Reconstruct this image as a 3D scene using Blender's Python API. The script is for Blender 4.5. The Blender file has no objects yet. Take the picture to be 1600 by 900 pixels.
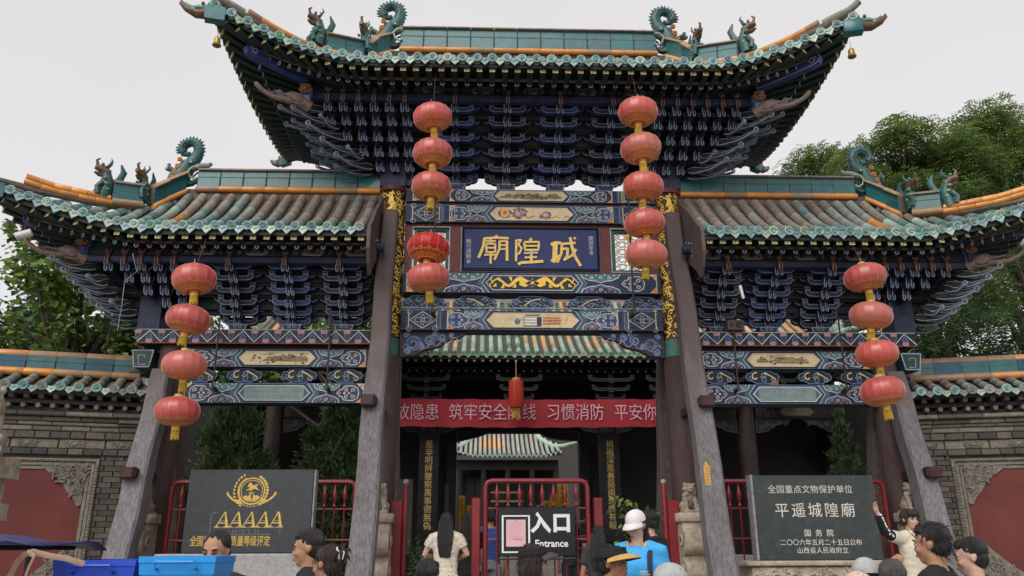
import bpy, math, random
from mathutils import Matrix, Vector, Euler, noise
random.seed(7)
PI = math.pi
SC = bpy.context.scene
C = SC.collection
V = Vector
# ---------------------------------------------------------------- camera
cam = bpy.data.cameras.new('camera'); camo = bpy.data.objects.new('camera', cam); C.objects.link(camo)
cam.sensor_width = 36; cam.lens = 1250 / 1600 * 36; cam.clip_start = .05; cam.clip_end = 800
p_, y_, r_ = math.radians(17.95), math.radians(-2.1), math.radians(-.23)
fw = V((-math.sin(y_) * math.cos(p_), math.cos(y_) * math.cos(p_), math.sin(p_)))
rt = V((math.cos(y_), math.sin(y_), 0)); up = rt.cross(fw)
r2 = rt * math.cos(r_) + up * math.sin(r_); u2 = -rt * math.sin(r_) + up * math.cos(r_)
mw = Matrix((r2, u2, -fw)).transposed().to_4x4(); mw.translation = (-.74, -11.8, 1.65)
camo.matrix_world = mw
SC.camera = camo
# ---------------------------------------------------------------- world: overcast sky
W = bpy.data.worlds.new('World'); SC.world = W; W.use_nodes = True
nt = W.node_tree; nt.nodes.clear()
sky = nt.nodes.new('ShaderNodeTexSky'); sky.sky_type = 'NISHITA'; sky.sun_disc = False
SUN_EL, SUN_AZ = math.radians(42), math.radians(205)      # azimuth clockwise from +Y
sky.sun_elevation = SUN_EL; sky.sun_rotation = SUN_AZ; sky.dust_density = 4
hs = nt.nodes.new('ShaderNodeHueSaturation'); hs.inputs['Saturation'].default_value = .15
bg1 = nt.nodes.new('ShaderNodeBackground'); bg1.inputs[1].default_value = .05
bg2 = nt.nodes.new('ShaderNodeBackground'); bg2.inputs[1].default_value = 1.0
tc = nt.nodes.new('ShaderNodeTexCoord'); nz = nt.nodes.new('ShaderNodeTexNoise'); nz.inputs['Scale'].default_value = 1.6
nz.inputs['Detail'].default_value = 3
mr = nt.nodes.new('ShaderNodeMapRange'); mr.inputs[1].default_value = .35; mr.inputs[2].default_value = .7
mxc = nt.nodes.new('ShaderNodeMix'); mxc.data_type = 'RGBA'
mxc.inputs[6].default_value = (.60, .60, .625, 1); mxc.inputs[7].default_value = (.69, .665, .655, 1)
ad = nt.nodes.new('ShaderNodeAddShader'); out = nt.nodes.new('ShaderNodeOutputWorld')
L = nt.links.new
L(tc.outputs['Generated'], nz.inputs['Vector']); L(nz.outputs['Fac'], mr.inputs[0]); L(mr.outputs[0], mxc.inputs[0])
L(mxc.outputs[2], bg2.inputs[0])
L(sky.outputs[0], hs.inputs['Color']); L(hs.outputs[0], bg1.inputs[0])
L(bg1.outputs[0], ad.inputs[0]); L(bg2.outputs[0], ad.inputs[1]); L(ad.outputs[0], out.inputs[0])
sun = bpy.data.lights.new('sun', 'SUN'); sun.energy = 2.0; sun.angle = math.radians(50); sun.color = (1, .96, .9)
so = bpy.data.objects.new('sun', sun); C.objects.link(so)
sd = V((math.sin(SUN_AZ) * math.cos(SUN_EL), math.cos(SUN_AZ) * math.cos(SUN_EL), math.sin(SUN_EL)))
so.rotation_euler = sd.to_track_quat('Z', 'Y').to_euler()
so.location = (0, -5, 30)
SC.view_settings.view_transform = 'Standard'; SC.view_settings.look = 'None'
SC.view_settings.exposure = 0; SC.view_settings.gamma = 1; SC.view_settings.use_curve_mapping = False
SC.cycles.max_bounces = 6; SC.cycles.diffuse_bounces = 3

# ---------------------------------------------------------------- materials
MATS = {}
def mat(name, c1, c2=None, rough=.7, scale=6, bump=.15, metal=0, dirt=.35, dirtc=None, var=.12, stretch=None, spec=.4, trans=0, detail=5, kind='noise'):
    if name in MATS: return MATS[name]
    m = bpy.data.materials.new(name); m.use_nodes = True; n = m.node_tree; N = n.nodes; K = n.links.new
    b = N['Principled BSDF']; b.inputs['Roughness'].default_value = rough; b.inputs['Metallic'].default_value = metal
    b.inputs['Specular IOR Level'].default_value = spec
    t = N.new('ShaderNodeTexCoord'); oi = N.new('ShaderNodeObjectInfo')
    sc = N.new('ShaderNodeVectorMath'); sc.operation = 'SCALE'; sc.inputs[0].default_value = (31, 17, 23)
    K(oi.outputs['Random'], sc.inputs['Scale'])
    av = N.new('ShaderNodeVectorMath'); av.operation = 'ADD'; K(t.outputs['Object'], av.inputs[0]); K(sc.outputs[0], av.inputs[1])
    vec = av.outputs[0]
    if stretch:
        mp = N.new('ShaderNodeMapping'); mp.inputs['Scale'].default_value = stretch; K(vec, mp.inputs[0]); vec = mp.outputs[0]
    n1 = N.new('ShaderNodeTexNoise'); n1.inputs['Scale'].default_value = scale; n1.inputs['Detail'].default_value = detail
    n1.inputs['Roughness'].default_value = .65; K(vec, n1.inputs['Vector'])
    r1 = N.new('ShaderNodeMapRange'); r1.inputs[1].default_value = .36; r1.inputs[2].default_value = .64; K(n1.outputs['Fac'], r1.inputs[0])
    mx = N.new('ShaderNodeMix'); mx.data_type = 'RGBA'; K(r1.outputs[0], mx.inputs[0])
    c2 = c2 or tuple(x * .72 for x in c1)
    mx.inputs[6].default_value = (*c1, 1); mx.inputs[7].default_value = (*c2, 1)
    col = mx.outputs[2]
    if dirt:
        n2 = N.new('ShaderNodeTexNoise'); n2.inputs['Scale'].default_value = scale * .35; n2.inputs['Detail'].default_value = 8
        n2.inputs['Roughness'].default_value = .75; K(av.outputs[0], n2.inputs['Vector'])
        r3 = N.new('ShaderNodeMapRange'); r3.inputs[1].default_value = .48; r3.inputs[2].default_value = .72; r3.inputs[4].default_value = dirt; K(n2.outputs['Fac'], r3.inputs[0])
        m2 = N.new('ShaderNodeMix'); m2.data_type = 'RGBA'; K(r3.outputs[0], m2.inputs[0]); K(col, m2.inputs[6])
        m2.inputs[7].default_value = (*(dirtc or (.09, .075, .06)), 1); col = m2.outputs[2]
    hv = N.new('ShaderNodeHueSaturation'); r4 = N.new('ShaderNodeMapRange'); r4.inputs[3].default_value = 1 - var; r4.inputs[4].default_value = 1 + var
    K(oi.outputs['Random'], r4.inputs[0]); K(r4.outputs[0], hv.inputs['Value']); K(col, hv.inputs['Color']); K(hv.outputs[0], b.inputs['Base Color'])
    if bump:
        bm = N.new('ShaderNodeBump'); bm.inputs['Strength'].default_value = bump; bm.inputs['Distance'].default_value = .02
        n3 = N.new('ShaderNodeTexNoise'); n3.inputs['Scale'].default_value = scale * 3; n3.inputs['Detail'].default_value = 4; K(vec, n3.inputs['Vector'])
        K(n3.outputs['Fac'], bm.inputs['Height']); K(bm.outputs[0], b.inputs['Normal'])
    if trans:
        b.inputs['Transmission Weight'].default_value = 0
        tr = N.new('ShaderNodeBsdfTranslucent'); K(hv.outputs[0], tr.inputs[0]); ms = N.new('ShaderNodeMixShader'); ms.inputs[0].default_value = trans
        K(b.outputs[0], ms.inputs[1]); K(tr.outputs[0], ms.inputs[2]); K(ms.outputs[0], N['Material Output'].inputs[0])
    m.diffuse_color = (*c1, 1)
    MATS[name] = m; return m

navy = mat('navy_paint', (.022, .030, .085), (.010, .014, .034), .6, 9, .1)
deepblue = mat('deep_blue_paint', (.024, .046, .19), (.016, .028, .11), .55, 9, .1)
blackp = mat('black_green_paint', (.008, .014, .013), (.005, .006, .006), .6, 7)
soffitg = mat('soffit_green', (.010, .030, .025), (.005, .016, .015), .6, 8, .15)
outl = mat('pale_outline_paint', (.30, .35, .42), (.17, .20, .27), .6, 12, .05, dirt=.5, dirtc=(.04, .045, .06))
outl2 = mat('bright_outline_paint', (.55, .58, .60), (.38, .42, .46), .6, 12, .05, dirt=.4, dirtc=(.08, .08, .09))
bluel = mat('light_blue_paint', (.15, .23, .44), (.09, .14, .31), .6, 12, .05)
green = mat('green_paint', (.045, .15, .13), (.03, .10, .085), .6, 10, .05)
teal = mat('teal_glaze', (.018, .135, .145), (.012, .085, .105), .3, 5, .1, dirt=.4, dirtc=(.12, .10, .08), spec=.6)
tealp = mat('pale_teal_glaze', (.20, .33, .315), (.10, .215, .22), .32, 14, .3, dirt=.55, dirtc=(.30, .29, .26), var=.25, spec=.6)
greeng = mat('green_glaze', (.13, .30, .19), (.06, .17, .11), .3, 10, .2, dirt=.5, dirtc=(.30, .28, .22), var=.3, spec=.6)
pgreen = mat('pale_green_glaze', (.36, .46, .38), (.24, .36, .30), .35, 8, .2, dirt=.5, dirtc=(.34, .27, .2), var=.22, spec=.5)
orange = mat('orange_glaze', (.70, .28, .045), (.55, .20, .04), .3, 6, .12, dirt=.45, dirtc=(.24, .17, .12), var=.15, spec=.6)
orangew = mat('worn_orange_glaze', (.42, .22, .10), (.26, .18, .13), .5, 7, .2, dirt=.6, dirtc=(.20, .17, .14))
bisque = mat('bare_brown_tile', (.29, .235, .19), (.19, .16, .135), .85, 9, .4, dirt=.5, dirtc=(.09, .08, .07), var=.2)
bisqueg = mat('grey_tile', (.28, .29, .26), (.19, .20, .185), .8, 9, .4, dirt=.45, dirtc=(.10, .13, .12), var=.2)
pan = mat('pan_tile_clay', (.17, .13, .105), (.10, .085, .07), .9, 14, .6, dirt=.5)
wood = mat('brown_painted_wood', (.075, .042, .038), (.05, .03, .03), .75, 5, .3, stretch=(3, 3, .4), dirt=.3)
woodd = mat('dark_red_wood', (.055, .018, .018), (.035, .013, .014), .6, 5, .15)
wgrey = mat('weathered_grey_wood', (.225, .215, .23), (.12, .108, .115), .85, 5, .6, stretch=(9, 9, .5), dirt=.6, dirtc=(.10, .062, .052))
wbrown = mat('weathered_brown_wood', (.15, .115, .10), (.085, .062, .056), .85, 5, .7, stretch=(7, 7, .45), dirt=.6, dirtc=(.06, .035, .03))
plank = mat('gable_board_wood', (.12, .085, .075), (.075, .055, .052), .8, 6, .4, stretch=(1, 3, 1))
redp = mat('oxblood_paint', (.125, .022, .02), (.085, .016, .016), .55, 6, .1)
cream = mat('cream_cartouche_paint', (.60, .48, .30), (.50, .39, .23), .6, 9, .05, dirt=.35, dirtc=(.20, .14, .09))
pink = mat('pink_paint', (.42, .22, .24), (.30, .15, .17), .6, 20, .0)
redd = mat('red_paint', (.33, .05, .03), (.22, .03, .02), .6, 20, .0)
gold = mat('gold_leaf', (.80, .52, .07), (.62, .38, .05), .4, 20, .2, metal=.15, dirt=.2)
yell = mat('yellow_paint', (.66, .56, .20), (.50, .43, .16), .6, 20, .05)
white = mat('white_paint', (.66, .65, .63), (.5, .49, .48), .5, 12, .05, dirt=.2)
black = mat('black_lacquer', (.008, .008, .009), (.005, .005, .006), .4, 10, .05)
ink = mat('ink_paint', (.07, .065, .05), (.04, .04, .03), .7, 30, 0)
inkb = mat('ochre_wash_paint', (.30, .22, .13), (.20, .14, .08), .7, 30, 0)
plaqueb = mat('plaque_blue', (.012, .023, .115), (.009, .016, .075), .55, 4, .1, dirt=.12)
carv = mat('carved_pale_wood', (.25, .18, .155), (.17, .12, .105), .7, 14, .4, dirt=.5)
nosew = mat('red_brown_carving', (.13, .045, .038), (.08, .025, .022), .6, 16, .3, dirt=.3)
brass = mat('brass', (.40, .27, .08), (.26, .17, .05), .4, 8, .1, metal=.7)
iron = mat('dark_iron', (.03, .024, .022), (.05, .03, .02), .7, 10, .3)

def brown_top(m, z0, z1, col):
    n = m.node_tree; N = n.nodes; K = n.links.new; b = N['Principled BSDF']; src = b.inputs['Base Color'].links[0].from_socket
    t = N.new('ShaderNodeTexCoord'); sx = N.new('ShaderNodeSeparateXYZ'); K(t.outputs['Object'], sx.inputs[0]); nn = N.new('ShaderNodeTexNoise'); nn.inputs['Scale'].default_value = 1.6; nn.inputs['Detail'].default_value = 6
    mp = N.new('ShaderNodeMapping'); mp.inputs['Scale'].default_value = (3, 3, .5); K(t.outputs['Object'], mp.inputs[0]); K(mp.outputs[0], nn.inputs['Vector'])
    ma = N.new('ShaderNodeMath'); ma.operation = 'MULTIPLY_ADD'; K(nn.outputs['Fac'], ma.inputs[0]); ma.inputs[1].default_value = 3.2; K(sx.outputs['Z'], ma.inputs[2])
    r = N.new('ShaderNodeMapRange'); r.inputs[1].default_value = z0 + 1.6; r.inputs[2].default_value = z1 + 1.6; K(ma.outputs[0], r.inputs[0])
    mx = N.new('ShaderNodeMix'); mx.data_type = 'RGBA'; K(r.outputs[0], mx.inputs[0]); K(src, mx.inputs[6]); mx.inputs[7].default_value = (*col, 1); K(mx.outputs[2], b.inputs['Base Color'])
brown_top(wgrey, 3.0, 4.6, (.105, .08, .078))      # old brown stain survives on the sheltered upper timber

# ---------------------------------------------------------------- mesh builder
class MB:
    def __init__(s): s.v = []; s.f = []; s.m = []
    def add(s, vs, fs, mi=0, M=None):
        o = len(s.v)
        if M is not None: vs = [tuple(M @ V(v)) for v in vs]
        s.v += [tuple(v) for v in vs]
        for i, f in enumerate(fs):
            s.f.append(tuple(a + o for a in f)); s.m.append(mi[i] if isinstance(mi, (list, tuple)) else mi)
        return s
    def box(s, x0, x1, y0, y1, z0, z1, mi=0, M=None):
        vs = [(x, y, z) for z in (z0, z1) for y in (y0, y1) for x in (x0, x1)]
        return s.add(vs, [(0, 2, 3, 1), (4, 5, 7, 6), (0, 1, 5, 4), (2, 6, 7, 3), (0, 4, 6, 2), (1, 3, 7, 5)], mi, M)
    def bbox(s, x0, x1, y0, y1, z0, z1, b=.006, mi=0, M=None):   # bevelled box (front-facing chamfer all round)
        P = [(x0 + b, y0, z0 + b), (x1 - b, y0, z0 + b), (x1 - b, y0, z1 - b), (x0 + b, y0, z1 - b)]
        Q = [(x0, y0 + b, z0), (x1, y0 + b, z0), (x1, y0 + b, z1), (x0, y0 + b, z1)]
        R = [(x0, y1, z0), (x1, y1, z0), (x1, y1, z1), (x0, y1, z1)]
        fs = [(0, 1, 2, 3)] + [(i, i + 4, (i + 1) % 4 + 4, (i + 1) % 4) for i in range(4)] + [(i + 4, i + 8, (i + 1) % 4 + 8, (i + 1) % 4 + 4) for i in range(4)] + [(11, 10, 9, 8)]
        return s.add(P + Q + R, fs, mi, M)
    def prism(s, poly, y0, y1, mi=0, M=None, mf=None):
        n = len(poly); a = sum(poly[i][0] * poly[(i + 1) % n][1] - poly[(i + 1) % n][0] * poly[i][1] for i in range(n))
        if a < 0: poly = poly[::-1]
        vs = [(x, y0, z) for x, z in poly] + [(x, y1, z) for x, z in poly]
        fs = [tuple(range(n)), tuple(range(2 * n - 1, n - 1, -1))] + [(i + n, (i + 1) % n + n, (i + 1) % n, i) for i in range(n)]
        return s.add(vs, fs, [mi if mf is None else mf] + [mi] * (n + 1), M)
    def outl(s, poly, y0, y1, b, md=0, ml=1, M=None, back=False):
        n = len(poly); a = sum(poly[i][0] * poly[(i + 1) % n][1] - poly[(i + 1) % n][0] * poly[i][1] for i in range(n))
        if a < 0: poly = poly[::-1]
        inn = inset(poly, b)
        vs = [(x, y0, z) for x, z in poly] + [(x, y1, z) for x, z in poly] + [(x, y0, z) for x, z in inn] + [(x, y0 + .004, z) for x, z in inn]
        fs = [tuple(range(3 * n, 4 * n)), tuple(range(2 * n - 1, n - 1, -1))]; ms = [md, md]
        for i in range(n):
            j = (i + 1) % n
            fs += [(i + n, j + n, j, i), (i, j, j + 2 * n, i + 2 * n), (i + 2 * n, j + 2 * n, j + 3 * n, i + 3 * n)]; ms += [md, ml, md]
        return s.add(vs, fs, ms, M)
    def tube(s, pts, rad, n=8, mi=0, M=None, cap=True, upv=None, sq=1.0):
        pts = [V(p) for p in pts]; k = len(pts)
        if not isinstance(rad, (list, tuple)): rad = [rad] * k
        vs = []; prev = None
        for i, p in enumerate(pts):
            d = (pts[min(i + 1, k - 1)] - pts[max(i - 1, 0)])
            if d.length < 1e-9: d = V((0, 0, 1))
            d.normalize()
            if prev is None:
                u = V(upv) if upv else (V((0, 0, 1)) if abs(d.z) < .9 else V((0, 1, 0)))
            else: u = prev
            u = (u - d * u.dot(d)).normalized(); prev = u; w = d.cross(u)
            for j in range(n):
                a = 2 * PI * (j + .5) / n
                vs.append(tuple(p + (u * math.cos(a) + w * math.sin(a) * sq) * rad[i]))
        fs = [(i * n + j, i * n + (j + 1) % n, (i + 1) * n + (j + 1) % n, (i + 1) * n + j) for i in range(k - 1) for j in range(n)]
        if cap: fs += [tuple(range(n - 1, -1, -1)), tuple(range((k - 1) * n, k * n))]
        return s.add(vs, fs, mi, M)
    def lathe(s, prof, n=16, mi=0, M=None, mfun=None):
        vs = [(r * math.cos(2 * PI * j / n), r * math.sin(2 * PI * j / n), z) for r, z in prof for j in range(n)]
        fs = [(i * n + j, i * n + (j + 1) % n, (i + 1) * n + (j + 1) % n, (i + 1) * n + j) for i in range(len(prof) - 1) for j in range(n)]
        ms = [(mfun(i) if mfun else mi) for i in range(len(prof) - 1) for j in range(n)]
        fs += [tuple(range(n - 1, -1, -1)), tuple(range((len(prof) - 1) * n, len(prof) * n))]; ms += [ms[0], ms[-1]]
        return s.add(vs, fs, ms, M)
    def ell(s, c, r, n=10, k=7, mi=0, M=None):
        vs = []
        for i in range(k + 1):
            t = PI * i / k
            for j in range(n):
                a = 2 * PI * j / n
                vs.append((c[0] + r[0] * math.sin(t) * math.cos(a), c[1] + r[1] * math.sin(t) * math.sin(a), c[2] - r[2] * math.cos(t)))
        fs = [(i * n + j, i * n + (j + 1) % n, (i + 1) * n + (j + 1) % n, (i + 1) * n + j) for i in range(k) for j in range(n)]
        return s.add(vs, fs, mi, M)
    def mesh(s, name, mats, smooth=None):
        me = bpy.data.meshes.new(name); me.from_pydata(s.v, [], s.f)
        for m in (mats if isinstance(mats, (list, tuple)) else [mats]): me.materials.append(m)
        me.polygons.foreach_set('material_index', s.m)
        if smooth is not None:
            me.shade_smooth()
            if smooth < 180: me.set_sharp_from_angle(angle=math.radians(smooth))
        me.update(); return me

def inset(poly, b):
    n = len(poly); o = []
    for i in range(n):
        p0, p1, p2 = V(poly[i - 1]), V(poly[i]), V(poly[(i + 1) % n])
        d1 = (p1 - p0).normalized(); d2 = (p2 - p1).normalized()
        n1 = V((-d1.y, d1.x)); n2 = V((-d2.y, d2.x)); m = n1 + n2
        m = n1 if m.length < 1e-6 else m / max(.35, m.length_squared / 2) 
        o.append(tuple(p1 + m * b))
    return o

WL = {}                                                 # world location of each parent
def obj(name, mb, mats=None, parent=None, smooth=None, at=None, rot=None, scale=None, over=None):
    me = mb if isinstance(mb, bpy.types.Mesh) else mb.mesh(name, mats, smooth)
    o = bpy.data.objects.new(name, me); C.objects.link(o)
    w = V(at) if at is not None else V((0, 0, 0)); WL[o.name] = w
    if parent is not None:
        o.parent = parent; o.location = w - WL[parent.name]
    else: o.location = w
    if rot is not None: o.rotation_euler = rot
    if scale is not None: o.scale = scale if not isinstance(scale, (int, float)) else (scale,) * 3
    if over is not None:
        o.material_slots[0].link = 'OBJECT'; o.material_slots[0].material = over
    return o
def tag(o, label, cat, group=None, kind=None):
    if label: o['label'] = label
    if cat: o['category'] = cat
    if group: o['group'] = group
    if kind: o['kind'] = kind
    return o
def thing(name, loc, label, cat, group=None):
    o = bpy.data.objects.new(name, None); C.objects.link(o); o.location = loc; WL[o.name] = V(loc); o.empty_display_size = .2
    return tag(o, label, cat, group)
def loc_obj(name, mb, mats, parent, smooth=None, **kw):   # vertices given relative to the thing's own base
    return obj(name, mb, mats, parent, smooth, at=WL[parent.name], **kw)
def copy_tree(o, parent=None):
    c = o.copy(); C.objects.link(c); WL[c.name] = WL.get(o.name, V((0, 0, 0))).copy()
    if parent is not None: c.parent = parent
    for ch in o.children: copy_tree(ch, c)
    return c

_off = [0]
class Dec:
    """painted or gilded relief: ribbons and patches laid a few mm proud on the plane y = Y (or mapped by fn)"""
    def __init__(s, Y, fn=None, t=.0025): s.b = MB(); s.Y = Y; s.t = t; s.fn = fn; s.k = 0
    def _p(s, x, z, h):
        if s.fn: return s.fn(x, z, h)
        return (x, s.Y - h, z)
    def _h(s): s.k += 1; return s.t + .00012 * (s.k % 40)
    def rib(s, pts, w, mi=0, closed=False, taper=None):
        n = len(pts); L_ = []; R_ = []
        if n < 2: return
        h = s._h()
        for i, p in enumerate(pts):
            a = pts[i - 1] if (i or closed) else p; b = pts[(i + 1) % n] if (i < n - 1 or closed) else p
            dx, dz = b[0] - a[0], b[1] - a[1]; l = math.hypot(dx, dz) or 1
            ww = w / 2 * (taper(i / (n - 1)) if taper else 1)
            nx, nz = -dz / l * ww, dx / l * ww
            L_.append(s._p(p[0] + nx, p[1] + nz, h)); R_.append(s._p(p[0] - nx, p[1] - nz, h))
        m = n if closed else n - 1
        s.b.add(L_ + R_, [(i, (i + 1) % n, n + (i + 1) % n, n + i) for i in range(m)], mi)
    def patch(s, poly, mi=0):
        h = s._h(); s.b.add([s._p(x, z, h) for x, z in poly], [tuple(range(len(poly)))], mi)
    def disc(s, x, z, r, mi=0, n=10, sx=1): s.patch([(x + r * sx * math.cos(2 * PI * i / n), z + r * math.sin(2 * PI * i / n)) for i in range(n)], mi)
    def ring(s, x, z, r, w, mi=0, n=14, sx=1): s.rib([(x + r * sx * math.cos(2 * PI * i / n), z + r * math.sin(2 * PI * i / n)) for i in range(n)], w, mi, True)
    def spiral(s, x, z, r, w, mi=0, a0=0, turns=1.4, d=1, n=16):
        s.rib([(x + r * (1 - .8 * i / n) * math.cos(a0 + d * 2 * PI * turns * i / n), z + r * (1 - .8 * i / n) * math.sin(a0 + d * 2 * PI * turns * i / n)) for i in range(n + 1)], w, mi)
    def done(s, name, mats, parent, **kw): return obj(name, s.b, mats, parent, **kw)
PAL = [outl2, deepblue, bluel, green, cream, redd, pink, gold, ink, white, orange, inkb, navy, teal]   # palette for painted decoration
oWH, oDB, oBL, oGR, oCR, oRD, oPK, oGO, oIK, oW, oOR, oOC, oNV, oTL = range(14)

def text(body, size, M, material, name, parent, extrude=.004, bold=0, sx=1, align='CENTER', spacing=1.0, line=1.0):
    cu = bpy.data.curves.new('t', 'FONT'); cu.body = body; cu.size = size; cu.extrude = extrude; cu.offset = bold
    cu.align_x = align; cu.align_y = 'CENTER'; cu.space_character = spacing; cu.space_line = line; cu.resolution_u = 2
    o = bpy.data.objects.new('t', cu); C.objects.link(o)
    me = bpy.data.meshes.new_from_object(o.evaluated_get(bpy.context.evaluated_depsgraph_get()))
    bpy.data.objects.remove(o); me.transform(M @ Matrix.Diagonal((sx, 1, 1, 1))); me.materials.clear(); me.materials.append(material)
    return obj(name, me, None, parent)
def face(x, y, z, rz=0):                                 # text standing upright, readable from -y
    return Matrix.Translation((x, y, z)) @ Matrix.Rotation(rz, 4, 'Z') @ Matrix.Rotation(PI / 2, 4, 'X')
def lerp(a, b, t): return a + (b - a) * t
def poly_at(pts, t):                                     # point along a polyline, t in 0..1 by index
    k = t * (len(pts) - 1); i = min(int(k), len(pts) - 2); f = k - i
    return V(pts[i]).lerp(V(pts[i + 1]), f)
# ================================================================ THE GATE
gate = thing('memorial_gate', (0, 0, .45), 'tall painted timber gate with three green tiled roofs and a blue plaque', 'gate')
G = gate
# ---- columns and braces
for sx in (-1, 1):
    b = MB(); b.tube([(sx * 2.2, 0, .45), (sx * 2.2, 0, 4.36)], [.215, .2], 20)
    col = obj('column', b, [woodd if 0 else wood], G, smooth=40)
    b = MB(); b.lathe([(.19, 4.36), (.2, 4.37), (.2, 4.62), (.195, 4.63), (.195, 7.02), (.24, 7.03), (.24, 7.1)], 20, 0, Matrix.Translation((sx * 2.2, 0, 0)), mfun=lambda i: 0 if i < 3 else (1 if i < 4 else 2))
    obj('column_shaft', b, [green, woodd, redp], col, smooth=40)
    b = MB(); b.lathe([(.3, .45), (.34, .5), (.34, .6), (.26, .68)], 20, 0, Matrix.Translation((sx * 2.2, 0, 0)))
    obj('column_base', b, [carv], col, smooth=40)
    # gilded dragon scroll wound round the upper shaft
    def cyl(x, z, h, sx=sx): return (sx * 2.2 + (.198 + h) * math.sin(x), -(.198 + h) * math.cos(x), z)
    d = Dec(0, cyl, .006); rr = random.Random(3 + sx)
    for k in range(104):
        z = 4.66 + (k // 2) * .045; a = 1.2 * math.sin(k * .5) + (1.0 if k % 2 else -1.0)
        if k % 5 == 4: continue
        d.rib([(a + .33 * math.sin(q * .9), z + q * .028) for q in range(7)], .036, 0, taper=lambda t: math.sin(PI * min(1, t + .15)) + .15)
        for e in (-1, 1):
            aa = a + e * .7; d.rib([(aa + e * .16 * math.cos(q * .8), z + .05 * math.sin(q * .8) + .01 * q) for q in range(7)], .026, 0)
            d.rib([(aa + e * .45 + .1 * math.cos(q), z + .03 + .035 * math.sin(q)) for q in range(5)], .022, 0)
    for k in range(7):
        d.disc(.15 * math.sin(k * 2.1), 6.6 + k * .05, .05, 0, 9, 1.8)
    d.done('gilded_dragon_scroll', [gold], col)
    b = MB(); b.tube([(sx * 5.35, 0, .45), (sx * 5.35, 0, 4.5)], [.215, .19], 20); oc = obj('column', b, [wood], G, smooth=40)
    b = MB(); b.lathe([(.3, .45), (.34, .5), (.34, .6), (.26, .68)], 20, 0, Matrix.Translation((sx * 5.35, 0, 0)))
    obj('column_base', b, [carv], oc, smooth=40)
    # leaning braces, front and back
    for (X, zt, ys, m_, w0, w1, yf) in ((2.2, 6.62, -1, wgrey, .115, .165, 1.75), (5.35, 4.1, -1, wgrey, .13, .17, 1.15), (2.2, 6.5, 1, wbrown, .12, .16, 1.75), (5.35, 4.0, 1, wbrown, .12, .16, 1.1)):
        b = MB(); pts = []
        rb = random.Random(int(X * 10) + sx)
        for k in range(15):
            t = k / 14; z = lerp(zt, .45, t); y = ys * lerp(.26, yf, t); w = lerp(w0, w1, t)
            wob = .012 * math.sin(k * 1.3 + X + sx)
            c = .03
            sec = [(-w + c, -w), (w - c, -w), (w, -w + c), (w, w - c), (w - c, w), (-w + c, w), (-w, w - c), (-w, -w + c)]
            pts.append([(sx * X + wob + a_ * (1 + rb.uniform(-.015, .015)), y + b_, z) for a_, b_ in sec])
        vs = [p for r in pts for p in r]
        fs = [(i * 8 + j, (i + 1) * 8 + j, (i + 1) * 8 + (j + 1) % 8, i * 8 + (j + 1) % 8) for i in range(14) for j in range(8)] + [tuple(range(8)), tuple(range(14 * 8 + 7, 14 * 8 - 1, -1))]
        b.add(vs, fs, 0); br = obj('leaning_brace', b, [m_], G)
        if ys < 0:
            t = (zt - (3.5 if X < 3 else 2.6)) / (zt - .45); z = lerp(zt, .45, t); y = -lerp(.26, yf, t)
            bb = MB(); bb.bbox(sx * X - .05, sx * X + .05, y - w1 - .09, 0, z - .055, z + .055, .015)
            bb.bbox(sx * X - .09 + sx * .06, sx * X + .09 + sx * .06, y - w1 - .12, y - w1 + .02, z - .075, z + .075, .02)
            obj('tie_peg', bb, [woodd], br)
    # tie board between outer column and wall (short stub)
# ---- horizontal beams with painted decoration
def medallion(d, x, z, h, s, a, b_, dots):
    """pointed ruyi-head medallion of half-height h; s = direction of its tip"""
    out_ = [(x + s * p * h, z + q * h) for p, q in ((1.5, 0), (1.15, .38), (.85, .44), (.65, .8), (.1, .88), (-.5, .86), (-.95, .6), (-1.1, 0), (-.95, -.6), (-.5, -.86), (.1, -.88), (.65, -.8), (.85, -.44), (1.15, -.38))]
    d.patch([(x + (p - x) * 1.0, q) for p, q in out_], a)
    d.rib(out_, h * .11, oWH, True); d.rib([(x + (p - x) * .82, z + (q - z) * .82) for p, q in out_], h * .07, b_, True)
    for e in (-1, 1):
        d.spiral(x + s * .35 * h, z + e * .38 * h, .26 * h, h * .08, oWH, e * 1.2, 1.2, e); d.spiral(x - s * .45 * h, z + e * .36 * h, .28 * h, h * .08, oWH, PI + e, 1.2, -e)
    for i, c in enumerate(dots): d.disc(x + s * (1.15 - i * .55) * h, z, h * .15, c, 8)
def halfcloud(d, x, z0, h, w, e, a, b_, c):
    """half medallion hanging from the beam's edge; e = +1 up from bottom, -1 down from top"""
    P = [(x + w * p, z0 + e * h * q) for p, q in ((-1, 0), (-.92, .35), (-.6, .62), (-.25, .7), (0, .86), (.25, .7), (.6, .62), (.92, .35), (1, 0))]
    d.patch(P if e > 0 else P[::-1], a); d.rib(P, h * .09, oWH); d.rib([(x + (p - x) * .8, z0 + (q - z0) * .8) for p, q in P], h * .06, b_)
    for q in (-.45, 0, .45): d.spiral(x + q * w, z0 + e * h * .3, h * .2, h * .065, c if q else oWH, 0, 1.2, e)
    for q in (-.7, -.22, .22, .7): d.disc(x + q * w, z0 + e * h * .1, h * .085, c, 7)
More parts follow.
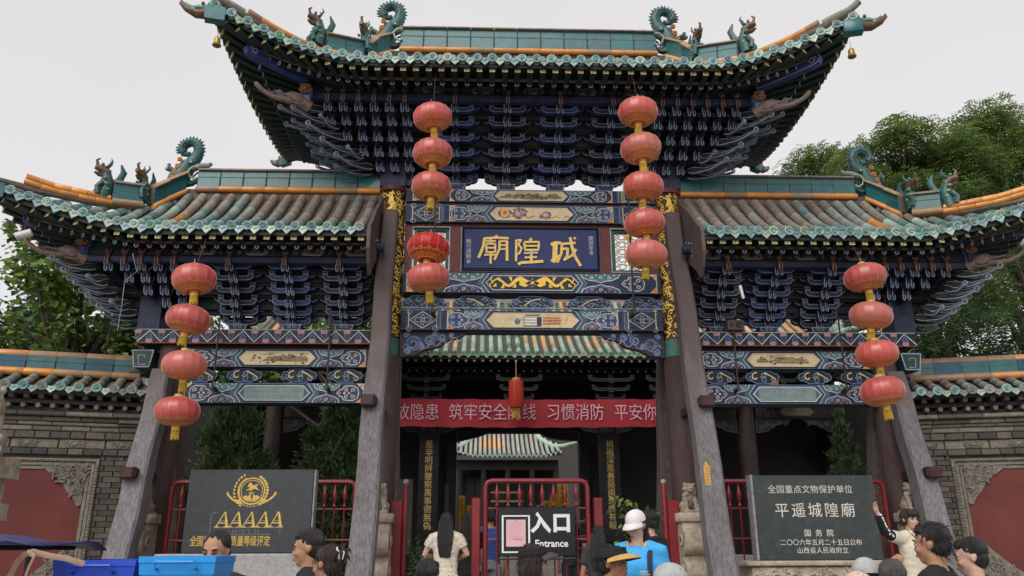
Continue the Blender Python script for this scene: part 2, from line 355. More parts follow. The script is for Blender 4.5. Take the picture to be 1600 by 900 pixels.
def flowerbox(d, x0, x1, z0, z1, kind):
    xm, zm_, a, h = (x0 + x1) / 2, (z0 + z1) / 2, (x1 - x0) / 2, (z1 - z0) / 2
    d.patch([(x0, z0), (x1, z0), (x1, z1), (x0, z1)], oNV); d.rib([(x0, z0), (x0, z1)], .016, oCR); d.rib([(x1, z0), (x1, z1)], .016, oCR)
    if kind == 0:
        P = [(xm - a * .93, zm_), (xm, zm_ + h * .93), (xm + a * .93, zm_), (xm, zm_ - h * .93)]
        d.rib(P, .016, oWH, True); d.rib([(lerp(xm, p, .8), lerp(zm_, q, .8)) for p, q in P], .006, oGR, True)
    else:
        d.rib([(xm + a * .93 * (math.cos(t) * (1 - .12 * math.cos(4 * t))), zm_ + h * .93 * math.sin(t) * (1 - .12 * math.cos(4 * t))) for t in [2 * PI * k / 28 for k in range(28)]], .012, oWH, True)
    for k in range(4):
        t = PI / 2 * k; u = (math.cos(t), math.sin(t)); n_ = (-u[1], u[0])
        d.rib([(xm + u[0] * a * .62 * q + n_[0] * h * .18 * math.sin(PI * q) * e, zm_ + u[1] * h * .62 * q + n_[1] * a * .18 * math.sin(PI * q) * e) for e in (1,) for q in (0, .25, .5, .75, 1)], .007, oWH)
        d.rib([(xm + u[0] * a * .62 * q - n_[0] * h * .18 * math.sin(PI * q), zm_ + u[1] * h * .62 * q - n_[1] * a * .18 * math.sin(PI * q)) for q in (0, .25, .5, .75, 1)], .007, oWH)
    d.disc(xm, zm_, h * .17, oPK if kind else oRD, 9); d.ring(xm, zm_, h * .2, .006, oWH)
    for ex in (-1, 1):
        for ez in (-1, 1): d.ring(xm + ex * a * .95, zm_ + ez * h * .95, h * .3, .007, oWH, 10) if kind == 0 else d.patch([(xm + ex * a, zm_ + ez * h), (xm + ex * a * .7, zm_ + ez * h), (xm + ex * a, zm_ + ez * h * .6)][::ex * ez], oOR)
def beam(name, x0, x1, z0, z1, y0, y1, flower=None, cart=(0, .8), base=navy, segs=1, core='cream'):
    b = MB(); b.bbox(x0, x1, y0, y1, z0, z1, .012); bm = obj(name, b, [base], G)
    d = Dec(y0); h = (z1 - z0); zm_ = (z0 + z1) / 2; H = h * .44
    d.rib([(x0, z1 - .008), (x1, z1 - .008)], .008, oBL); d.rib([(x0, z0 + .008), (x1, z0 + .008)], .008, oGR)
    cx, cw = cart
    if flower is not None:
        for e in (-1, 1):
            xa = cx + e * ((x1 - x0) / 2 - .12); xb = xa - e * (.42)
            flowerbox(d, min(xa, xb), max(xa, xb), z0 + .014, z1 - .014, flower)
            for q, c in ((.03, oGR), (.055, oBL), (.08, oDB)): d.rib([(xb - e * q, z0 + .012), (xb - e * q, z1 - .012)], .02, c)
    lim = (x1 - x0) / 2 - (.67 if flower is not None else .04)
    for e in (-1, 1):
        inner = cw + H * .55; span = lim - inner
        # chevrons around the cartouche tip
        for k, (c, w_) in enumerate(((oDB, .03), (oWH, .012), (oGR, .03), (oBL, .012))):
            xx = cx + e * (cw + .02 + k * .032)
            d.rib([(xx - e * H * .75, z1 - .01), (xx, zm_), (xx - e * H * .75, z0 + .01)], w_, c)
        u = cx + e * (inner + span * .22)
        halfcloud(d, u, z0 + .008, h * .5, span * .26, 1, oNV, oBL, oPK); halfcloud(d, u, z1 - .008, h * .5, span * .26, -1, oGR, oBL, oWH)
        medallion(d, cx + e * (inner + span * .68), zm_, H * .95, -e, oDB if flower == 0 else oNV, oGR, (oRD, oCR, oWH, oWH) if flower == 0 else (oPK, oWH, oOR))
        u = cx + e * (lim - .03)
        for ez in (-1, 1): d.patch([(u, zm_ + ez * h * .47), (u - e * H * .8, zm_ + ez * h * .47), (u, zm_ + ez * h * .12)][::(1 if e * ez > 0 else -1)], oCR if ez > 0 else oOR); d.spiral(u - e * H * .28, zm_ + ez * h * .33, H * .2, .007, oRD if ez < 0 else oNV, 0, 1.2, e)
        d.rib([(u, z0 + .01), (u, z1 - .01)], .012, oWH)
    d.done('painted_scrollwork', PAL, bm)
    # cartouche panel
    P = [(cx - cw, zm_), (cx - cw + H * .8, zm_ + H * .86), (cx + cw - H * .8, zm_ + H * .86), (cx + cw, zm_), (cx + cw - H * .8, zm_ - H * .86), (cx - cw + H * .8, zm_ - H * .86)]
    b = MB(); b.outl(P, y0 - .012, y0 + .001, .012, 0, 1); pn = obj('painted_cartouche', b, [cream if core == 'cream' else (navy if core == 'gold' else green), white if core != 'cream' else cream], bm)
    return bm, pn, zm_, H
def mountains(pn, cx, cw, zm_, H, y, seed):
    d = Dec(y, t=.002); r = random.Random(seed)
    for k in range(8):
        x = cx + r.uniform(-.62, .62) * cw; w = r.uniform(.08, .22); hh = r.uniform(.25, .7) * H; z = zm_ - H * r.uniform(.1, .55)
        P = [(x - w + 2 * w * i / 10, z + hh * math.sin(PI * i / 10) * (1 + r.uniform(-.5, .25))) for i in range(11)]
        d.patch([(x - w, z)] + P[1:-1] + [(x + w, z)], oOC)
        d.rib(P, .007, oIK)
        for q in range(4): xx = x + r.uniform(-.6, .6) * w; d.rib([(xx, z + hh * .6), (xx + r.uniform(-.02, .02), z + .01)], .005, oIK)
    for k in range(26):
        x = cx + r.uniform(-.68, .68) * cw; z = zm_ + H * r.uniform(-.65, .45); d.disc(x, z, r.uniform(.005, .014), oIK, 5, 2)
    for k in range(5):
        x = cx + r.uniform(-.6, .6) * cw; z = zm_ + H * r.uniform(.1, .6); l = r.uniform(.08, .25); d.rib([(x, z), (x + l / 2, z + .008), (x + l, z)], .004, oIK)
    d.done('landscape_painting', PAL, pn)
Y0 = -.15
bm, pn, zm_, H = beam('painted_beam', -1.99, 1.99, 6.855, 7.075, Y0, .15, flower=1, cart=(0, .58)); mountains(pn, 0, .58, zm_, H, Y0 - .012, 4)
bm, pn, zm_, H = beam('painted_beam', -1.99, 1.99, 6.50, 6.79, Y0 - .02, .15, flower=0, cart=(0, .66))
d = Dec(Y0 - .032, t=.002); r = random.Random(9)
for x, z, s, c in ((-.42, .01, .085, oOR), (-.2, .012, .1, oPK), (-.14, .03, .06, oPK), (.22, -.02, .075, oPK)):
    for k in range(14): a = r.uniform(0, 6.28); d.rib([(x + s * .7 * math.cos(a), zm_ + z + s * .7 * math.sin(a)), (x + s * 1.25 * math.cos(a), zm_ + z + s * 1.2 * math.sin(a) * .8)], .018, oIK if k % 3 else oGR)
    for k in range(8): a = 2 * PI * k / 8; d.disc(x + s * .5 * math.cos(a), zm_ + z + s * .5 * math.sin(a), s * .42, c, 8)
    d.spiral(x, zm_ + z, s * .5, .007, oWH if c == oPK else oRD, 0, 2); d.disc(x, zm_ + z, s * .16, oRD if c == oOR else oWH, 6)
for k in range(6): x = -.5 + .2 * k; d.rib([(x + q * .03, zm_ - .05 + .02 * math.sin(q * 1.5 + k)) for q in range(6)], .006, oIK)
d.done('flower_painting', PAL, pn)
bm, pn, zm_, H = beam('painted_beam', -1.99, 1.99, 5.34, 5.66, Y0 - .02, .15, cart=(0, .72), core='gold')
d = Dec(Y0 - .032, t=.008)
for e in (-1, 1):
    body = [(e * (.12 + .5 * t), zm_ + .055 * math.sin(t * 9.5) + .005) for t in [k / 26 for k in range(27)]]
    d.rib(body, .062, 0, taper=lambda t: 1.1 - .8 * t)
    d.patch([(e * .05, zm_ + .03), (e * .13, zm_ + .075), (e * .2, zm_ + .05), (e * .2, zm_ - .04), (e * .12, zm_ - .07), (e * .06, zm_ - .045), (e * .11, zm_ - .01)][::e], 0)
    for x, z in ((.26, -.06), (.32, .07), (.44, -.07), (.5, .06), (.56, -.05)):
        for q in (-1, 0, 1): d.rib([(e * x, zm_ + z * .3), (e * (x + .02 + q * .022), zm_ + z * 1.35)], .013, 0)
    d.rib([(e * .6, zm_), (e * .64, zm_ + .05), (e * .62, zm_ + .08)], .016, 0); d.rib([(e * .6, zm_), (e * .655, zm_ - .02), (e * .64, zm_ - .07)], .016, 0)
    d.rib([(e * .12, zm_ + .06), (e * .18, zm_ + .1), (e * .24, zm_ + .08)], .012, 0)
d.disc(0, zm_, .026, 0, 12)
for k in range(6): d.disc(.0 + .045 * math.cos(k * PI / 3 + .5), zm_ + .06 * math.sin(k * PI / 3 + .5), .009, 0, 6)
d.done('gilt_dragon_relief', [gold], pn)
bm, pn, zm_, H = beam('painted_beam', -1.99, 1.99, 4.755, 5.06, Y0 - .02, .15, flower=0, cart=(0, .7))
d = Dec(Y0 - .032, t=.002)
d.patch([(-.14, zm_ - .095), (.13, zm_ - .095), (.13, zm_ + .05), (-.14, zm_ + .05)], oNV)
for k in range(3): z = zm_ - .082 + k * .045; d.patch([(-.13, z), (.06, z), (.06, z + .033), (-.13, z + .033)], oW)
d.rib([(-.1, zm_ + .08), (.1, zm_ + .08)], .016, oGR); d.disc(-.1, zm_ + .082, .014, oBL, 7); d.disc(.1, zm_ + .082, .014, oBL, 7)
d.patch([(-.28, zm_ + .0), (-.19, zm_ + .0), (-.205, zm_ - .06), (-.265, zm_ - .06)][::-1], oTL); d.rib([(-.19, zm_), (-.17, zm_ + .02)], .008, oTL); d.disc(-.235, zm_ + .012, .02, oBL, 8, 1.8)
for q in range(5): d.rib([(.15, zm_ - .06 + q * .025), (.42, zm_ - .05 + q * .022)], .012, oOR if q % 2 else oRD)
for x in (.2, .3, .38): d.rib([(x, zm_ - .07), (x, zm_ + .05)], .01, oOR)
d.rib([(.42, zm_), (.46, zm_ + .03), (.5, zm_), (.53, zm_ + .05), (.5, zm_ - .05), (.46, zm_ - .06)], .006, oOR); d.rib([(.2, zm_ + .07), (.28, zm_ + .09), (.34, zm_ + .06), (.42, zm_ + .09)], .005, oOR)
d.done('books_and_teapot_painting', PAL, pn)
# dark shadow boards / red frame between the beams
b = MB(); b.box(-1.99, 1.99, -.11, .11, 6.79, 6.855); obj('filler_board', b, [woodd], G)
def ring_frame(name, x0, x1, z0, z1, w, y0, y1, m, parent, bev=.006):
    b = MB(); b.bbox(x0, x1, y0, y1, z1 - w, z1, bev); b.bbox(x0, x1, y0, y1, z0, z0 + w, bev); b.bbox(x0, x0 + w, y0 + .001, y1 - .001, z0 + w, z1 - w, bev); b.bbox(x1 - w, x1, y0 + .001, y1 - .001, z0 + w, z1 - w, bev)
    return obj(name, b, [m], parent)
# oxblood frame boards
b = MB()
for x0, x1 in ((-1.99, -1.86), (-1.28, -1.10), (1.07, 1.25), (1.83, 1.99)): b.bbox(x0, x1, -.10, .05, 5.66, 6.50, .008)
for x0, x1 in ((-1.86, -1.28), (-1.10, 1.07), (1.25, 1.83)):
    b.bbox(x0, x1, -.099, .05, 5.66, 5.705, .004); b.bbox(x0, x1, -.099, .05, 6.44, 6.50, .004)
pf = obj('panel_frame', b, [redp], G)
for x0, x1 in ((-1.86, -1.28), (-1.10, 1.07), (1.25, 1.83)): ring_frame('pale_bead', x0 - .006, x1 + .006, 5.70, 6.446, .016, -.113, -.09, pink if 0 else outl2, pf)
for x0, x1 in ((-1.84, -1.30), (1.27, 1.81)):                                  # pierced lattice windows
    b = MB(); b.bbox(x0, x1, -.07, .03, 5.725, 5.76, .005); b.bbox(x0, x1, -.07, .03, 6.39, 6.43, .005); b.bbox(x0, x0 + .05, -.069, .03, 5.76, 6.39, .005); b.bbox(x1 - .05, x1, -.069, .03, 5.76, 6.39, .005)
    wf = obj('lattice_window', b, [green], G)
    b = MB(); r = random.Random(int(x0 * 10)); xm = (x0 + x1) / 2
    for e in (-1, 1):
        for k in range(5):
            z = 5.82 + k * .125
            b.tube([(xm + e * (.12 + .085 * math.cos(t) * (1 - t / 14)), -.03, z + .06 * math.sin(t) * (1 - t / 14)) for t in [q * .55 for q in range(15)]], .011, 5)
            b.tube([(xm + e * (.04 + .03 * math.cos(t)), -.03, z + .06 + .035 * math.sin(t)) for t in [q * .7 for q in range(10)]], .01, 5)
            b.tube([(xm + e * .2, -.03, z), (xm + e * .16, -.03, z + .05), (xm + e * .21, -.03, z + .09), (xm + e * .15, -.03, z + .125)], .011, 5)
    for k in range(6): b.tube([(xm + .02 * math.sin(k), -.03, 5.76 + k * .11), (xm - .02 * math.sin(k), -.03, 5.87 + k * .11)], .012, 5)
    b.ell((xm, -.035, 6.33), (.05, .03, .045), 10, 6, 1)
    obj('pierced_scroll_lattice', b, [cream, gold], wf)
# plaque
b = MB(); b.bbox(-1.08, 1.05, -.14, -.05, 5.722, 6.425, .03); plq = obj('name_plaque', b, [plaqueb], G)
ring_frame('plaque_rim', -1.094, 1.064, 5.712, 6.435, .02, -.155, -.06, black, plq)
d = Dec(-.14, t=.012)
def P3(pts): return [((x - 822) / 4 / 213 * 2.13 * 1.0, 6.43 - (y - 640) / 4 / 68 * .70) for x, y in pts]
def P4(pts): return [(-1.08 + (x - 25) / 1545 * 2.13, 6.42 - (y - 20) / 462 * .70) for x, y in pts]
ST = [  # brush strokes of the three large characters, in the plaque's own proportions
 ([(395, 108), (420, 128)], 26), ([(268, 142), (400, 132), (545, 136)], 26), ([(272, 140), (262, 220), (235, 290), (205, 355)], 28),
 ([(285, 172), (400, 168)], 16), ([(340, 150), (342, 195)], 14), ([(292, 200), (395, 198), (392, 290), (296, 292), (292, 200)], 17), ([(296, 245), (390, 243)], 15), ([(270, 322), (410, 318)], 18), ([(345, 295), (342, 418)], 22),
 ([(445, 168), (440, 260), (385, 375)], 22), ([(440, 172), (528, 168)], 16), ([(526, 165), (527, 385)], 27), ([(446, 215), (520, 213)], 14), ([(442, 258), (520, 256)], 14),
 ([(632, 155), (628, 390)], 20), ([(630, 160), (688, 155), (655, 205), (692, 245), (668, 300), (640, 315)], 17),
 ([(805, 135), (785, 165)], 26), ([(722, 178), (890, 174), (880, 262), (730, 264), (722, 178)], 20), ([(728, 220), (880, 218)], 16), ([(718, 300), (875, 292)], 19), ([(725, 345), (865, 340)], 19), ([(800, 270), (800, 395)], 24), ([(650, 420), (690, 402), (800, 396), (935, 385)], 30),
 ([(1025, 205), (1075, 180), (1140, 185)], 34), ([(1075, 180), (1065, 350), (1040, 395)], 58), ([(1030, 385), (1110, 320)], 30), ([(1140, 195), (1305, 180)], 26), ([(1150, 200), (1140, 300), (1090, 400)], 26),
 ([(1160, 250), (1215, 245), (1205, 330), (1170, 370)], 26), ([(1245, 120), (1262, 220), (1290, 320), (1330, 390), (1355, 435)], 30), ([(1310, 250), (1260, 320), (1165, 372)], 24), ([(1290, 120), (1305, 140)], 22)]
for pts, w in ST:
    q = P4(pts); q2 = []
    for i in range(len(q) - 1):
        for k in range(4): q2.append((lerp(q[i][0], q[i + 1][0], k / 4), lerp(q[i][1], q[i + 1][1], k / 4)))
    q2.append(q[-1]); ww = w / 1545 * 2.13 * .8
    d.rib(q2, ww + .014, 1)
    d.rib(q2, ww, 0, taper=lambda t: .86 + .22 * abs(2 * t - 1))
d.done('gilt_character', [gold, cream], plq)
text('\n'.join('庚辰年冬'), .085, face(.93, -.143, 6.13), outl2, 'small_inscription', plq, .003, line=.95)
text('\n'.join('賴世通題'), .085, face(-.985, -.143, 6.06), outl2, 'small_inscription', plq, .003, line=.95)
b = MB(); b.bbox(-1.01, -.955, -.146, -.14, 5.825, 5.885, .002); obj('seal_mark', b, [outl], plq)
# carved cloud blocks in the gaps
def cloud(cx, zc, w, h, y, style, nm='carved_cloud'):
    P = [(cx + w / 2 * p, zc + h / 2 * q) for p, q in ((-1, -.1), (-.9, .5), (-.68, .62), (-.55, .95), (.0, .98), (.5, .9), (.68, .6), (.9, .5), (1, 0), (.9, -.45), (.62, -.55), (.45, -.95), (-.1, -.9), (-.4, -.95), (-.62, -.6), (-.88, -.5))]
    b = MB(); b.outl(P, y, y + .12, .010, 0, 1)
    o = obj(nm, b, [blackp, bluel], G); d = Dec(y, t=.006); r = random.Random(int(cx * 37) + int(zc * 10))
    if style:
        for k in range(9):
            x = cx + (k - 4) / 4.6 * w / 2; z = zc + h * .22 * math.sin(k * 2.4); d.spiral(x, z, h * .2, .009, 1, r.uniform(0, 6), 1.1, 1 if k % 2 else -1)
            d.rib([(x - .05 + .025 * q, z + h * .1 * math.sin(q + k)) for q in range(6)], .009, 3)
        s_ = 1 if cx < 0 else -1
        if abs(cx) < 1.5: d.rib([(cx + s_ * (-.12 + .25 * t), zc + h * (.28 - .45 * t * t)) for t in (0, .33, .66, 1)], .016, 2)
    else:
        d.spiral(cx - w * .2, zc, h * .34, .018, 2, 1.2, .75, 1); d.rib([(cx + w * (.06 + .32 * t), zc + h * (.33 - .45 * t)) for t in (0, .3, .6, 1)], .02, 2, taper=lambda t: 1.2 - t * .6)
        d.spiral(cx + w * .02, zc - h * .2, h * .28, .014, 1, 2.5, 1.1, -1); d.spiral(cx - w * .33, zc - h * .1, h * .2, .012, 1, 0, 1.1); d.spiral(cx + w * .33, zc - h * .2, h * .2, .012, 3, 2, 1.1)
        d.spiral(cx + w * .02, zc + h * .15, h * .25, .012, 3, 4, 1)
    d.done('painted_scrollwork', [blackp, bluel, cream, outl], o); return o
for cx, w in ((-1.66, .66), (-.88, .68), (0, .68), (.88, .68), (1.7, .6)): cloud(cx, 5.195, w, .25, -.1, 1)
# spandrels under the lowest central beam
for s in (-1, 1):
    P = [(s * 1.99, 4.745), (s * .98, 4.745), (s * 1.1, 4.66), (s * 1.28, 4.62), (s * 1.4, 4.52), (s * 1.62, 4.47), (s * 1.78, 4.385), (s * 1.99, 4.36)]
    b = MB(); b.outl(P, -.09, .03, .014, 0, 1); o = obj('carved_spandrel', b, [navy, redp], G)
    d = Dec(-.09, t=.006)
    for k, (x, z, r_) in enumerate(((1.8, 4.56, .13), (1.55, 4.62, .1), (1.37, 4.66, .075), (1.88, 4.44, .06), (1.68, 4.52, .06), (1.22, 4.69, .04), (1.9, 4.69, .05), (1.48, 4.71, .04))):
        d.spiral(s * x, z, r_, .016, 0, k, 1.6, s if k % 2 else -s); d.spiral(s * x, z, r_ * .75, .008, 1, k + .5, 1.4, s if k % 2 else -s)
    for k in range(5): d.rib([(s * (1.95 - k * .2 - .04 * q), 4.5 + .035 * k + .05 * math.sin(q * 1.1 + k)) for q in range(7)], .012, 1)
    d.done('painted_scrollwork', [bluel, outl], o)
# wing bay beams
for s in (-1, 1):
    xa, xb = (-5.8, -2.42) if s < 0 else (2.42, 5.8)
    b = MB(); b.bbox(xa, xb, -.26, .26, 4.505, 4.725, .01); o = obj('zigzag_board', b, [blackp], G)
    d = Dec(-.26); n = 20; w = (xb - xa) / n; b0, t0 = 4.515, 4.715
    d.rib([(xa, t0), (xb, t0)], .008, oWH); d.rib([(xa, b0 - .004), (xb, b0 - .004)], .012, oRD)
    d.rib([(xa + w * k, t0 - .015 if k % 2 else b0 + .015) for k in range(n + 1)], .017, oWH)
    for k in range(n):
        x = xa + w * (k + .0); e = 1 if k % 2 == 0 else -1; zc = t0 - .01 if k % 2 == 0 else b0 + .01      # petals in each triangle
        sgn = -1 if k % 2 == 0 else 1
        P = [(x + w * .0, zc + sgn * .15), (x + w * .22, zc + sgn * .075), (x + w * .28, zc + sgn * .02)]; Q = [(2 * x - p, q) for p, q in P]
        d.patch((P + Q[::-1]) if sgn > 0 else (P + Q[::-1])[::-1], oDB if k % 2 else oNV)
        d.rib(P[::-1] + Q[1:], .008, oBL); d.disc(x, zc + sgn * .018, .035, oPK, 8, 1.6)
    d.done('painted_zigzag', PAL, o)
    zz = (4.18, 4.46); x0, x1 = (-5.14, -2.42) if s < 0 else (2.42, 5.14)
    cx = (x0 + x1) / 2
    bm, pn, zm_, H = beam('painted_beam', x0, x1, 4.18, 4.455, -.14, .14, cart=(cx, .56)); mountains(pn, cx, .56, zm_, H, -.152, 11 + s)
    bm, pn, zm_, H = beam('painted_beam', x0, x1, 3.65, 3.945, -.14, .14, cart=(cx, .52), core='lattice', base=wood if 0 else navy)
    d = Dec(-.152, t=.002); nx = 26
    for i in range(nx):
        for k in range(5):
            x = cx - .41 + i * .82 / (nx - 1); z = zm_ - .075 + k * .0375
            if abs(x - cx) < .5 - abs(z - zm_) * .8: d.ring(x, z, .015, .0055, oWH, 6)
    d.done('painted_coin_pattern', PAL, pn)
    for q in (-1.12, -.47, .33, 1.0): cloud(cx + s * q * -1 * (1 if 1 else 1), 4.065, .52, .215, -.09, 0)
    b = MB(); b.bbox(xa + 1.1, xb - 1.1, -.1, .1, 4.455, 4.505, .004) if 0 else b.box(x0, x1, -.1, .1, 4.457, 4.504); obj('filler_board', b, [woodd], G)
    # tenon end beyond the outer column, green with a pale fret
    P = [(s * 5.56, 4.42), (s * 5.88, 4.42), (s * 5.83, 4.16), (s * 5.6, 4.16)]
    b = MB(); b.outl(P, -.2, .12, .016, 0, 1); o = obj('beam_end', b, [mat('dark_green_beam_end', (.012, .05, .045), (.008, .03, .03), .6, 10), outl], G)
    d = Dec(-.2); d.rib([(s * 5.66, 4.2), (s * 5.76, 4.2), (s * 5.78, 4.34), (s * 5.68, 4.34), (s * 5.68, 4.3)], .014, 0); d.done('painted_fret', [outl], o)
    # hanging iron tie rods over the painted beams
    for x in (3.0, 4.62):
        b = MB(); b.tube([(s * x, -.32, 4.95), (s * x, -.3, 3.82)], .014, 6); b.tube([(s * x, -.31, 3.86), (s * x, -.15, 3.84)], .03, 8); obj('iron_tie_rod', b, [iron], G)
for x in (-1.5, 1.5):
    b = MB(); b.tube([(x, -.42, 7.2), (x, -.4, 4.95)], .016, 6); b.tube([(x, -.42, 4.98), (x, -.16, 4.97)], .03, 8); obj('iron_tie_rod', b, [iron], G)
b = MB(); b.tube([(-1.99, -.2, 5.085), (1.99, -.2, 5.085)], .012, 6)
for k in range(5): b.tube([(-1.6 + .8 * k, -.2, 5.06), (-1.6 + .8 * k, -.2, 5.11)], .018, 6)
obj('cable_conduit', b, [outl], G)
# ---------------------------------------------------------------- bracket tiers
def cup(b, x, z, y0, y1, w=.036, h=.045, bd=.007):
    b.outl([(x - w * .72, z), (x + w * .72, z), (x + w, z + h), (x - w, z + h)], y0, y1, bd, 0, 1)
def arm_mesh(a, h=.098, dep=.09):
    b = MB(); P = [(-a, h), (-a, h * .66), (-a * .95, h * .36), (-a * .84, h * .1), (-a * .66, 0), (a * .66, 0), (a * .84, h * .1), (a * .95, h * .36), (a, h * .66), (a, h), (a * .74, h), (a * .66, h * .72), (-a * .66, h * .72), (-a * .74, h)]
    b.outl(P, 0, dep, .009, 0, 1)
    for e in (-1, 1): cup(b, e * (a - .04), h + .002, -.012, dep + .01, .045, .052, .009)
    return b
ARM_S = arm_mesh(.285).mesh('bracket_arm', [navy, outl]); ARM_L = arm_mesh(.385).mesh('bracket_arm', [navy, outl])
ARM_SB = arm_mesh(.285).mesh('bracket_arm', [deepblue, outl]); ARM_LB = arm_mesh(.385).mesh('bracket_arm', [deepblue, outl])
def nose(b, x, z, y, lean=0, s=1):
    """cup with a pair of curled lips below it, pointing out of the tier"""
    cup(b, x, z + .075 * s, y, y + .09, .05 * s, .05 * s, .008)
    b.box(x - .03 * s, x + .03 * s, y - .02, y + .08, z - .03 * s, z + .08 * s)
    for e in (-1, 1):
        xx = x + e * .032 * s + lean * .02; q = .006 * s
        P = [(xx - .018 * s, z + .075 * s), (xx - .02 * s + lean * .01, z + .01 * s), (xx - .012 * s + lean * .02, z - .04 * s), (xx + .006 * s + lean * .03, z - .05 * s), (xx + .016 * s + lean * .02, z - .03 * s), (xx + .012 * s + lean * .01, z + .02 * s)]
        b.prism([(xx - .016 * s, z + .075 * s), (xx - .018 * s, z), (xx - .008 * s + lean * .02, z - .04 * s), (xx + .01 * s + lean * .02, z - .035 * s), (xx + .012 * s, z + .075 * s)], y - .03, y + .05, 0)
        b.tube([(px_, y - .034, pz_) for px_, pz_ in P], q, 4, 1)
def bracket_set(x, tiers, base, blue=False, ext=0, lean=0):
    """one cluster: stepping core blocks, noses and paired arms at every tier"""
    b = MB()
    y, z = base
    cup(b, x, z - .09, y - .12, y + .14, .15, .11, .012); b.box(x - .035, x + .035, .05, .1, z - .02, tiers[-1][1])
    for i, (yy, zz) in enumerate(tiers):
        b.box(x - .04, x + .04, yy + .03, .1, zz - .075, zz + .01); nose(b, x, zz - .02, yy - .03, lean if i in (3, 4) else 0, 1.1)
    o = obj('bracket_set', b, [navy, outl], G)
    for i, (yy, zz) in enumerate(tiers):
        f = 1 if i > 0 else .9
        obj('bracket_arm', ARM_SB if blue else ARM_S, None, o, at=(x, yy + .045, zz), scale=(f, 1, 1))
        obj('bracket_arm', ARM_LB if blue else ARM_L, None, o, at=(x, yy + .13, zz + .07), scale=(f, 1, 1))
        if i > 1: obj('bracket_arm', ARM_S, None, o, at=(x, yy + .24, zz + .03), scale=(1.5, 1, .9))
    return o
MT = [(-.05, 7.235), (-.25, 7.37), (-.45, 7.53), (-.65, 7.69), (-.85, 7.85), (-1.03, 7.985)]
WT = [(-.05, 4.86), (-.16, 4.98), (-.29, 5.10), (-.43, 5.25), (-.57, 5.395), (-.70, 5.53)]
for k, x in enumerate((-1.2, -.4, .4, 1.2)): bracket_set(x, MT, (0, 7.17), k in (2, 0), lean=0)
for s in (-1, 1):
    for k, x in enumerate((2.84, 3.62, 4.42)): bracket_set(s * x, WT, (0, 4.82), (k + s) % 2 == 0, lean=-s)
# carved figure-like beam ends right under the eave purlin
b = MB()
b.tube([(0, .02, .10), (0, -.05, .09), (0, -.09, .03), (0, -.10, -.06), (0, -.085, -.13)], [.028, .034, .033, .028, .02], 7, 0)
b.ell((0, -.12, .10), (.026, .032, .03), 7, 5, 0); b.tube([(-.045, -.09, .13), (-.035, -.11, .075), (0, -.125, .055), (.035, -.11, .075), (.045, -.09, .13)], .010, 5, 1)
b.tube([(-.02, -.14, -.02), (-.026, -.125, -.12)], .008, 4, 1); b.tube([(.02, -.14, -.02), (.026, -.125, -.12)], .008, 4, 1)
b.box(-.03, .03, -.02, .2, .02, .11, 0)
BEND = b.mesh('carved_beam_end', [nosew, carv], 50)
def dense(x, side, tiers, n_skip, base, topx):
    """narrow cluster near a corner: cups and curled noses only, one per tier that reaches this far out"""
    b = MB(); b.box(x - .03, x + .03, .05, .099, tiers[min(n_skip, 5)][1] - .06, tiers[-1][1])
    for i, (yy, zz) in enumerate(tiers):
        if i < n_skip: continue
        nose(b, x, zz - .02, yy - .02, -side * .8 if i < 5 else 0, 1.2); b.box(x - .035, x + .035, yy + .04, .1, zz - .07, zz + .012)
        if i > n_skip or n_skip == 0:
            b.outl([(x - .095, zz + .06), (x + .095, zz + .06), (x + .085, zz + .0), (x - .085, zz + .0)], yy + .09, yy + .15, .006, 0, 1)
    return obj('bracket_set', b, [navy, outl], G)
for s in (-1, 1):
    for k in range(6): dense(s * (1.955 + .231 * k), s, MT, max(0, k - 1), 0, 0); obj('carved_beam_end', BEND, None, G, at=(s * (1.955 + .231 * k), -1.06, 8.14))
    for k in range(5): dense(s * (5.2 + .235 * k), s, WT, max(0, k + 1), 0, 0); obj('carved_beam_end', BEND, None, G, at=(s * (5.2 + .235 * k), -.72, 5.64))
    for x in (2.84, 3.62, 4.42): obj('carved_beam_end', BEND, None, G, at=(s * x, -.72, 5.64))
for x in (-1.2, -.4, .4, 1.2): obj('carved_beam_end', BEND, None, G, at=(x, -1.06, 8.14))
# stepped tie boards close the view upward; their black stands in for interior shade
def tie(x0, x1, tiers, skip, e0=1, e1=1, out_=0, cx=0):
    for i, (yy, zz) in enumerate(tiers):
        if i < skip: continue
        ex = (-yy) * out_
        b = MB(); a, c = (x0 - ex * e0, x1 + ex * e1)
        b.box(a, c, yy + .22, yy + .28, zz - .02, zz + .17); b.box(a, c, yy + .02, yy + .25, zz + .155, zz + .168)
        b.box(a, c, yy + .21, yy + .221, zz + .118, zz + .126, 1)
        obj('bracket_tie_board', b, [blackp, mat('dim_blue_line', (.05, .06, .085), None, .7, 9, 0)], G)
    b = MB()
    for i, (yy, zz) in enumerate(tiers):
        if i < 2: continue
        ex = (-yy) * out_; a, c = (x0 - ex * e0, x1 + ex * e1)
        b.box(a, c, -yy - .28, -yy - .2, zz - .08, zz + .09); b.box(a, c, -yy - .3, -yy, zz + .09, zz + .1)
        n = int((c - a) / .39)
        for k in range(n): x = a + (k + .5) * (c - a) / n; b.box(x - .13, x + .13, -yy - .15, -yy - .07, zz - .04, zz + .03, 0)
    obj('rear_bracket_tiers', b, [navy], G)['kind'] = 'stuff'
tie(-2.3, 2.3, MT, 2, out_=1.0)
tie(-5.8, -2.42, WT, 2, 1, 0, out_=1.0); tie(2.42, 5.8, WT, 2, 0, 1, out_=1.0)
# inner black lid above the tiers, added so the interior looks dark
b = MB(); b.box(-3.2, 3.2, -.95, .95, 8.16, 8.2); obj('dark_lid_boards', b, [blackp], G)
for s in (-1, 1): b = MB(); b.box(*sorted((s * 2.42, s * 6.35)), -.62, .62, 5.72, 5.75); obj('dark_lid_boards', b, [blackp], G)
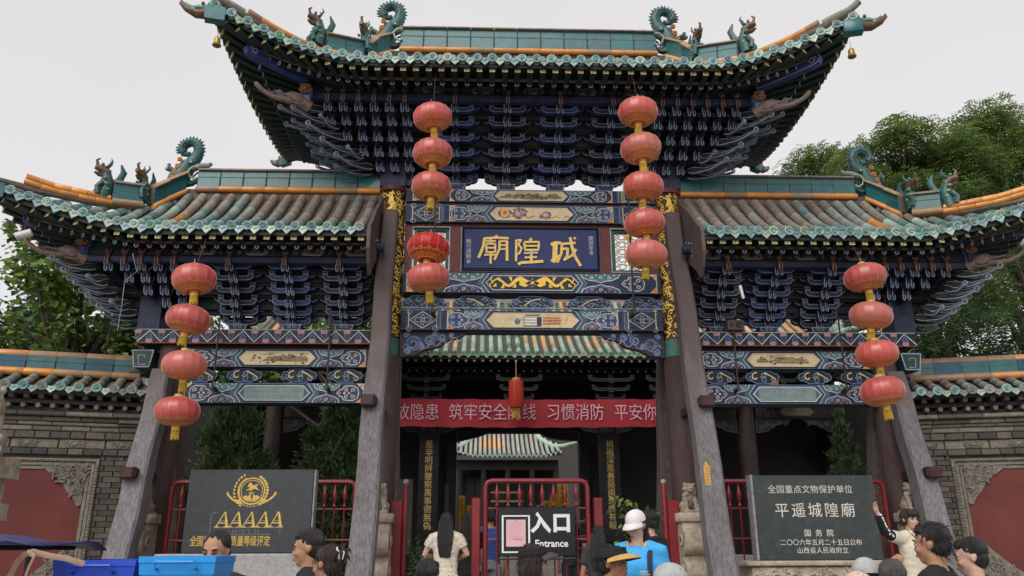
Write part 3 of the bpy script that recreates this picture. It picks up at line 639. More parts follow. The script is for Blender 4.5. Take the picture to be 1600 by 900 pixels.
# corner posts of the tiers
for s in (-1, 1):
    b = MB(); b.box(s * 2.2 - .2, s * 2.2 + .2, -.2, .2, 7.1, 7.9); obj('corner_block', b, [navy], G); b = MB(); b.box(s * 5.7 - .16, s * 5.7 + .16, -.2, .2, 4.73, 5.5); obj('corner_block', b, [navy], G)
# long hooked slanting arms fanning out of the corners
def hook(p0, dr, l, w=.05, tip=.045, droop=.10):
    """tapered lipped arm from p0 along dr (horizontal) ending in an upward curl; outlined in pale paint"""
    b = MB(); dv = V((dr[0], dr[1], 0)).normalized(); n_ = V((-dv.y, dv.x, 0)); M = Matrix.Translation(p0) @ Matrix(((dv.x, n_.x, 0), (dv.y, n_.y, 0), (0, 0, 1))).to_4x4()
    up_ = []; lo = []; T = .020
    for k in range(9):
        t = k / 8; x = l * t; z = -droop * math.sin(t * 1.9) * .9 + (.06 * max(0, t - .65) / .35); hh = lerp(.05, .014, t ** .8) + .03 * math.exp(-((t - .3) / .13) ** 2)
        up_.append((x, z + hh)); lo.append((x, z - hh * .6))
    b.prism(up_ + lo[::-1], -T, T, 0, M)
    c = (l + .012, up_[-1][1] + tip * .25)
    for e in (-1, 1):
        b.tube([M @ V((c[0] + tip * (1 - q / 16) * math.cos(-2.2 + q * .5), e * T * (1 - q / 20), c[1] + tip * (1 - q / 16) * math.sin(-2.2 + q * .5))) for q in range(14)], .011 if e * n_.y < 0 else .008, 5, 1)
        b.tube([M @ V((p_[0], e * T, p_[1])) for p_ in up_[1:]], .006, 4, 1) if e * n_.y < 0 else None; b.tube([M @ V((p_[0], e * T, p_[1])) for p_ in lo[1:]], .010 if e * n_.y < 0 else .006, 4, 1)
    return b
for s in (-1, 1):
    for (tiers, cx, zo, L0) in ((MT, 2.25, 0, .62), (WT, 5.72, 0, .5)):
        for i, (yy, zz) in enumerate(tiers):
            if i < 1: continue
            o_ = -yy; base = (s * (cx + o_ * .85), yy * .85, zz + .02)
            for j, (dx, dy, ll) in enumerate(((1, -.85, 1.1), (1, -.42, 1.0), (.62, -1, .5), (1, -.05, .9))):
                if (j == 2 and i % 2) or (j == 3 and i % 2 == 0): continue
                l = (L0 * ll + o_ * .12)
                obj('slanting_arm', hook((base[0], base[1] + (.0, .1, -.03, .25)[j], base[2] - .03 * j), (s * dx, dy), l, tip=.044 if j else .055), [blackp, outl], G)
            for yv in (-.3, .1, .5, .9):                      # side elevation noses reaching outwards
                if abs(yv) < o_ + .2 and abs(yy) > .4 and yv > yy + .3:
                    obj('slanting_arm', hook((s * (cx + o_ * .85), yv, zz - .04), (s, -.12), .5, tip=.04), [navy, outl], G)
# corner drop block, light blue post and gilt flower
flw = MB()
for k in range(8): a = 2 * PI * k / 8; flw.ell((.07 * math.cos(a), -.02, .045 * math.sin(a)), (.034, .03, .024), 7, 5)
flw.ell((0, -.05, 0), (.05, .04, .04), 9, 6); flw.ell((0, -.02, .06), (.09, .05, .03), 9, 6)
FLW = flw.mesh('gilt_flower_boss', [mat('dull_gilt', (.28, .13, .04), (.14, .06, .025), .5, 30, .3)], 60)
for s in (-1, 1):
    for (x, y, z) in ((3.42, -1.17, 8.12), (6.5, -.78, 5.82)):
        b = MB(); b.bbox(s * x - .06, s * x + .06, y - .06, y + .06, z - .19, z - .03, .008); b.bbox(s * x - .08, s * x + .08, y - .05, y + .2, z - .03, z + .1, .01)
        o = obj('corner_post', b, [bluel], G); obj('gilt_flower_boss', FLW, None, o, at=(s * x, y - .09, z + .03))

# ---------------------------------------------------------------- roofs
TL = .2
b = MB(); n = 8                                                    # one barrel cover tile, unit length along +y, lip at the lower end
for (y, r0) in ((0, .0645), (.03, .0645), (.035, .0625), (1.0, .0595)): b.v += [(r0 * math.cos(PI * j / n), y, r0 * math.sin(PI * j / n) - .004) for j in range(n + 1)]
b.f = [(i * (n + 1) + j, i * (n + 1) + j + 1, (i + 1) * (n + 1) + j + 1, (i + 1) * (n + 1) + j) for i in range(3) for j in range(n)] + [tuple(range(n, -1, -1))]
b.m = [0] * len(b.f); BAR = b.mesh('cover_tile', [bisque], 40)
b = MB()                                                            # round end tile with raised rim and a curled dragon
pr = [(.0, .0), (.042, .004), (.05, .012), (.058, .014), (.068, .008), (.069, -.02)]
b.lathe([(max(r_, .001), z_) for r_, z_ in pr][::-1], 16, 0, Matrix.Rotation(PI / 2, 4, 'X'))
b.tube([(.03 * math.cos(t) * (1 - t / 9), -.014, .03 * math.sin(t) * (1 - t / 9)) for t in [q * .6 for q in range(12)]], .007, 5, 0)
b.ell((.012, -.012, .012), (.014, .01, .012), 6, 4); b.ell((-.022, -.01, -.02), (.012, .008, .01), 6, 4)
EDISC = b.mesh('end_tile', [tealp], 50)
def drip_m():
    b = MB(); P = [(-.105, .075), (-.1, .02), (-.062, -.006), (-.03, -.035), (0, -.062), (.03, -.035), (.062, -.006), (.1, .02), (.105, .075), (.05, .045), (0, .035), (-.05, .045)]
    b.outl(P, -.01, .012, .009, 0, 0)
    b.tube([(-.035, -.012, .02), (-.015, -.014, -.005), (.01, -.014, .012), (.035, -.012, .012)], .006, 4)
    return b
DRIP = drip_m().mesh('drip_tile', [tealp])
b = MB(); b.box(-.034, .034, 0, .34, -.034, .034, 0); b.add([(-.036, -.004, -.036), (.036, -.004, -.036), (.036, -.004, .038), (-.036, -.004, .038), (-.036, .004, -.036), (.036, .004, -.036), (.036, .004, .038), (-.036, .004, .038)], [(0, 1, 2, 3), (0, 4, 5, 1), (3, 2, 6, 7), (0, 3, 7, 4), (1, 5, 6, 2)], 1)
d = Dec(-.004, t=.001)                                              # green ground, yellow fret on the rafter end
for pts in (([(-.026, .0), (.026, .0)]), ([(0, -.026), (0, .026)]), ([(-.024, 0), (-.024, .026)]), ([(.024, 0), (.024, -.026)]), ([(0, .024), (.026, .024)]), ([(0, -.024), (-.026, -.024)])): d.rib(pts, .009, 2)
b.add(d.b.v, d.b.f, 2)
RSQ = b.mesh('flying_rafter', [soffitg, yell, green])
b = MB(); b.tube([(0, 0, 0), (0, .6, 0)], .036, 10, 0); b.lathe([(.036, 0), (.036, .003)], 12, 1, Matrix.Translation((0, -.001, 0)) @ Matrix.Rotation(PI / 2, 4, 'X')); b.lathe([(.02, 0), (.019, .005)], 10, 2, Matrix.Translation((.0, -.001, -.006)) @ Matrix.Rotation(PI / 2, 4, 'X')); b.lathe([(.028, 0), (.027, .0042)], 12, 3, Matrix.Translation((.0, -.001, -.002)) @ Matrix.Rotation(PI / 2, 4, 'X'))
REYE = b.mesh('eye_rafter', [soffitg, outl, black, outl2], 60)
tile_tones = [bisque, bisque, bisqueg, bisque, bisqueg, tealp, tealp, orangew]
def roof(name, label_, rows, Ye, Ze, ytop, yr, Zr, X0, X1, side, tile_pieces, purl, raf_dx, hipside):
    """front slope with barrel rows + mirrored rear; purl(x) gives the inner end of the rafters"""
    def surf(x, y):
        e = Ye(x); s_ = max(0, min(1, (y - e) / (yr - e))); z0 = Ze(x) - .05
        q_ = .5 if Zr > 8 else .68; return z0 + (Zr - z0) * (q_ * s_ + (1 - q_) * s_ * s_)
    # bed of pan tiles
    b = MB(); nx = int(abs(X1 - X0) / .111) + 1; ny = 14; G_ = []
    for i in range(nx + 1):
        x = lerp(X0, X1, i / nx); yt = ytop(abs(x))
        for k in range(ny + 1):
            y = lerp(Ye(x), yt, k / ny); G_.append((x, y, surf(x, y) - .03 - .0 * (i % 2) + .012 * (k % 2)))
    b.add(G_, [(i * (ny + 1) + k, (i + 1) * (ny + 1) + k, (i + 1) * (ny + 1) + k + 1, i * (ny + 1) + k + 1) for i in range(nx) for k in range(ny)])
    rf = obj('tiled_roof', b, [pan], G)
    # rear slope mirrored, coarse rows in one part
    b = MB(); b.add([(x, -y, z) for x, y, z in G_], [(i * (ny + 1) + k, i * (ny + 1) + k + 1, (i + 1) * (ny + 1) + k + 1, (i + 1) * (ny + 1) + k) for i in range(nx) for k in range(ny)])
    for x in rows:
        yt = ytop(abs(x))
        b.tube([(x, -lerp(Ye(x), yt, k / 5), surf(x, lerp(Ye(x), yt, k / 5)) + .0) for k in range(6)], .058, 6)
    o = obj('rear_tile_rows', b, [bisqueg], rf); o['kind'] = 'stuff'
    rr = random.Random(len(rows) + int(X0 * 10))
    for ri, x in enumerate(rows):
        yt = ytop(abs(x)); y = Ye(x); k = 0
        if tile_pieces:
            tone = rr.random(); inner = abs(x) < 4.2
            while y < yt - .04:
                L_ = min(TL * 1.03, yt - y + .02); z = surf(x, y); z2 = surf(x, y + L_); ang = math.atan2(z2 - z, L_); LL = math.hypot(L_, z2 - z)
                if inner: mt = (tealp if k == 0 else (bisqueg if k <= 2 and tone > .5 else (bisque if rr.random() < .85 else bisqueg)))
                else:
                    mt = rr.choice((tealp, pgreen, tealp)) if k <= rr.choice((1, 1, 2, 3)) else (bisqueg if tone > .45 else bisque) if rr.random() < .8 else rr.choice((bisqueg, tealp))
                    if k in (1, 2) and 4.4 < abs(x) < 5.2 and int(abs(x) * 50) % 3 == 0: mt = orangew if rr.random() < .4 else orange
                obj('cover_tile', BAR, None, rf, at=(x + rr.uniform(-.004, .004), y - .01, z + .004), rot=(ang + .02, 0, rr.uniform(-.02, .02)), scale=(1.16, LL * 1.02, 1.16), over=mt)
                y += L_ * .97; k += 1
        else:
            b = MB(); pts = [(x, lerp(y, yt, q / 6), surf(x, lerp(y, yt, q / 6)) + .004) for q in range(7)]; b.tube(pts, .062, 8)
            obj('cover_tile_row', b, [tealp if rr.random() < .2 else bisqueg], rf, smooth=50)
        x_, y_, z_ = x, Ye(x), Ze(x)
        dy = (Ye(x + .05) - Ye(x - .05)) / .1; dz = (Ze(x + .05) - Ze(x - .05)) / .1
        rz = math.atan(dy)
        mt = rr.choice((tealp, tealp, tealp, pgreen, greeng if rr.random() < .3 else tealp))
        obj('end_tile', EDISC, None, rf, at=(x_, y_ - .02, z_ - .015), rot=(-.08 + rr.uniform(-.05, .05), rr.uniform(-3, 3), rz), over=mt)
        if ri < len(rows) - 1:
            xm = (x + rows[ri + 1]) / 2
            obj('drip_tile', DRIP, None, rf, at=(xm, Ye(xm) - .012, Ze(xm) - .065), rot=(-.12, -math.atan(dz), rz), over=rr.choice((tealp, tealp, pgreen)), scale=(1.05, 1, 1.3))
            if rr.random() < .45: b = MB(); b.lathe([(.02, 0), (.026, .02), (.012, .05), (.001, .055)], 7); obj('tile_nail_cap', b, [bisque], rf, at=(x_, y_ + .1, surf(x_, y_ + .1) + .055))
    # eave fascia, board line and soffit
    def line(t, dz, name, w, h, m_, a=X0, c=X1, par=rf):
        b = MB(); N_ = 48; vs = []
        for i in range(N_ + 1):
            x = lerp(a, c, i / N_); e = V((x, Ye(x), Ze(x))); p = V(purl(x)); q = e.lerp(p, t); q.z += dz
            vs += [(q.x, q.y - w, q.z - h), (q.x, q.y + w, q.z - h), (q.x, q.y + w, q.z + h), (q.x, q.y - w, q.z + h)]
        b.add(vs, [(i * 4 + j, (i + 1) * 4 + j, (i + 1) * 4 + (j + 1) % 4, i * 4 + (j + 1) % 4) for i in range(N_) for j in range(4)])
        return obj(name, b, m_, par)
    line(.06, -.11, 'eave_fascia', .015, .035, [blackp]); line(.40, -.195, 'eave_board', .02, .013, [mat('tan_edge_paint', (.17, .105, .06), (.10, .065, .045), .7, 9)])
    b = MB(); N_ = 40; vs = []
    for i in range(N_ + 1):
        x = lerp(X0, X1, i / N_); e = V((x, Ye(x) + .03, Ze(x) - .1)); p = V(purl(x)); m_ = e.lerp(p, .42)
        vs += [tuple(e), (m_.x, m_.y, m_.z - .055), tuple(p + V((0, 0, .02)))]
    b.add(vs, [(i * 3 + j, i * 3 + j + 1, (i + 1) * 3 + j + 1, (i + 1) * 3 + j) for i in range(N_) for j in range(2)])
    b.add([(x, -y, z) for x, y, z in vs], [(i * 3 + j, (i + 1) * 3 + j, (i + 1) * 3 + j + 1, i * 3 + j + 1) for i in range(N_) for j in range(2)])
    obj('soffit_boards', b, [soffitg if 0 else blackp], rf)
    n = int(abs(X1 - X0) / raf_dx)
    for i in range(n + 1):
        x = lerp(X0, X1, (i + .5) / (n + 1)); e = V((x, Ye(x), Ze(x))); p = V(purl(x)); d_ = (p - e); rz = math.atan2(-d_.x, d_.y)
        q = e.lerp(p, .1); q.z -= .155
        obj('flying_rafter', RSQ, None, rf, at=q, rot=(math.atan2(d_.z, math.hypot(d_.x, d_.y)) * .6 - .12, 0, rz), scale=(1.12, 1, 1.2))
        q = e.lerp(p, .46); q.z -= .235; L_ = (p - q).length
        obj('eye_rafter', REYE, None, rf, at=q, rot=(.12, 0, rz), scale=(1, L_ / .6, 1))
    return rf, surf
# main roof
def tM(x): return max(0, (abs(x) - 2.5) / 2.1)
YeM = lambda x: -1.8 - .48 * tM(x) ** 1.5
ZeM = lambda x: 8.40 + .53 * tM(x) ** 1.8
def ytM(a):
    P = [(0, -.1), (2.35, -.1), (2.75, -.75), (4.62, -2.29)]
    for (a0, b0), (a1, b1) in zip(P, P[1:]):
        if a <= a1: return lerp(b0, b1, (a - a0) / (a1 - a0))
    return -2.29
purM = lambda x: (x if abs(x) < 2.5 else math.copysign(2.5 + (abs(x) - 2.5) * .47, x), -1.02, 8.44 - .0)
rfM, sfM = roof('main', '', [.215 * (i - 21) for i in range(43)], YeM, ZeM, ytM, 0, 9.62, -4.6, 4.6, 0, False, purM, .186, True)
# wings
def tW(x): return max(0, (abs(x) - 5.55) / 1.9)
YeW = lambda x: -1.3 - .45 * tW(x) ** 1.5
ZeW = lambda x: 5.955 + .42 * tW(x) ** 1.25
def ytW(a):
    P = [(0, -.1), (5.4, -.1), (5.75, -.5), (6.4, -.86), (7.1, -1.3), (7.47, -1.72)]
    for (a0, b0), (a1, b1) in zip(P, P[1:]):
        if a <= a1: return lerp(b0, b1, (a - a0) / (a1 - a0))
    return -1.76
purW = lambda x: (x if abs(x) < 5.7 else math.copysign(5.7 + (abs(x) - 5.7) * .45, x), -.72, 5.98)
RW = {}
for s in (-1, 1):
    rows = [s * (2.5 + .222 * i) for i in range(23)]
    RW[s] = roof('wing', '', rows if s > 0 else rows[::-1], YeW, ZeW, ytW, 0, 7.0, *((2.38, 7.45) if s > 0 else (-7.45, -2.38)), s, True, purW, .19, True)
# eave purlins with small painted frieze
def purlin(x0, x1, y, z0, z1, yf, zf0, zf1, cxs):
    b = MB(); b.bbox(x0, x1, y, y + .12, z0, z1, .01); b.tube([(x0 - .2, y + .1, zf1 + .06), (x1 + .2, y + .1, zf1 + .06)], .07, 10)
    o = obj('eave_purlin', b, [navy], G)
    b = MB(); b.box(x0, x1, yf, yf + .05, zf0, zf1); f = obj('frieze_board', b, [blackp], G); d = Dec(yf)
    for c in cxs:
        P = [(c - .17, (zf0 + zf1) / 2), (c - .12, zf1 - .01), (c + .12, zf1 - .01), (c + .17, (zf0 + zf1) / 2), (c + .12, zf0 + .01), (c - .12, zf0 + .01)]
        d.patch(P[::-1], 2); d.rib(P, .008, 0, True); r = random.Random(int(c * 50))
        for k in range(7): x = c + r.uniform(-.09, .09); d.disc(x, (zf0 + zf1) / 2 + r.uniform(-.02, .02), .013, 1, 5, 1.6)
        for e in (-1, 1): d.spiral(c + e * .25, (zf0 + zf1) / 2, .035, .008, 0, 0, 1.3, e)
    d.done('painted_scrollwork', [outl, ink, carv], f)
purlin(-3.35, 3.35, -1.14, 8.08, 8.19, -1.13, 8.2, 8.33, [-.8, 0, .8, 1.55, -1.55])
for s in (-1, 1):
    a, c = sorted((s * 2.42, s * 6.5)); purlin(a, c, -.80, 5.575, 5.67, -.79, 5.68, 5.80, [s * 3.24, s * 4.04, s * 2.6, s * 4.8])
# side eaves: soffit, rafters running outward, side slope rows (main and wings)
def sidesl(s, cx0, yE, xe, ze, zp, xp, xhip, root, nrow, hipf):
    b = MB(); vs = []; N_ = 30
    for i in range(N_ + 1):
        v_ = lerp(-1, 1, i / N_); y = v_ * yE; e = (s * xe(v_), y, ze(v_) - .1)
        vs += [e, (s * lerp(xe(v_), xp, .42), y * lerp(1, .6, .42), lerp(e[2], zp, .42) - .05), (s * xp, y * .5, zp + .02)]
    b.add(vs, [(i * 3 + j, i * 3 + j + 1, (i + 1) * 3 + j + 1, (i + 1) * 3 + j) for i in range(N_) for j in range(2)]); obj('soffit_boards', b, [blackp], root)
    n = nrow
    for i in range(n):
        v_ = lerp(-.97, .97, i / (n - 1)); e = V((s * xe(v_), v_ * yE, ze(v_))); p = V((s * xp, v_ * yE * .5, zp)); d_ = p - e; rz = math.atan2(-d_.x, d_.y)
        q = e.lerp(p, .07); q.z -= .16; L_ = d_.length
        o = obj('flying_rafter', RSQ, None, root, at=q, rot=(math.atan2(d_.z, math.hypot(d_.x, d_.y)) * .7, 0, rz), scale=(1.25, L_ * .5 / .34, 1.25))
        q = e.lerp(p, .42); q.z -= .215
        obj('eye_rafter', REYE, None, root, at=q, rot=(.0, 0, rz), scale=(1.2, (L_ * .58) / .6, 1.2))
    b = MB(); vs = []; K_ = 6                                             # side slope surface up to the hips
    for i in range(N_ + 1):
        v_ = lerp(-1, 1, i / N_); y = v_ * yE; xh = hipf(abs(y))
        for k in range(K_ + 1): x = lerp(xe(v_), xh, k / K_); zz = lerp(ze(v_) - .06, ZH(s, xh, y, root), (k / K_) ** 1.2); vs.append((s * x, y, zz))
    b.add(vs, [(i * (K_ + 1) + k, (i + 1) * (K_ + 1) + k, (i + 1) * (K_ + 1) + k + 1, i * (K_ + 1) + k + 1) for i in range(N_) for k in range(K_)])
    m = nrow - 2
    for i in range(m):
        v_ = lerp(-.96, .96, i / (m - 1)); y = v_ * yE; xh = hipf(abs(y)); b.tube([(s * lerp(xe(v_), xh, k / 4), y, lerp(ze(v_) - .03, ZH(s, xh, y, root) + .02, (k / 4) ** 1.2)) for k in range(5)], .06, 7)
        M = Matrix.Translation((s * xe(v_) + s * .02, y, ze(v_) - .015)) @ Matrix.Rotation(s * PI / 2, 4, 'Z') @ Matrix.Rotation(PI / 2, 4, 'X')
        b.lathe([(.066, -.02), (.066, .012), (.05, .014), (.045, .004), (.001, .004)], 12, 1, M)
        M = Matrix.Translation((s * xe(v_) + s * .01, y + yE / m, ze(v_) - .07)) @ Matrix.Rotation(s * PI / 2, 4, 'Z'); b.prism([(-.1, .07), (-.09, .02), (0, -.06), (.09, .02), (.1, .07)], -.01, .01, 1, M)
    o = obj('side_tile_rows', b, [bisqueg, tealp], root); o['kind'] = 'stuff'
    bb = MB(); bb.tube([(s * (xp + .02), -yE * .55, zp - .05), (s * (xp + .02), yE * .55, zp - .05)], .07, 8); bb.box(*sorted((s * (xp - .05), s * (xp + .07))), -yE * .5, yE * .5, zp - .32, zp - .14); obj('side_purlin', bb, [navy], root)
def hipM(a):
    P = [(0, 2.5), (.1, 2.35), (.75, 2.75), (2.29, 4.6)]
    for (a0, b0), (a1, b1) in zip(P, P[1:]):
        if a <= a1: return lerp(b0, b1, (a - a0) / (a1 - a0))
    return 4.6
def hipW(a):
    P = [(0, 5.4), (.1, 5.4), (.62, 5.8), (1.76, 7.45)]
    for (a0, b0), (a1, b1) in zip(P, P[1:]):
        if a <= a1: return lerp(b0, b1, (a - a0) / (a1 - a0))
    return 7.45
def ZH(s, xh, y, root):
    return (sfM if root is rfM else RW[s][1])(s * xh, -abs(y))
for s in (-1, 1):
    sidesl(s, 2.2, 2.28, lambda v_: 4.5 + .1 * v_ * v_, lambda v_: 8.55 + .38 * v_ * v_, 8.44, 3.42, 2.5, rfM, 22, hipM)
    sidesl(s, 5.8, 1.75, lambda v_: 7.3 + .15 * v_ * v_, lambda v_: 6.05 + .32 * v_ * v_, 5.98, 6.5, 5.4, RW[s][0], 17, hipW)
# ---- ridges
def seg_obj(name, prof_fn, p0, p1, parent, mats, smooth=None):
    p0, p1 = V(p0), V(p1); d_ = p1 - p0; L_ = d_.length; x_ = d_.normalized(); n_ = V((-x_.y, x_.x, 0)).normalized(); 
    M = Matrix.Translation(p0) @ Matrix((( x_.x, n_.x, 0), (x_.y, n_.y, 0), (x_.z, 0, 1))).to_4x4()
    b = MB(); prof_fn(b, L_, M); return obj(name, b, mats, parent, smooth=smooth)
def blockf(h, w, off=0):
    def f(b, L_, M):
        g = .006
        b.bbox(g, L_ - g, -w, w, .0 + off, h * .58 + off, .008, 0, M); b.bbox(g, L_ - g, -w * .86, w * .86, h * .58 + off, h + off, .006, 0, M); b.bbox(g, L_ - g, -w * 1.04, w * 1.04, h * .55 + off, h * .62 + off, .003, 1, M)
        b.box(0, L_, -w * .8, w * .8, off + .002, h + off - .002, 2, M)
    return f
def rollf(r, off=0, yo=0):
    def f(b, L_, M):
        for e in ((-1, 1) if yo else (0,)):
            b.tube([(0, e * yo, off), (.02, e * yo, off), (L_ * .97, e * yo, off), (L_ - .003, e * yo, off)], [r * .97, r, r, r * .93], 10, 0, M)
    return f
def capf(w, off):
    def f(b, L_, M):
        prof = [(-w, 0), (-w, .02), (-w * .7, .045), (0, .06), (w * .7, .045), (w, .02), (w, 0)]
        b.prism([(0, 0)] * 0 + prof, .003, L_ - .003, 0, M @ Matrix(((0, 1, 0, 0), (1, 0, 0, 0), (0, 0, 1, off), (0, 0, 0, 1))))
    return f
def ridge(pts, n, h, parent, w=.09, orange_cap=.35, seed=1, roll=True, off=.0):
    rr = random.Random(seed)
    for i in range(n):
        a, c = poly_at(pts, i / n), poly_at(pts, (i + 1) / n)
        if h:
            seg_obj('ridge_block', blockf(h, w, off + .045), a, c, parent, [teal, green, pan])
            seg_obj('ridge_cap', capf(w * 1.35, h + off + .045), a, c, parent, [orangew if rr.random() < orange_cap else bisque])
        if roll: seg_obj('ridge_roll', rollf(.052, off + .0, w * 1.0 if h else 0), a, c, parent, [orange if rr.random() < .8 else orangew], 50)
    return
ridge([(-2.2, 0, 9.68), (2.2, 0, 9.68)], 11, .38, rfM, .1, .3, 3)
for s in (-1, 1):
    ridge([(s * 2.42, -.1, 9.6), (s * 2.6, -.45, 9.28), (s * 2.66, -.72, 9.0)], 2, .3, rfM, .09, .8, 4)
    ridge([(s * 2.7, -.8, 8.96), (s * 3.22, -1.17, 8.83)], 2, .27, rfM, .09, .5, 6)
    ridge([(s * 3.22, -1.2, 8.86), (s * 3.5, -1.48, 8.83), (s * 3.8, -1.75, 8.85), (s * 4.13, -2.03, 8.93)], 7, 0, rfM, .06, seed=8)
    o = None
    b = MB(); b.box(*sorted((0, s * 2.4)), -.07, .07, 9.4, 9.67); obj('ridge_mortar', b, [pan], rfM); b = MB(); b.tube([(s * 3.2, -1.18, 8.74), (s * 3.7, -1.65, 8.73), (s * 4.1, -2.0, 8.80), (s * 4.5, -2.24, 8.97)], [.08, .08, .075, .05], 8); obj('hip_mortar', b, [pan], rfM)
    rw = RW[s][0]
    ridge([(s * 5.3, 0, 7.05), (s * 2.4, 0, 7.05)], 8, .28, rw, .09, .12, 9 + s)
    ridge([(s * 5.5, -.1, 6.98), (s * 5.68, -.35, 6.72), (s * 5.78, -.55, 6.53)], 2, .27, rw, .085, .9, 4)
    ridge([(s * 5.86, -.64, 6.5), (s * 6.2, -.87, 6.45)], 1, .25, rw, .085, .5, 6)
    ridge([(s * 5.86, -.66, 6.49), (s * 6.15, -.86, 6.455), (s * 6.45, -1.06, 6.45), (s * 6.8, -1.27, 6.455), (s * 7.13, -1.47, 6.51)], 7, 0, rw, .06, seed=18)
    ridge([(s * 6.2, -.9, 6.51), (s * 6.45, -1.08, 6.505), (s * 6.8, -1.29, 6.515), (s * 7.11, -1.47, 6.57)], 6, 0, rw, .06, seed=28)
    b = MB(); b.tube([(s * 5.8, -.56, 6.44), (s * 6.4, -1.0, 6.40), (s * 7.0, -1.38, 6.40), (s * 7.15, -1.48, 6.42), (s * 7.42, -1.68, 6.44)], [.045, .045, .04, .05, .04], 8); obj('hip_mortar', b, [pan], rw); b = MB(); b.box(*sorted((s * 2.39, s * 5.5)), -.07, .07, 6.85, 7.06); obj('ridge_mortar', b, [pan], rw)
    # gable board at the inner end of the wing roof
    P = [(-.02, 7.02), (-.4, 6.72), (-.8, 6.42), (-1.1, 6.14), (-1.32, 5.96), (-1.34, 5.62), (-1.22, 5.42), (-1.08, 5.30), (-.98, 5.42), (-.7, 5.62), (-.3, 5.8), (-.02, 5.9)]
    b = MB(); M = Matrix(((0, 1, 0, s * 2.36), (1, 0, 0, 0), (0, 0, 1, 0), (0, 0, 0, 1))); b.prism(P, -.025, .025, 0, M)
    o = obj('gable_board', b, [plank], rw)
    b = MB()
    for k in range(6):
        for x in (-.028, .028): b.ell((s * 2.36 + x, -.45 - .15 * (k % 3) - .05 * (k // 3), 5.95 + .1 * (k // 3) - .06 * (k % 3)), (.008, .016, .016), 6, 4)
    obj('board_nail', b, [outl2], o)
    # corner beams: long blue beam with spiral, dragon head end, elephant-like beast, bell
    for (p0, p1, root) in (((3.42, -1.25, 8.33), (4.2, -1.82, 8.47), rfM), ((6.5, -.85, 6.0), (7.15, -1.32, 6.03), rw)):
        a, c = V((s * p0[0], p0[1], p0[2])), V((s * p1[0], p1[1], p1[2])); d_ = (c - a); L_ = d_.length; x_ = d_.normalized(); n_ = V((-x_.y, x_.x, 0)).normalized()
        M = Matrix.Translation(a) @ Matrix(((x_.x, n_.x, 0), (x_.y, n_.y, 0), (x_.z, 0, 1))).to_4x4()
        b = MB(); P = [(0, -.07), (L_ * .85, -.09), (L_ * .96, -.06), (L_, .01), (L_ * .96, .08), (L_ * .85, .09), (0, .06)]
        b.outl(P, -.06, .06, .014, 0, 1, M); b.outl(P, .06, .065, .014, 0, 1, M)
        for q in (-.066, .07): b.tube([M @ V((L_ * .87 + .06 * (1 - t / 14) * math.cos(t), q, .06 * (1 - t / 14) * math.sin(t))) for t in [k * .6 for k in range(15)]], .008, 4, 1)
        obj('hip_beam', b, [deepblue, outl], root)
def beast(): # long-trunked carved head, points along +x
    b = MB()
    b.tube([(-.15, 0, -.06), (0, 0, 0), (.12, 0, .03), (.22, 0, .0)], [.09, .1, .09, .05], 10)
    b.tube([(.12, 0, -.03), (.28, 0, -.055), (.42, 0, -.05), (.54, 0, 0), (.62, 0, .06), (.63, 0, .09)], [.06, .045, .036, .034, .036, .03], 8)
    b.tube([(.2, .05, .0), (.3, .06, .01), (.4, .05, .03)], [.015, .014, .006], 6); b.tube([(.2, -.05, .0), (.3, -.06, .01), (.4, -.05, .03)], [.015, .014, .006], 6)
    b.tube([(.2, 0, .04), (.28, 0, .02), (.34, 0, .03), (.4, 0, .005), (.46, 0, .02)], [.03, .02, .018, .015, .01], 6)
    for e in (-1, 1):
        b.ell((.06, e * .09, .0), (.09, .02, .075), 10, 6); b.ell((.14, e * .075, .055), (.02, .02, .018), 7, 5)
        b.tube([(-.05, e * .08, -.08), (.05, e * .09, -.1), (.12, e * .07, -.09)], .014, 5)
    return b.mesh('carved_beast_head', [carv], 60)
BST = beast()
def dragon_tip(): # glazed dragon head closing the corner, points along +x
    b = MB()
    b.bbox(-.12, .16, -.08, .08, -.12, .1, .015, 0)
    b.tube([(.1, 0, .0), (.28, 0, -.03), (.42, 0, .03), (.5, 0, .11), (.5, 0, .15)], [.085, .07, .05, .035, .018], 8, 1)
    b.tube([(.12, 0, .09), (.25, 0, .085), (.34, 0, .06), (.42, 0, .09), (.44, 0, .13)], [.05, .045, .035, .03, .015], 8, 2)
    for e in (-1, 1): b.ell((.2, e * .05, .13), (.028, .024, .026), 8, 5, 1); b.tube([(.12, e * .05, .12), (.08, e * .07, .2), (.02, e * .06, .22)], [.02, .014, .006], 6, 2); b.tube([(.3, e * .05, .0), (.36, e * .05, .04)], [.012, .004], 5, 3)
    b.tube([(.2, 0, -.02), (.33, 0, .02)], [.03, .015], 6, 1)
    return b.mesh('dragon_head_end', [teal, mat('brown_glaze', (.14, .07, .035), (.07, .04, .025), .35, 12, .3), greeng, white], 50)
DT = dragon_tip()
b = MB(); b.lathe([(.058, -.14), (.062, -.13), (.05, -.11), (.042, -.05), (.04, -.02), (.02, .0), (.004, .01)], 14); b.tube([(0, 0, .0), (0, 0, .12)], .006, 5); b.tube([(0, 0, -.12), (0, 0, -.17)], [.008, .016], 6)
BELL = b.mesh('wind_bell', [brass], 50)
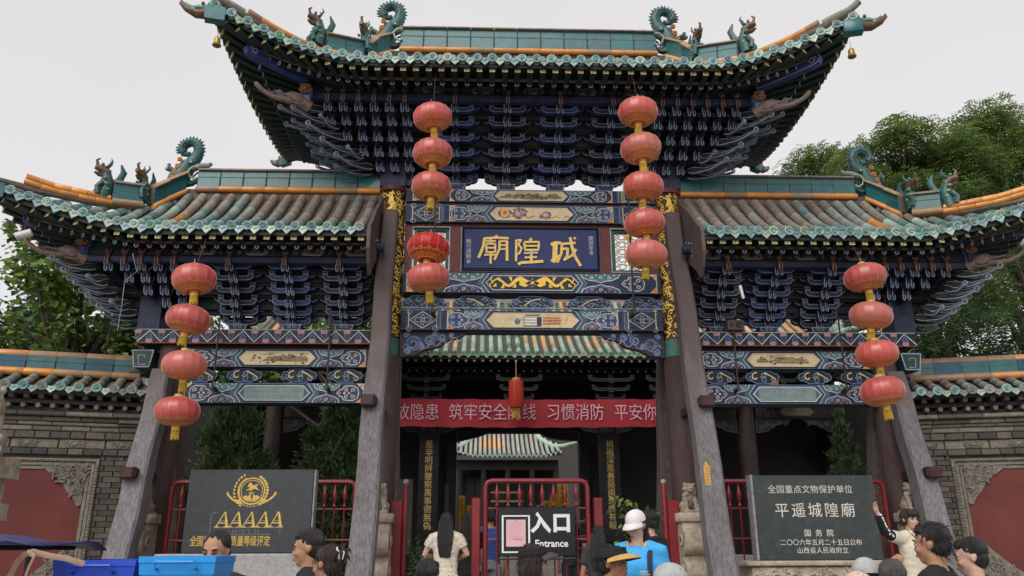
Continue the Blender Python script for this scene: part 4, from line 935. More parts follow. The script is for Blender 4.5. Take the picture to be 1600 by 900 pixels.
for s in (-1, 1):
    rz = math.atan2(-.55, s * .83)
    obj('carved_beast_head', BST, None, rfM, at=(s * 3.5, -1.22, 7.98), rot=(0, 0, math.atan2(-.62, s * 1)), scale=(1.05, 1, 1))
    obj('carved_beast_head', BST, None, RW[s][0], at=(s * 6.6, -.82, 5.67), rot=(0, 0, math.atan2(-.62, s * 1)), scale=(1.0, 1, 1))
    obj('dragon_head_end', DT, None, rfM, at=(s * 4.5, -2.2, 8.74), rot=(0, 0, math.atan2(-.25, s * 1)), scale=.95)
    obj('dragon_head_end', DT, None, RW[s][0], at=(s * 7.35, -1.68, 6.27), rot=(0, 0, math.atan2(-.4, s * 1)), scale=.9)
    obj('dragon_head_end', DT, None, rfM, at=(s * 4.55, 2.2, 8.72), rot=(0, 0, math.atan2(.6, s * 1)), scale=.8)
    obj('wind_bell', BELL, None, rfM, at=(s * 4.45, -2.2, 8.38)); 
    b = MB(); b.tube([(s * 4.3, -2.1, 8.95), (s * 4.5, -2.24, 9.0), (s * 4.62, -2.3, 9.1)], [.06, .055, .05], 9); b.tube([(s * 4.2, -2.0, 8.93), (s * 4.34, -2.12, 8.96)], .065, 9); obj('corner_barrel_tile', b, [bisqueg], rfM, smooth=50)
# glazed ridge animals
def chiwen():  # swallows the ridge toward +x; curled spiky tail above
    b = MB(); g, o_, gy = 0, 1, 2
    b.tube([(-.12, 0, .0), (-.1, 0, .15), (-.02, 0, .3), (.0, 0, .42)], [.13, .15, .13, .1], 10, g)
    tl = [(.0, .34), (.07, .43), (.125, .53), (.145, .64), (.105, .74), (.01, .785), (-.085, .745), (-.125, .655), (-.085, .575), (-.02, .56), (.01, .60)]
    b.tube([(x, 0, z) for x, z in tl], [.12, .11, .095, .085, .08, .076, .072, .07, .062, .045, .025], 10, g, sq=.8)
    for e in (-1, 1): b.tube([(x, e * .062, z) for x, z in tl[0:9]], .018, 5, g); b.tube([(x * .72 + .003, e * .055, .65 + (z - .65) * .72) for x, z in tl[2:9]], .014, 5, g)
    for q in range(22):
        t = q / 21 * 6.9 + .6; i = int(t); f = t - i; x = lerp(tl[i][0], tl[i + 1][0], f); z = lerp(tl[i][1], tl[i + 1][1], f); c = (.01, .65); dx, dz = x - c[0], z - c[1]; l = math.hypot(dx, dz)
        if l > .07: b.tube([(x + dx / l * .055, 0, z + dz / l * .055), (x + dx / l * .115, 0, z + dz / l * .115)], [.032, .006], 5, g)
    b.tube([(.02, 0, .3), (.12, 0, .33), (.22, 0, .36), (.33, 0, .37), (.37, 0, .41)], [.08, .06, .045, .04, .03], 8, 2)      # upper jaw
    b.tube([(-.02, 0, .06), (.1, 0, .05), (.17, 0, .09), (.2, 0, .15)], [.09, .05, .035, .02], 7, g)
    for e in (-1, 1):
        b.tube([(.2, e * .09, .3), (.12, e * .11, .29), (.06, e * .11, .22), (.09, e * .11, .12), (.16, e * .1, .08), (.2, e * .09, .12)], .016, 6, 3)
        b.ell((.08, e * .09, .37), (.045, .03, .04), 9, 6, g); b.ell((.085, e * .12, .37), (.022, .014, .02), 8, 5, 3)
        for (x, z, r_) in ((-.12, .3, .045), (-.16, .2, .04), (-.1, .42, .04), (-.17, .1, .04)):
            for k in range(5): a = k * 1.257; b.ell((x + r_ * .6 * math.cos(a), e * .11, z + r_ * .6 * math.sin(a)), (r_ * .5, .03, r_ * .5), 6, 4, o_)
        b.tube([(-.16, e * .04, .24), (-.27, e * .05, .3), (-.3, e * .05, .36)], [.035, .03, .012], 7, g)
    b.ell((-.29, 0, .3), (.07, .06, .04), 8, 5, 2); b.ell((-.3, 0, .37), (.03, .03, .03), 7, 5, g); b.tube([(-.2, 0, .02), (-.24, 0, .14), (-.22, 0, .26)], [.05, .06, .04], 8, g)
    return b.mesh('ridge_dragon', [mat('aged_teal_glaze', (.03, .11, .11), (.02, .07, .075), .35, 14, .4, dirt=.55, dirtc=(.13, .11, .085)), orange, bisqueg, pgreen], 50)
CH = chiwen()
def figure(k_):
    b = MB(); b.tube([(.02, 0, -.08), (.0, 0, .03), (-.02, 0, .14), (.02, 0, .26)], [.085, .08, .065, .055], 9, 0)
    b.tube([(.0, 0, .24), (.07, 0, .3), (.15, 0, .31)], [.06, .055, .03], 8, 1); b.tube([(.03, 0, .22), (.1, 0, .22), (.15, 0, .24)], [.035, .03, .012], 7, 1)
    for e in (-1, 1): b.ell((.07, e * .045, .345), (.02, .018, .018), 7, 5, 2); b.tube([(.02, e * .03, .32), (-.03, e * .04, .4), (-.01, e * .04, .44)], [.018, .013, .005], 6, 0); b.tube([(.05, e * .06, .1), (.1, e * .08, .03), (.08, e * .08, -.06)], [.035, .028, .03], 7, 0)
    b.tube([(-.03, 0, .1), (-.13, 0, .18), (-.17, 0, .3), (-.13, 0, .4)], [.04, .045, .04, .01], 7, 0, sq=.5)
    b.spiral = None; b.tube([(.12, 0, .33), (.14, 0, .4), (.11, 0, .43)], [.02, .016, .01], 6, 1)
    for q in range(6): b.ell((-.02 + .012 * q, .07 * (-1) ** q, .02 + .035 * q), (.03, .02, .02), 6, 4, 2)
    return b.mesh('ridge_beast', [MATS['aged_teal_glaze'], mat('brown_glaze', (.14, .07, .035), (.07, .04, .025), .35, 12, .3), greeng], 50)
FG = figure(0)
for s in (-1, 1):
    f = 0 if s < 0 else PI
    obj('ridge_dragon', CH, None, rfM, at=(s * 2.38, -.02, 9.74), rot=(0, 0, f), scale=1.1)
    obj('ridge_beast', FG, None, rfM, at=(s * 2.68, -.76, 9.22), rot=(0, 0, -PI / 2 + .25 * s), scale=1.2)
    obj('ridge_beast', FG, None, rfM, at=(s * 3.3, -1.25, 9.02), rot=(0, 0, math.atan2(-.6, s)), scale=1.25)
    obj('ridge_dragon', CH, None, RW[s][0], at=(s * 5.5, -.02, 7.13), rot=(0, 0, f), scale=1.0)
    obj('ridge_beast', FG, None, RW[s][0], at=(s * 5.88, -.62, 6.68), rot=(0, 0, -PI / 2 + .35 * s), scale=1.15)
    obj('ridge_beast', FG, None, RW[s][0], at=(s * 6.28, -.92, 6.60), rot=(0, 0, math.atan2(-.55, s)), scale=1.2)
# ================================================================ GROUND
stone = mat('grey_stone_paving', (.32, .30, .28), (.24, .23, .21), .85, 3, .3)
asphalt = mat('street_paving', (.30, .285, .265), (.22, .21, .195), .9, 4, .3)
b = MB(); b.add([(-300, -300, 0), (300, -300, 0), (300, 400, 0), (-300, 400, 0)], [(0, 1, 2, 3)]); tag(obj('street', b, [asphalt]), None, None, kind='structure')
b = MB(); b.box(-40, 40, -4.9, 60, .005, .45); b.box(-40, 40, -5.25, -4.9, .005, .30); b.box(-40, 40, -5.6, -5.25, .005, .15); tag(obj('terrace', b, [stone]), None, None, kind='structure')
b = MB(); b.bbox(-8, 9.3, 7.6, 14.5, .455, 1.45, .01); b.box(-1.9, 2.2, 7.3, 7.6, .455, 1.2); b.box(-1.9, 2.2, 7.0, 7.3, .455, .95); b.box(-1.9, 2.2, 6.7, 7.0, .455, .7); tag(obj('hall_platform', b, [stone]), None, None, kind='structure')

# ================================================================ SPLAYED BRICK SCREEN WALLS
BRK = [mat('grey_brown_brick', (.105, .094, .078), (.072, .066, .056), .9, 12, .5, dirt=.5, dirtc=(.05, .047, .042), var=.3),
       mat('warm_brick', (.125, .104, .08), (.09, .076, .06), .9, 12, .5, dirt=.5, dirtc=(.06, .052, .045), var=.25), mat('dark_brick', (.07, .067, .062), (.05, .048, .045), .9, 12, .5, var=.3)]
mortar = mat('pale_mortar', (.095, .088, .077), (.07, .065, .057), .95, 14, .5)
carvst = mat('carved_grey_brick', (.22, .195, .16), (.14, .125, .105), .9, 14, .4, dirt=.45)
plaster = mat('dark_red_plaster', (.15, .036, .03), (.11, .027, .023), .85, 1.5, .15, dirt=.25, dirtc=(.10, .03, .025))
b = MB(); b.bbox(-.12, .12, -.05, .05, -.0355, .0355, .004); BRM = b.mesh('brick', [BRK[0]])
def frieze_carving(b, x, z, w, h, y, r):
    for k in range(16):
        t = k / 15; xx = x - w / 2 + w * t; b.tube([(xx + .025 * math.cos(q), y, z + h * .32 * math.sin(k * 1.7) + .02 * math.sin(q)) for q in (0, 1.2, 2.4, 3.6, 4.8)], .008, 5)
    b.ell((x, y, z), (w * .2, .02, h * .3), 9, 5)
def scroll_relief(b, pts_in, n, y, seed, r0=.05):
    r = random.Random(seed)
    for k in range(n):
        x, z = pts_in(r); rr_ = r.uniform(.6, 1.2) * r0; a0 = r.uniform(0, 6.3); sg = r.choice((-1, 1)); dx, dz = r.uniform(-1, 1) * r0, r.uniform(-1, 1) * r0
        P = [(x + dx * 2 * (1 - q / 5), y, z + dz * 2 * (1 - q / 5)) for q in range(2)] + [(x + rr_ * (1 - q / 12) * math.cos(a0 + sg * q * .6), y - .01 * (q / 10), z + rr_ * (1 - q / 12) * math.sin(a0 + sg * q * .6)) for q in range(10)]
        b.tube(P, [.016] * (len(P) - 2) + [.018, .022], 5)
def screen_wall(s):
    root = thing('brick_screen_wall', (s * 5.6, .4, .45), ('left' if s < 0 else 'right') + ' grey brick screen wall with tiled coping, carved frieze and dark red panel', 'wall')
    bx, by = s * 5.6, .4
    def X(u): return bx + s * u
    def bb(b, u0, u1, v0, v1, z0, z1, be=.006, mi=0): a, c = sorted((X(u0), X(u1))); b.bbox(a, c, by - v1, by - v0, z0, z1, be, mi)
    b = MB(); bb(b, .02, 4.6, -.5, -.012, .45, 3.81); core = obj('wall_core', b, [mortar], root)
    rr = random.Random(5 + s)
    # brick courses beside the panel
    z = .62; row = 0
    while z < 2.93:
        u = .02 - (.12 if row % 2 else 0)
        while u < .70:
            a, c = max(u, .02), min(u + .24, .71)
            if c - a > .05 and z > 1.05: obj('brick', BRM, None, core, at=(X((a + c) / 2), by + .030 + rr.uniform(-.005, .004), z + .04), scale=((c - a - .007) / .24, 1, 1), over=rr.choice((BRK[0], BRK[0], BRK[1], BRK[1], BRK[2])))
            u += .25
        z += .0775; row += 1
    b = MB(); bb(b, .02, .72, -.05, .03, .45, 1.0); obj('stone_plinth', b, [carvst], root)
    # stepped cornice courses
    for i, (z0, z1, v) in enumerate(((3.47, 3.53, .2), (3.40, 3.465, .13), (3.345, 3.395, .10), (3.27, 3.34, .075))):
        u = -.02 + .05 * i
        while u < 4.5:
            L_ = (.62, .5, .44, .38)[i]; b = MB(); bb(b, u, min(u + L_ - .006, 4.55), -.05, v + rr.uniform(-.006, .006), z0, z1, .012); obj('cornice_brick', b, [rr.choice((carvst, BRK[0], BRK[1]))], root); u += L_
    for z0, z1, v in ((3.165, 3.262, .06), (2.935, 3.02, .06)):
        u = .03; k = 0
        while u < 4.5:
            b = MB(); L_ = .26 if k % 2 else .2; bb(b, u, u + L_ - .01, -.05, v + rr.uniform(-.004, .004), z0, z1, .01); obj('course_brick', b, [BRK[rr.choice((0, 1, 2))]], root); u += L_; k += 1
    for k in range(7):
        b = MB(); u = .06 + .62 * k; bb(b, u, u + .6, -.05, .02, 3.03, 3.158, .008); o = obj('frieze_panel', b, [carvst], root)
        b = MB(); bb(b, u + .27, u + .5, 0, .028, 3.04, 3.15, .004); frieze_carving(b, X(u + .385), 3.095, .22, .1, by - .035, rr); obj('carved_ornament', b, [carvst], o)
    # mouldings round the red panel
    b = MB()
    for (u0, v) in ((.71, .05), (.765, .035), (.82, .02)):
        bb(b, u0, u0 + .045, -.05, v, 1.0, 2.885 - (u0 - .71)); bb(b, u0 + .046, 4.5, -.05, v - .002, 2.84 - (u0 - .71), 2.885 - (u0 - .71))
    for k in range(40): b.tube([(X(.725), by - .06, 1.0 + k * .045), (X(.755), by - .055, 1.03 + k * .045)], .012, 5)
    for k in range(70): b.tube([(X(.80 + k * .052), by - .06, 2.855), (X(.83 + k * .052), by - .055, 2.875)], .012, 5)
    obj('rope_moulding', b, [carvst], root)
    b = MB(); bb(b, .865, 4.4, -.05, -.001, 1.02, 2.79, .002); obj('red_panel', b, [plaster], root)
    for tri, nm in (([(.87, 2.785), (1.47, 2.785), (1.34, 2.68), (1.17, 2.57), (1.08, 2.42), (.98, 2.32), (.93, 2.22), (.87, 2.24)], 1), ([(.87, 1.75), (.94, 1.72), (1.1, 1.56), (1.32, 1.36), (1.55, 1.2), (1.75, 1.03), (.87, 1.03)], 2)):
        b = MB(); b.prism([(X(u), z) for u, z in tri], by - .022, by, 0)
        def pin(r, t=nm):
            while 1:
                a, c = r.uniform(.9, 1.42), r.uniform(0, 1)
                if t == 1: z = 2.76 - c * .5; ok = (a - .87) < .56 * (1 - (2.785 - z) / .56) - .03
                else: z = 1.06 + c * .62; ok = (a - .87) < .8 * (1 - (z - 1.03) / .72) - .05
                if ok: return X(a), z
        scroll_relief(b, pin, 34, by - .028, 3 + nm, .05); obj('carved_corner_relief', b, [carvst], root, smooth=60)
    # brick rafter ends
    for k in range(22):
        u = .22 + k * .19
        b = MB(); b.box(X(u) - .032, X(u) + .032, by - .30, by, 3.70, 3.76); obj('square_rafter_end', b, [BRK[0]], root)
        b = MB(); b.tube([(X(u + .04), by - .23, 3.605), (X(u + .04), by, 3.615)], .034, 9); obj('round_rafter_end', b, [carvst], root, smooth=50)
    b = MB(); bb(b, -.05, 4.6, -.05, .10, 3.53, 3.60); bb(b, -.06, 4.6, -.05, .16, 3.642, 3.70, .004); bb(b, -.08, 4.6, -.05, .33, 3.762, 3.80, .004); obj('eave_board', b, [BRK[2]], root)
    # coping roof
    rf = MB(); bb(rf, -.1, 4.7, -.85, .36, 3.801, 3.805); vs = []
    for k in range(2): vs += [(X(-.1 + 4.8 * k), by - .38, 3.82), (X(-.1 + 4.8 * k), by + .22, 4.10), (X(-.1 + 4.8 * k), by + .82, 3.82)]
    rf.add(vs, [(0, 1, 4, 3), (1, 2, 5, 4), (0, 2, 1), (3, 4, 5)]); rfo = obj('coping_roof', rf, [pan], root)
    for k in range(20):
        u = .12 + .235 * k
        if u > 4.6: break
        for q in range(3):
            y0 = by - .40 + q * .2; z0 = 3.855 + q * .092
            obj('cover_tile', BAR, None, rfo, at=(X(u), y0, z0), rot=(.43, 0, rr.uniform(-.03, .03)), scale=(1, .225, 1), over=rr.choice((bisqueg, bisqueg, tealp if u > 1.2 else bisque, bisque)))
        lift = .12 * max(0, (.35 - u)) / .25
        obj('end_tile', EDISC, None, rfo, at=(X(u), by - .42, 3.855 + lift), rot=(-.1, rr.uniform(-3, 3), 0), over=pgreen if 0 else (tealp if rr.random() < .6 else bisqueg))
        obj('drip_tile', DRIP, None, rfo, at=(X(u + .1175), by - .405, 3.815), rot=(-.15, 0, 0), over=rr.choice((tealp if u > 1.3 else bisqueg, bisqueg, pgreen)))
    pts = [(X(4.7), by + .2, 4.12), (X(.35), by + .2, 4.12)]
    for i in range(11):
        a, c = poly_at(pts, i / 11), poly_at(pts, (i + 1) / 11)
        seg_obj('ridge_roll', rollf(.06, .02, .1), a, c, rfo, [orange if i < 8 else orangew], 50)
        seg_obj('ridge_block', blockf(.2, .09, .07), a, c, rfo, [teal if i % 3 else mat('blue_glaze', (.02, .10, .17), (.012, .06, .11), .3, 6, .1, dirt=.4), green, pan])
        seg_obj('ridge_cap', rollf(.07, .29, 0), a, c, rfo, [orange if i < 7 else orangew], 50)
    b = MB(); b.tube([(X(.5), by + .18, 4.2), (X(.28), by + .15, 4.3), (X(.18), by + .14, 4.45), (X(.08), by + .12, 4.6)], [.13, .12, .09, .05], 9)
    for e in range(5): b.ell((X(.3 - .05 * e), by + .1, 4.25 + .07 * e), (.08, .08, .06), 8, 5)
    b.tube([(X(.3), by + .05, 4.45), (X(.42), by + .05, 4.6), (X(.3), by + .05, 4.68)], [.03, .025, .01], 6)
    obj('ridge_end_beast', b, [bisqueg if s > 0 else mat('dull_green_glaze', (.07, .09, .07), (.04, .05, .045), .6, 10, .3)], rfo, smooth=60)
    b = MB(); b.tube([(X(.35), by + .2, 4.1), (X(.2), by - .05, 4.02), (X(.02), by - .35, 4.03), (X(-.1), by - .5, 4.14)], [.07, .07, .06, .04], 8); obj('hip_tile', b, [bisque], rfo, smooth=50)
    root.rotation_euler = (0, 0, -s * math.radians(14))
    return root
for s in (-1, 1): screen_wall(s)

# ================================================================ STONE LIONS
lstone = mat('weathered_sandstone', (.40, .33, .26), (.25, .205, .16), .9, 10, .5, dirt=.5, dirtc=(.07, .06, .05))
def remesh(b, vox, mats, name, smooth=2, disp=None):
    me = b.mesh('tmp', mats); o = bpy.data.objects.new('tmp', me); C.objects.link(o)
    m = o.modifiers.new('r', 'REMESH'); m.mode = 'VOXEL'; m.voxel_size = vox; m.use_smooth_shade = True
    if smooth: m2 = o.modifiers.new('s', 'SMOOTH'); m2.iterations = smooth; m2.factor = .5
    r = bpy.data.meshes.new_from_object(o.evaluated_get(bpy.context.evaluated_depsgraph_get())); r.name = name
    bpy.data.objects.remove(o)
    r.materials.clear()
    for q in (mats if isinstance(mats, list) else [mats]): r.materials.append(q)
    for p in r.polygons: p.material_index = 0
    if disp:
        r.update(); nn = [v.normal.copy() for v in r.vertices]
        for v, n_ in zip(r.vertices, nn): v.co += n_ * disp(v.co)
    return r
def lion_mesh():   # seated guardian lion facing -y, ~.45 tall
    b = MB()
    b.ell((0, .08, .14), (.11, .15, .14), 12, 8); b.tube([(0, .06, .12), (0, -.02, .24), (0, -.04, .33)], [.12, .105, .085], 10)
    b.ell((0, -.06, .37), (.095, .095, .085), 12, 8); b.ell((0, -.14, .345), (.06, .05, .045), 10, 6); b.ell((0, -.15, .315), (.045, .045, .02), 8, 5)
    b.ell((0, -.185, .365), (.025, .02, .02), 8, 5)
    for e in (-1, 1):
        b.tube([(e * .075, -.03, .24), (e * .085, -.11, .12), (e * .085, -.14, .02)], [.05, .04, .035], 8); b.ell((e * .085, -.165, .02), (.04, .055, .025), 8, 5)
        b.ell((e * .11, .03, .08), (.06, .12, .08), 9, 6); b.ell((e * .11, -.07, .02), (.04, .07, .025), 8, 5)
        b.ell((e * .04, -.145, .395), (.02, .02, .018), 7, 5); b.ell((e * .085, -.06, .43), (.025, .02, .035), 7, 5); b.tube([(e * .03, -.15, .42), (e * .07, -.13, .425)], .012, 5)
        b.ell((e * .11, -.19, .06), (.045, .045, .045), 8, 6) if e > 0 else None
    r = random.Random(4)
    for k in range(46):
        a = r.uniform(-2.5, 2.5) + PI / 2; z = r.uniform(.22, .45); rad = .095 * (1 if z < .38 else .8); b.ell((rad * math.cos(a), -.04 + rad * math.sin(a) * .9, z), (.03, .03, .028), 7, 5)
    b.box(-.15, .15, -.22, .2, -.04, .01)
    return remesh(b, .011, [lstone], 'lion_body', 1)
LION = lion_mesh()
b = MB(); b.bbox(-.2, .2, -.24, .16, 1.52, 1.64, .015); b.bbox(-.17, .17, -.2, .15, 0, 1.52, .01)
for z0, rr_ in ((1.26, .2), (.88, .16), (.48, .2)):
    b.tube([(-.175, -.22 + .04, z0), (.175, -.22 + .04, z0)], rr_ * .9, 14)
    b.tube([(-.19, -.18 + .1 * math.cos(t) * (1 - t / 9), z0 + .1 * math.sin(t) * (1 - t / 9)) for t in [q * .55 for q in range(12)]], .014, 5); b.tube([(.19, -.18 + .1 * math.cos(t) * (1 - t / 9), z0 + .1 * math.sin(t) * (1 - t / 9)) for t in [q * .55 for q in range(12)]], .014, 5)
PED = b.mesh('clamp_stone', [lstone], 60)
for s, X_, lab in ((-1, 5.35, 'small seated stone lion on scrolled base beside the far left gate post'), (-1, 2.2, 'small seated stone lion on scrolled base half hidden behind left central brace'), (1, 2.2, 'small seated stone lion on scrolled base beside right central brace'), (1, 5.35, 'small seated stone lion on scrolled base behind the posing woman')):
    xo = s * X_ + (0 if s < 0 and X_ > 3 else (.05 if s < 0 else -.06)); t = thing('stone_lion', (xo, -.36, .45), lab, 'stone lion', 'stone lions at the feet of the gate posts')
    loc_obj('pedestal', PED, None, t); o = obj('lion_body', LION, None, t, at=(xo, -.36, 2.12), scale=.82)
t = thing('stone_lion_pillar', (-5.84, -3.75, .45), 'tall pale stone pillar topped by a lion at the left picture edge', 'stone lion')
b = MB(); b.bbox(-.34, .34, -.34, .34, 0, 1.35, .03); b.bbox(-.38, .38, -.38, .38, 1.35, 1.5, .03); b.bbox(-.33, .33, -.33, .33, 1.5, 1.72, .02); b.bbox(-.41, .41, -.41, .41, 1.72, 1.9, .03)
for k in range(5): b.bbox(.335, .35, -.28 + .12 * k, -.2 + .12 * k, .2, 1.2, .004)
b.v = [(x, y, z * 1.085) for x, y, z in b.v]
loc_obj('pillar', b, [lstone], t); obj('lion_body', LION, None, t, at=(-5.57, -3.85, 2.56), scale=1.32, rot=(0, 0, .5))

# ================================================================ MEMORIAL STONES (STELES)
granite = mat('dark_polished_granite', (.030, .033, .038), (.020, .023, .027), .42, 30, .05, dirt=.15, dirtc=(.10, .10, .10), spec=.5)
graniteg = mat('dark_green_granite', (.032, .043, .042), (.022, .031, .030), .45, 20, .05, dirt=.3, dirtc=(.10, .11, .105), spec=.5)
gedge = mat('rough_granite_edge', (.30, .29, .30), (.2, .19, .2), .9, 20, .3)
pstone = mat('pale_grey_granite', (.36, .35, .35), (.26, .255, .25), .85, 26, .3, dirt=.3)
goldp = mat('gold_painted_engraving', (.62, .42, .09), (.45, .29, .06), .5, 30, .1, dirt=.2)
cream2 = mat('engraved_cream_paint', (.62, .58, .52), (.45, .42, .38), .7, 30, .05, dirt=.3)
t = thing('stone_tablet', (-3.725, -1.0, .45), 'dark granite tablet with gold emblem, five letter As and a date on pale base', 'stone tablet')
b = MB(); b.bbox(-4.53, -2.93, -1.06, -.9, 1.59, 2.625, .008); b.m = [0] * len(b.m)
b.bbox(-2.929, -2.905, -1.055, -.905, 1.592, 2.62, .006, 1)
slab = obj('slab', b, [granite, gedge], t)
b = MB(); b.bbox(-4.75, -2.72, -1.35, -.6, .46, 1.585, .02); obj('tablet_base', b, [pstone], t)
def sp(x, y): return -4.53 + (x - 285) / 127.5 * 1.0, 2.625 - (y - 735) / 127.5 * 1.02    # placing on the slab face
ex, ez = sp(389, 769); Yf = -1.06
d = Dec(Yf, t=.003)
d.ring(ex, ez, .162, .016, 0, 40); d.ring(ex, ez, .135, .008, 0, 36)
# flying horse
hp = [(-.045, .035), (-.06, .045), (-.052, .07), (-.03, .098), (-.012, .09), (-.005, .07), (.03, .062), (.06, .075), (.082, .082), (.066, .058), (.055, .04), (.07, .02), (.09, .004), (.088, -.006), (.06, .008), (.04, .018), (.012, .012), (-.005, -.002), (.004, -.018), (-.012, -.016), (-.02, .002), (-.04, .0), (-.065, -.008), (-.07, .0), (-.045, .014), (-.03, .03), (-.036, .05)]
d.patch([(ex + x, ez + z + .01) for x, z in hp][::-1], 0)
d.patch([(ex - .05, ez - .02), (ex + .045, ez - .02), (ex + .02, ez - .032), (ex - .03, ez - .032)][::-1], 0)
d.patch([(ex - .11, ez - .08), (ex - .07, ez - .05), (ex - .05, ez - .07), (ex - .015, ez - .035), (ex + .02, ez - .04), (ex + .05, ez - .06), (ex + .07, ez - .05), (ex + .105, ez - .082), (ex + .06, ez - .122), (ex - .06, ez - .122)][::-1], 0)
d.patch([(ex - .01, ez - .03), (ex + .02, ez - .045), (ex + .015, ez - .1), (ex - .005, ez - .1)][::-1], 2)
for e in (-1, 1):
    for k in range(11):
        a = -PI / 2 + e * (.55 + k * .2); cx, cz = ex + .198 * math.cos(a), ez + .198 * math.sin(a)
        for q in (-1, 1):
            ta = a + e * PI / 2 + q * .55; L_ = .042; px_, pz = cx + q * .016 * math.cos(a), cz + q * .016 * math.sin(a)
            d.rib([(px_, pz), (px_ + L_ * .5 * math.cos(ta), pz + L_ * .5 * math.sin(ta)), (px_ + L_ * math.cos(ta), pz + L_ * math.sin(ta))], .026, 0, taper=lambda t: math.sin(PI * (t * .8 + .15)))
    P = [(.10, -.19), (.15, -.125), (.2, -.135), (.25, -.09), (.28, -.06), (.30, -.012), (.312, -.012), (.318, -.045), (.30, -.075), (.26, -.12), (.215, -.155), (.14, -.2)]
    d.patch([(ex + e * x, ez + z * .85) for x, z in P][::e], 0)
d.rib([(ex + .185 * math.cos(a), ez + .185 * math.sin(a)) for a in [-PI / 2 + q * .14 for q in range(-7, 8)]], .032, 0)
d.rib([(ex + .185 * math.cos(a), ez + .185 * math.sin(a)) for a in [-PI / 2 + q * .12 for q in range(-7, 8)]], .022, 2)
for q in range(-6, 7, 2): d.patch([(ex + .185 * math.cos(-PI / 2 + q * .125) + u, ez + .185 * math.sin(-PI / 2 + q * .125) + w) for u, w in ((-.008, -.008), (.008, -.008), (.008, .008), (-.008, .008))], 1)
for k in range(5):                                                        # shaded serif A shapes
    x0, z0 = sp(345 + k * 21.6, 825); A = .0
    d.patch([(x0 - .085, z0), (x0 - .03, z0), (x0 - .028, z0 + .012), (x0 - .058, z0 + .012), (x0 + .03, z0 + .165), (x0 + .052, z0 + .012), (x0 + .03, z0 + .012), (x0 + .03, z0), (x0 + .1, z0), (x0 + .1, z0 + .012), (x0 + .088, z0 + .012), (x0 + .045, z0 + .19), (x0 + .028, z0 + .19), (x0 - .07, z0 + .012), (x0 - .085, z0 + .012)][::1], 0)
    d.rib([(x0 - .035, z0 + .052), (x0 + .06, z0 + .052)], .014, 0); d.rib([(x0 - .02, z0 + .078), (x0 + .045, z0 + .078)], .008, 1)
    d.rib([(x0 - .085, z0 - .006), (x0 + .1, z0 - .006)], .008, 1)
x0, z0 = sp(330, 803); x1, z1 = sp(438, 835)
d.rib([(x0 + .04, z1 + .0), (x0 - .02, z1), (x0 - .02, z0 - .03), (x0 + .0, z0), (x0 + .05, z0 + .01)], .005, 1); d.rib([(x1 - .06, z0 + .01), (x1, z0), (x1 + .015, z0 - .03), (x1 + .015, z1)], .005, 1); d.rib([(x0 + .25, z1 - .005), (x1 - .1, z1 - .005)], .005, 1)
d.done('gold_emblem', [goldp, gedge, granite], slab)
x0, z0 = sp(385, 831); text('2 0 1 5 · 7 · 2 0', .055, face(x0, Yf - .003, z0), gedge, 'engraved_date', slab, .002)
x0, z0 = sp(304 + 5.5 * 10.5, 847); text('全国旅游景区质量等级评定', .135, face(x0 + .0, Yf - .003, z0), goldp, 'engraved_inscription', slab, .002, bold=.002, sx=.62)
t = thing('stone_tablet', (3.6, -1.0, .45), 'dark green granite tablet engraved with rows of pale characters on carved base', 'stone tablet')
b = MB(); b.bbox(2.83, 4.45, -1.06, -.9, 1.475, 2.545, .008); b.bbox(2.795, 2.829, -1.07, -.9, 1.476, 2.55, .004, 1); slab = obj('slab', b, [graniteg, gedge], t)
b = MB(); b.bbox(2.6, 4.66, -1.3, -.65, 1.41, 1.472, .015); b.bbox(2.66, 4.6, -1.25, -.7, .46, 1.40, .01)
def pb(r): return r.uniform(2.72, 4.54), r.uniform(1.08, 1.36)
scroll_relief(b, pb, 90, -1.255, 5, .045)
for k in range(8): b.tube([(2.75 + .23 * k + .09 * math.cos(q), -1.26, 1.26 + .06 * math.sin(q)) for q in [w * .6 for w in range(9)]], .014, 5)
obj('tablet_base', b, [carvst if 0 else lstone], t, smooth=60)
def sq(x, y): return 2.83 + (x - 1180) / 121.5, 2.545 - (y - 745) / 121.5
for body, x, y, s_, sx, bo, spc in (('全国重点文物保护单位', 1272, 768, .112, 1, .0005, 1.04), ('平遥城隍廟', 1276, 801, .195, 1, .004, 1.25), ('国  务  院', 1278, 835, .095, 1, .0005, 1.0), ('二〇〇六年五月二十五日公布', 1280, 849, .083, 1, 0, 1.0), ('山西省人民政府立', 1281, 861, .083, 1, 0, 1.05)):
    X_, Z_ = sq(x, y); text(body, s_, face(X_, Yf - .002, Z_), cream2, 'engraved_inscription', slab, .002, bold=min(bo, .0006), sx=sx, spacing=spc)

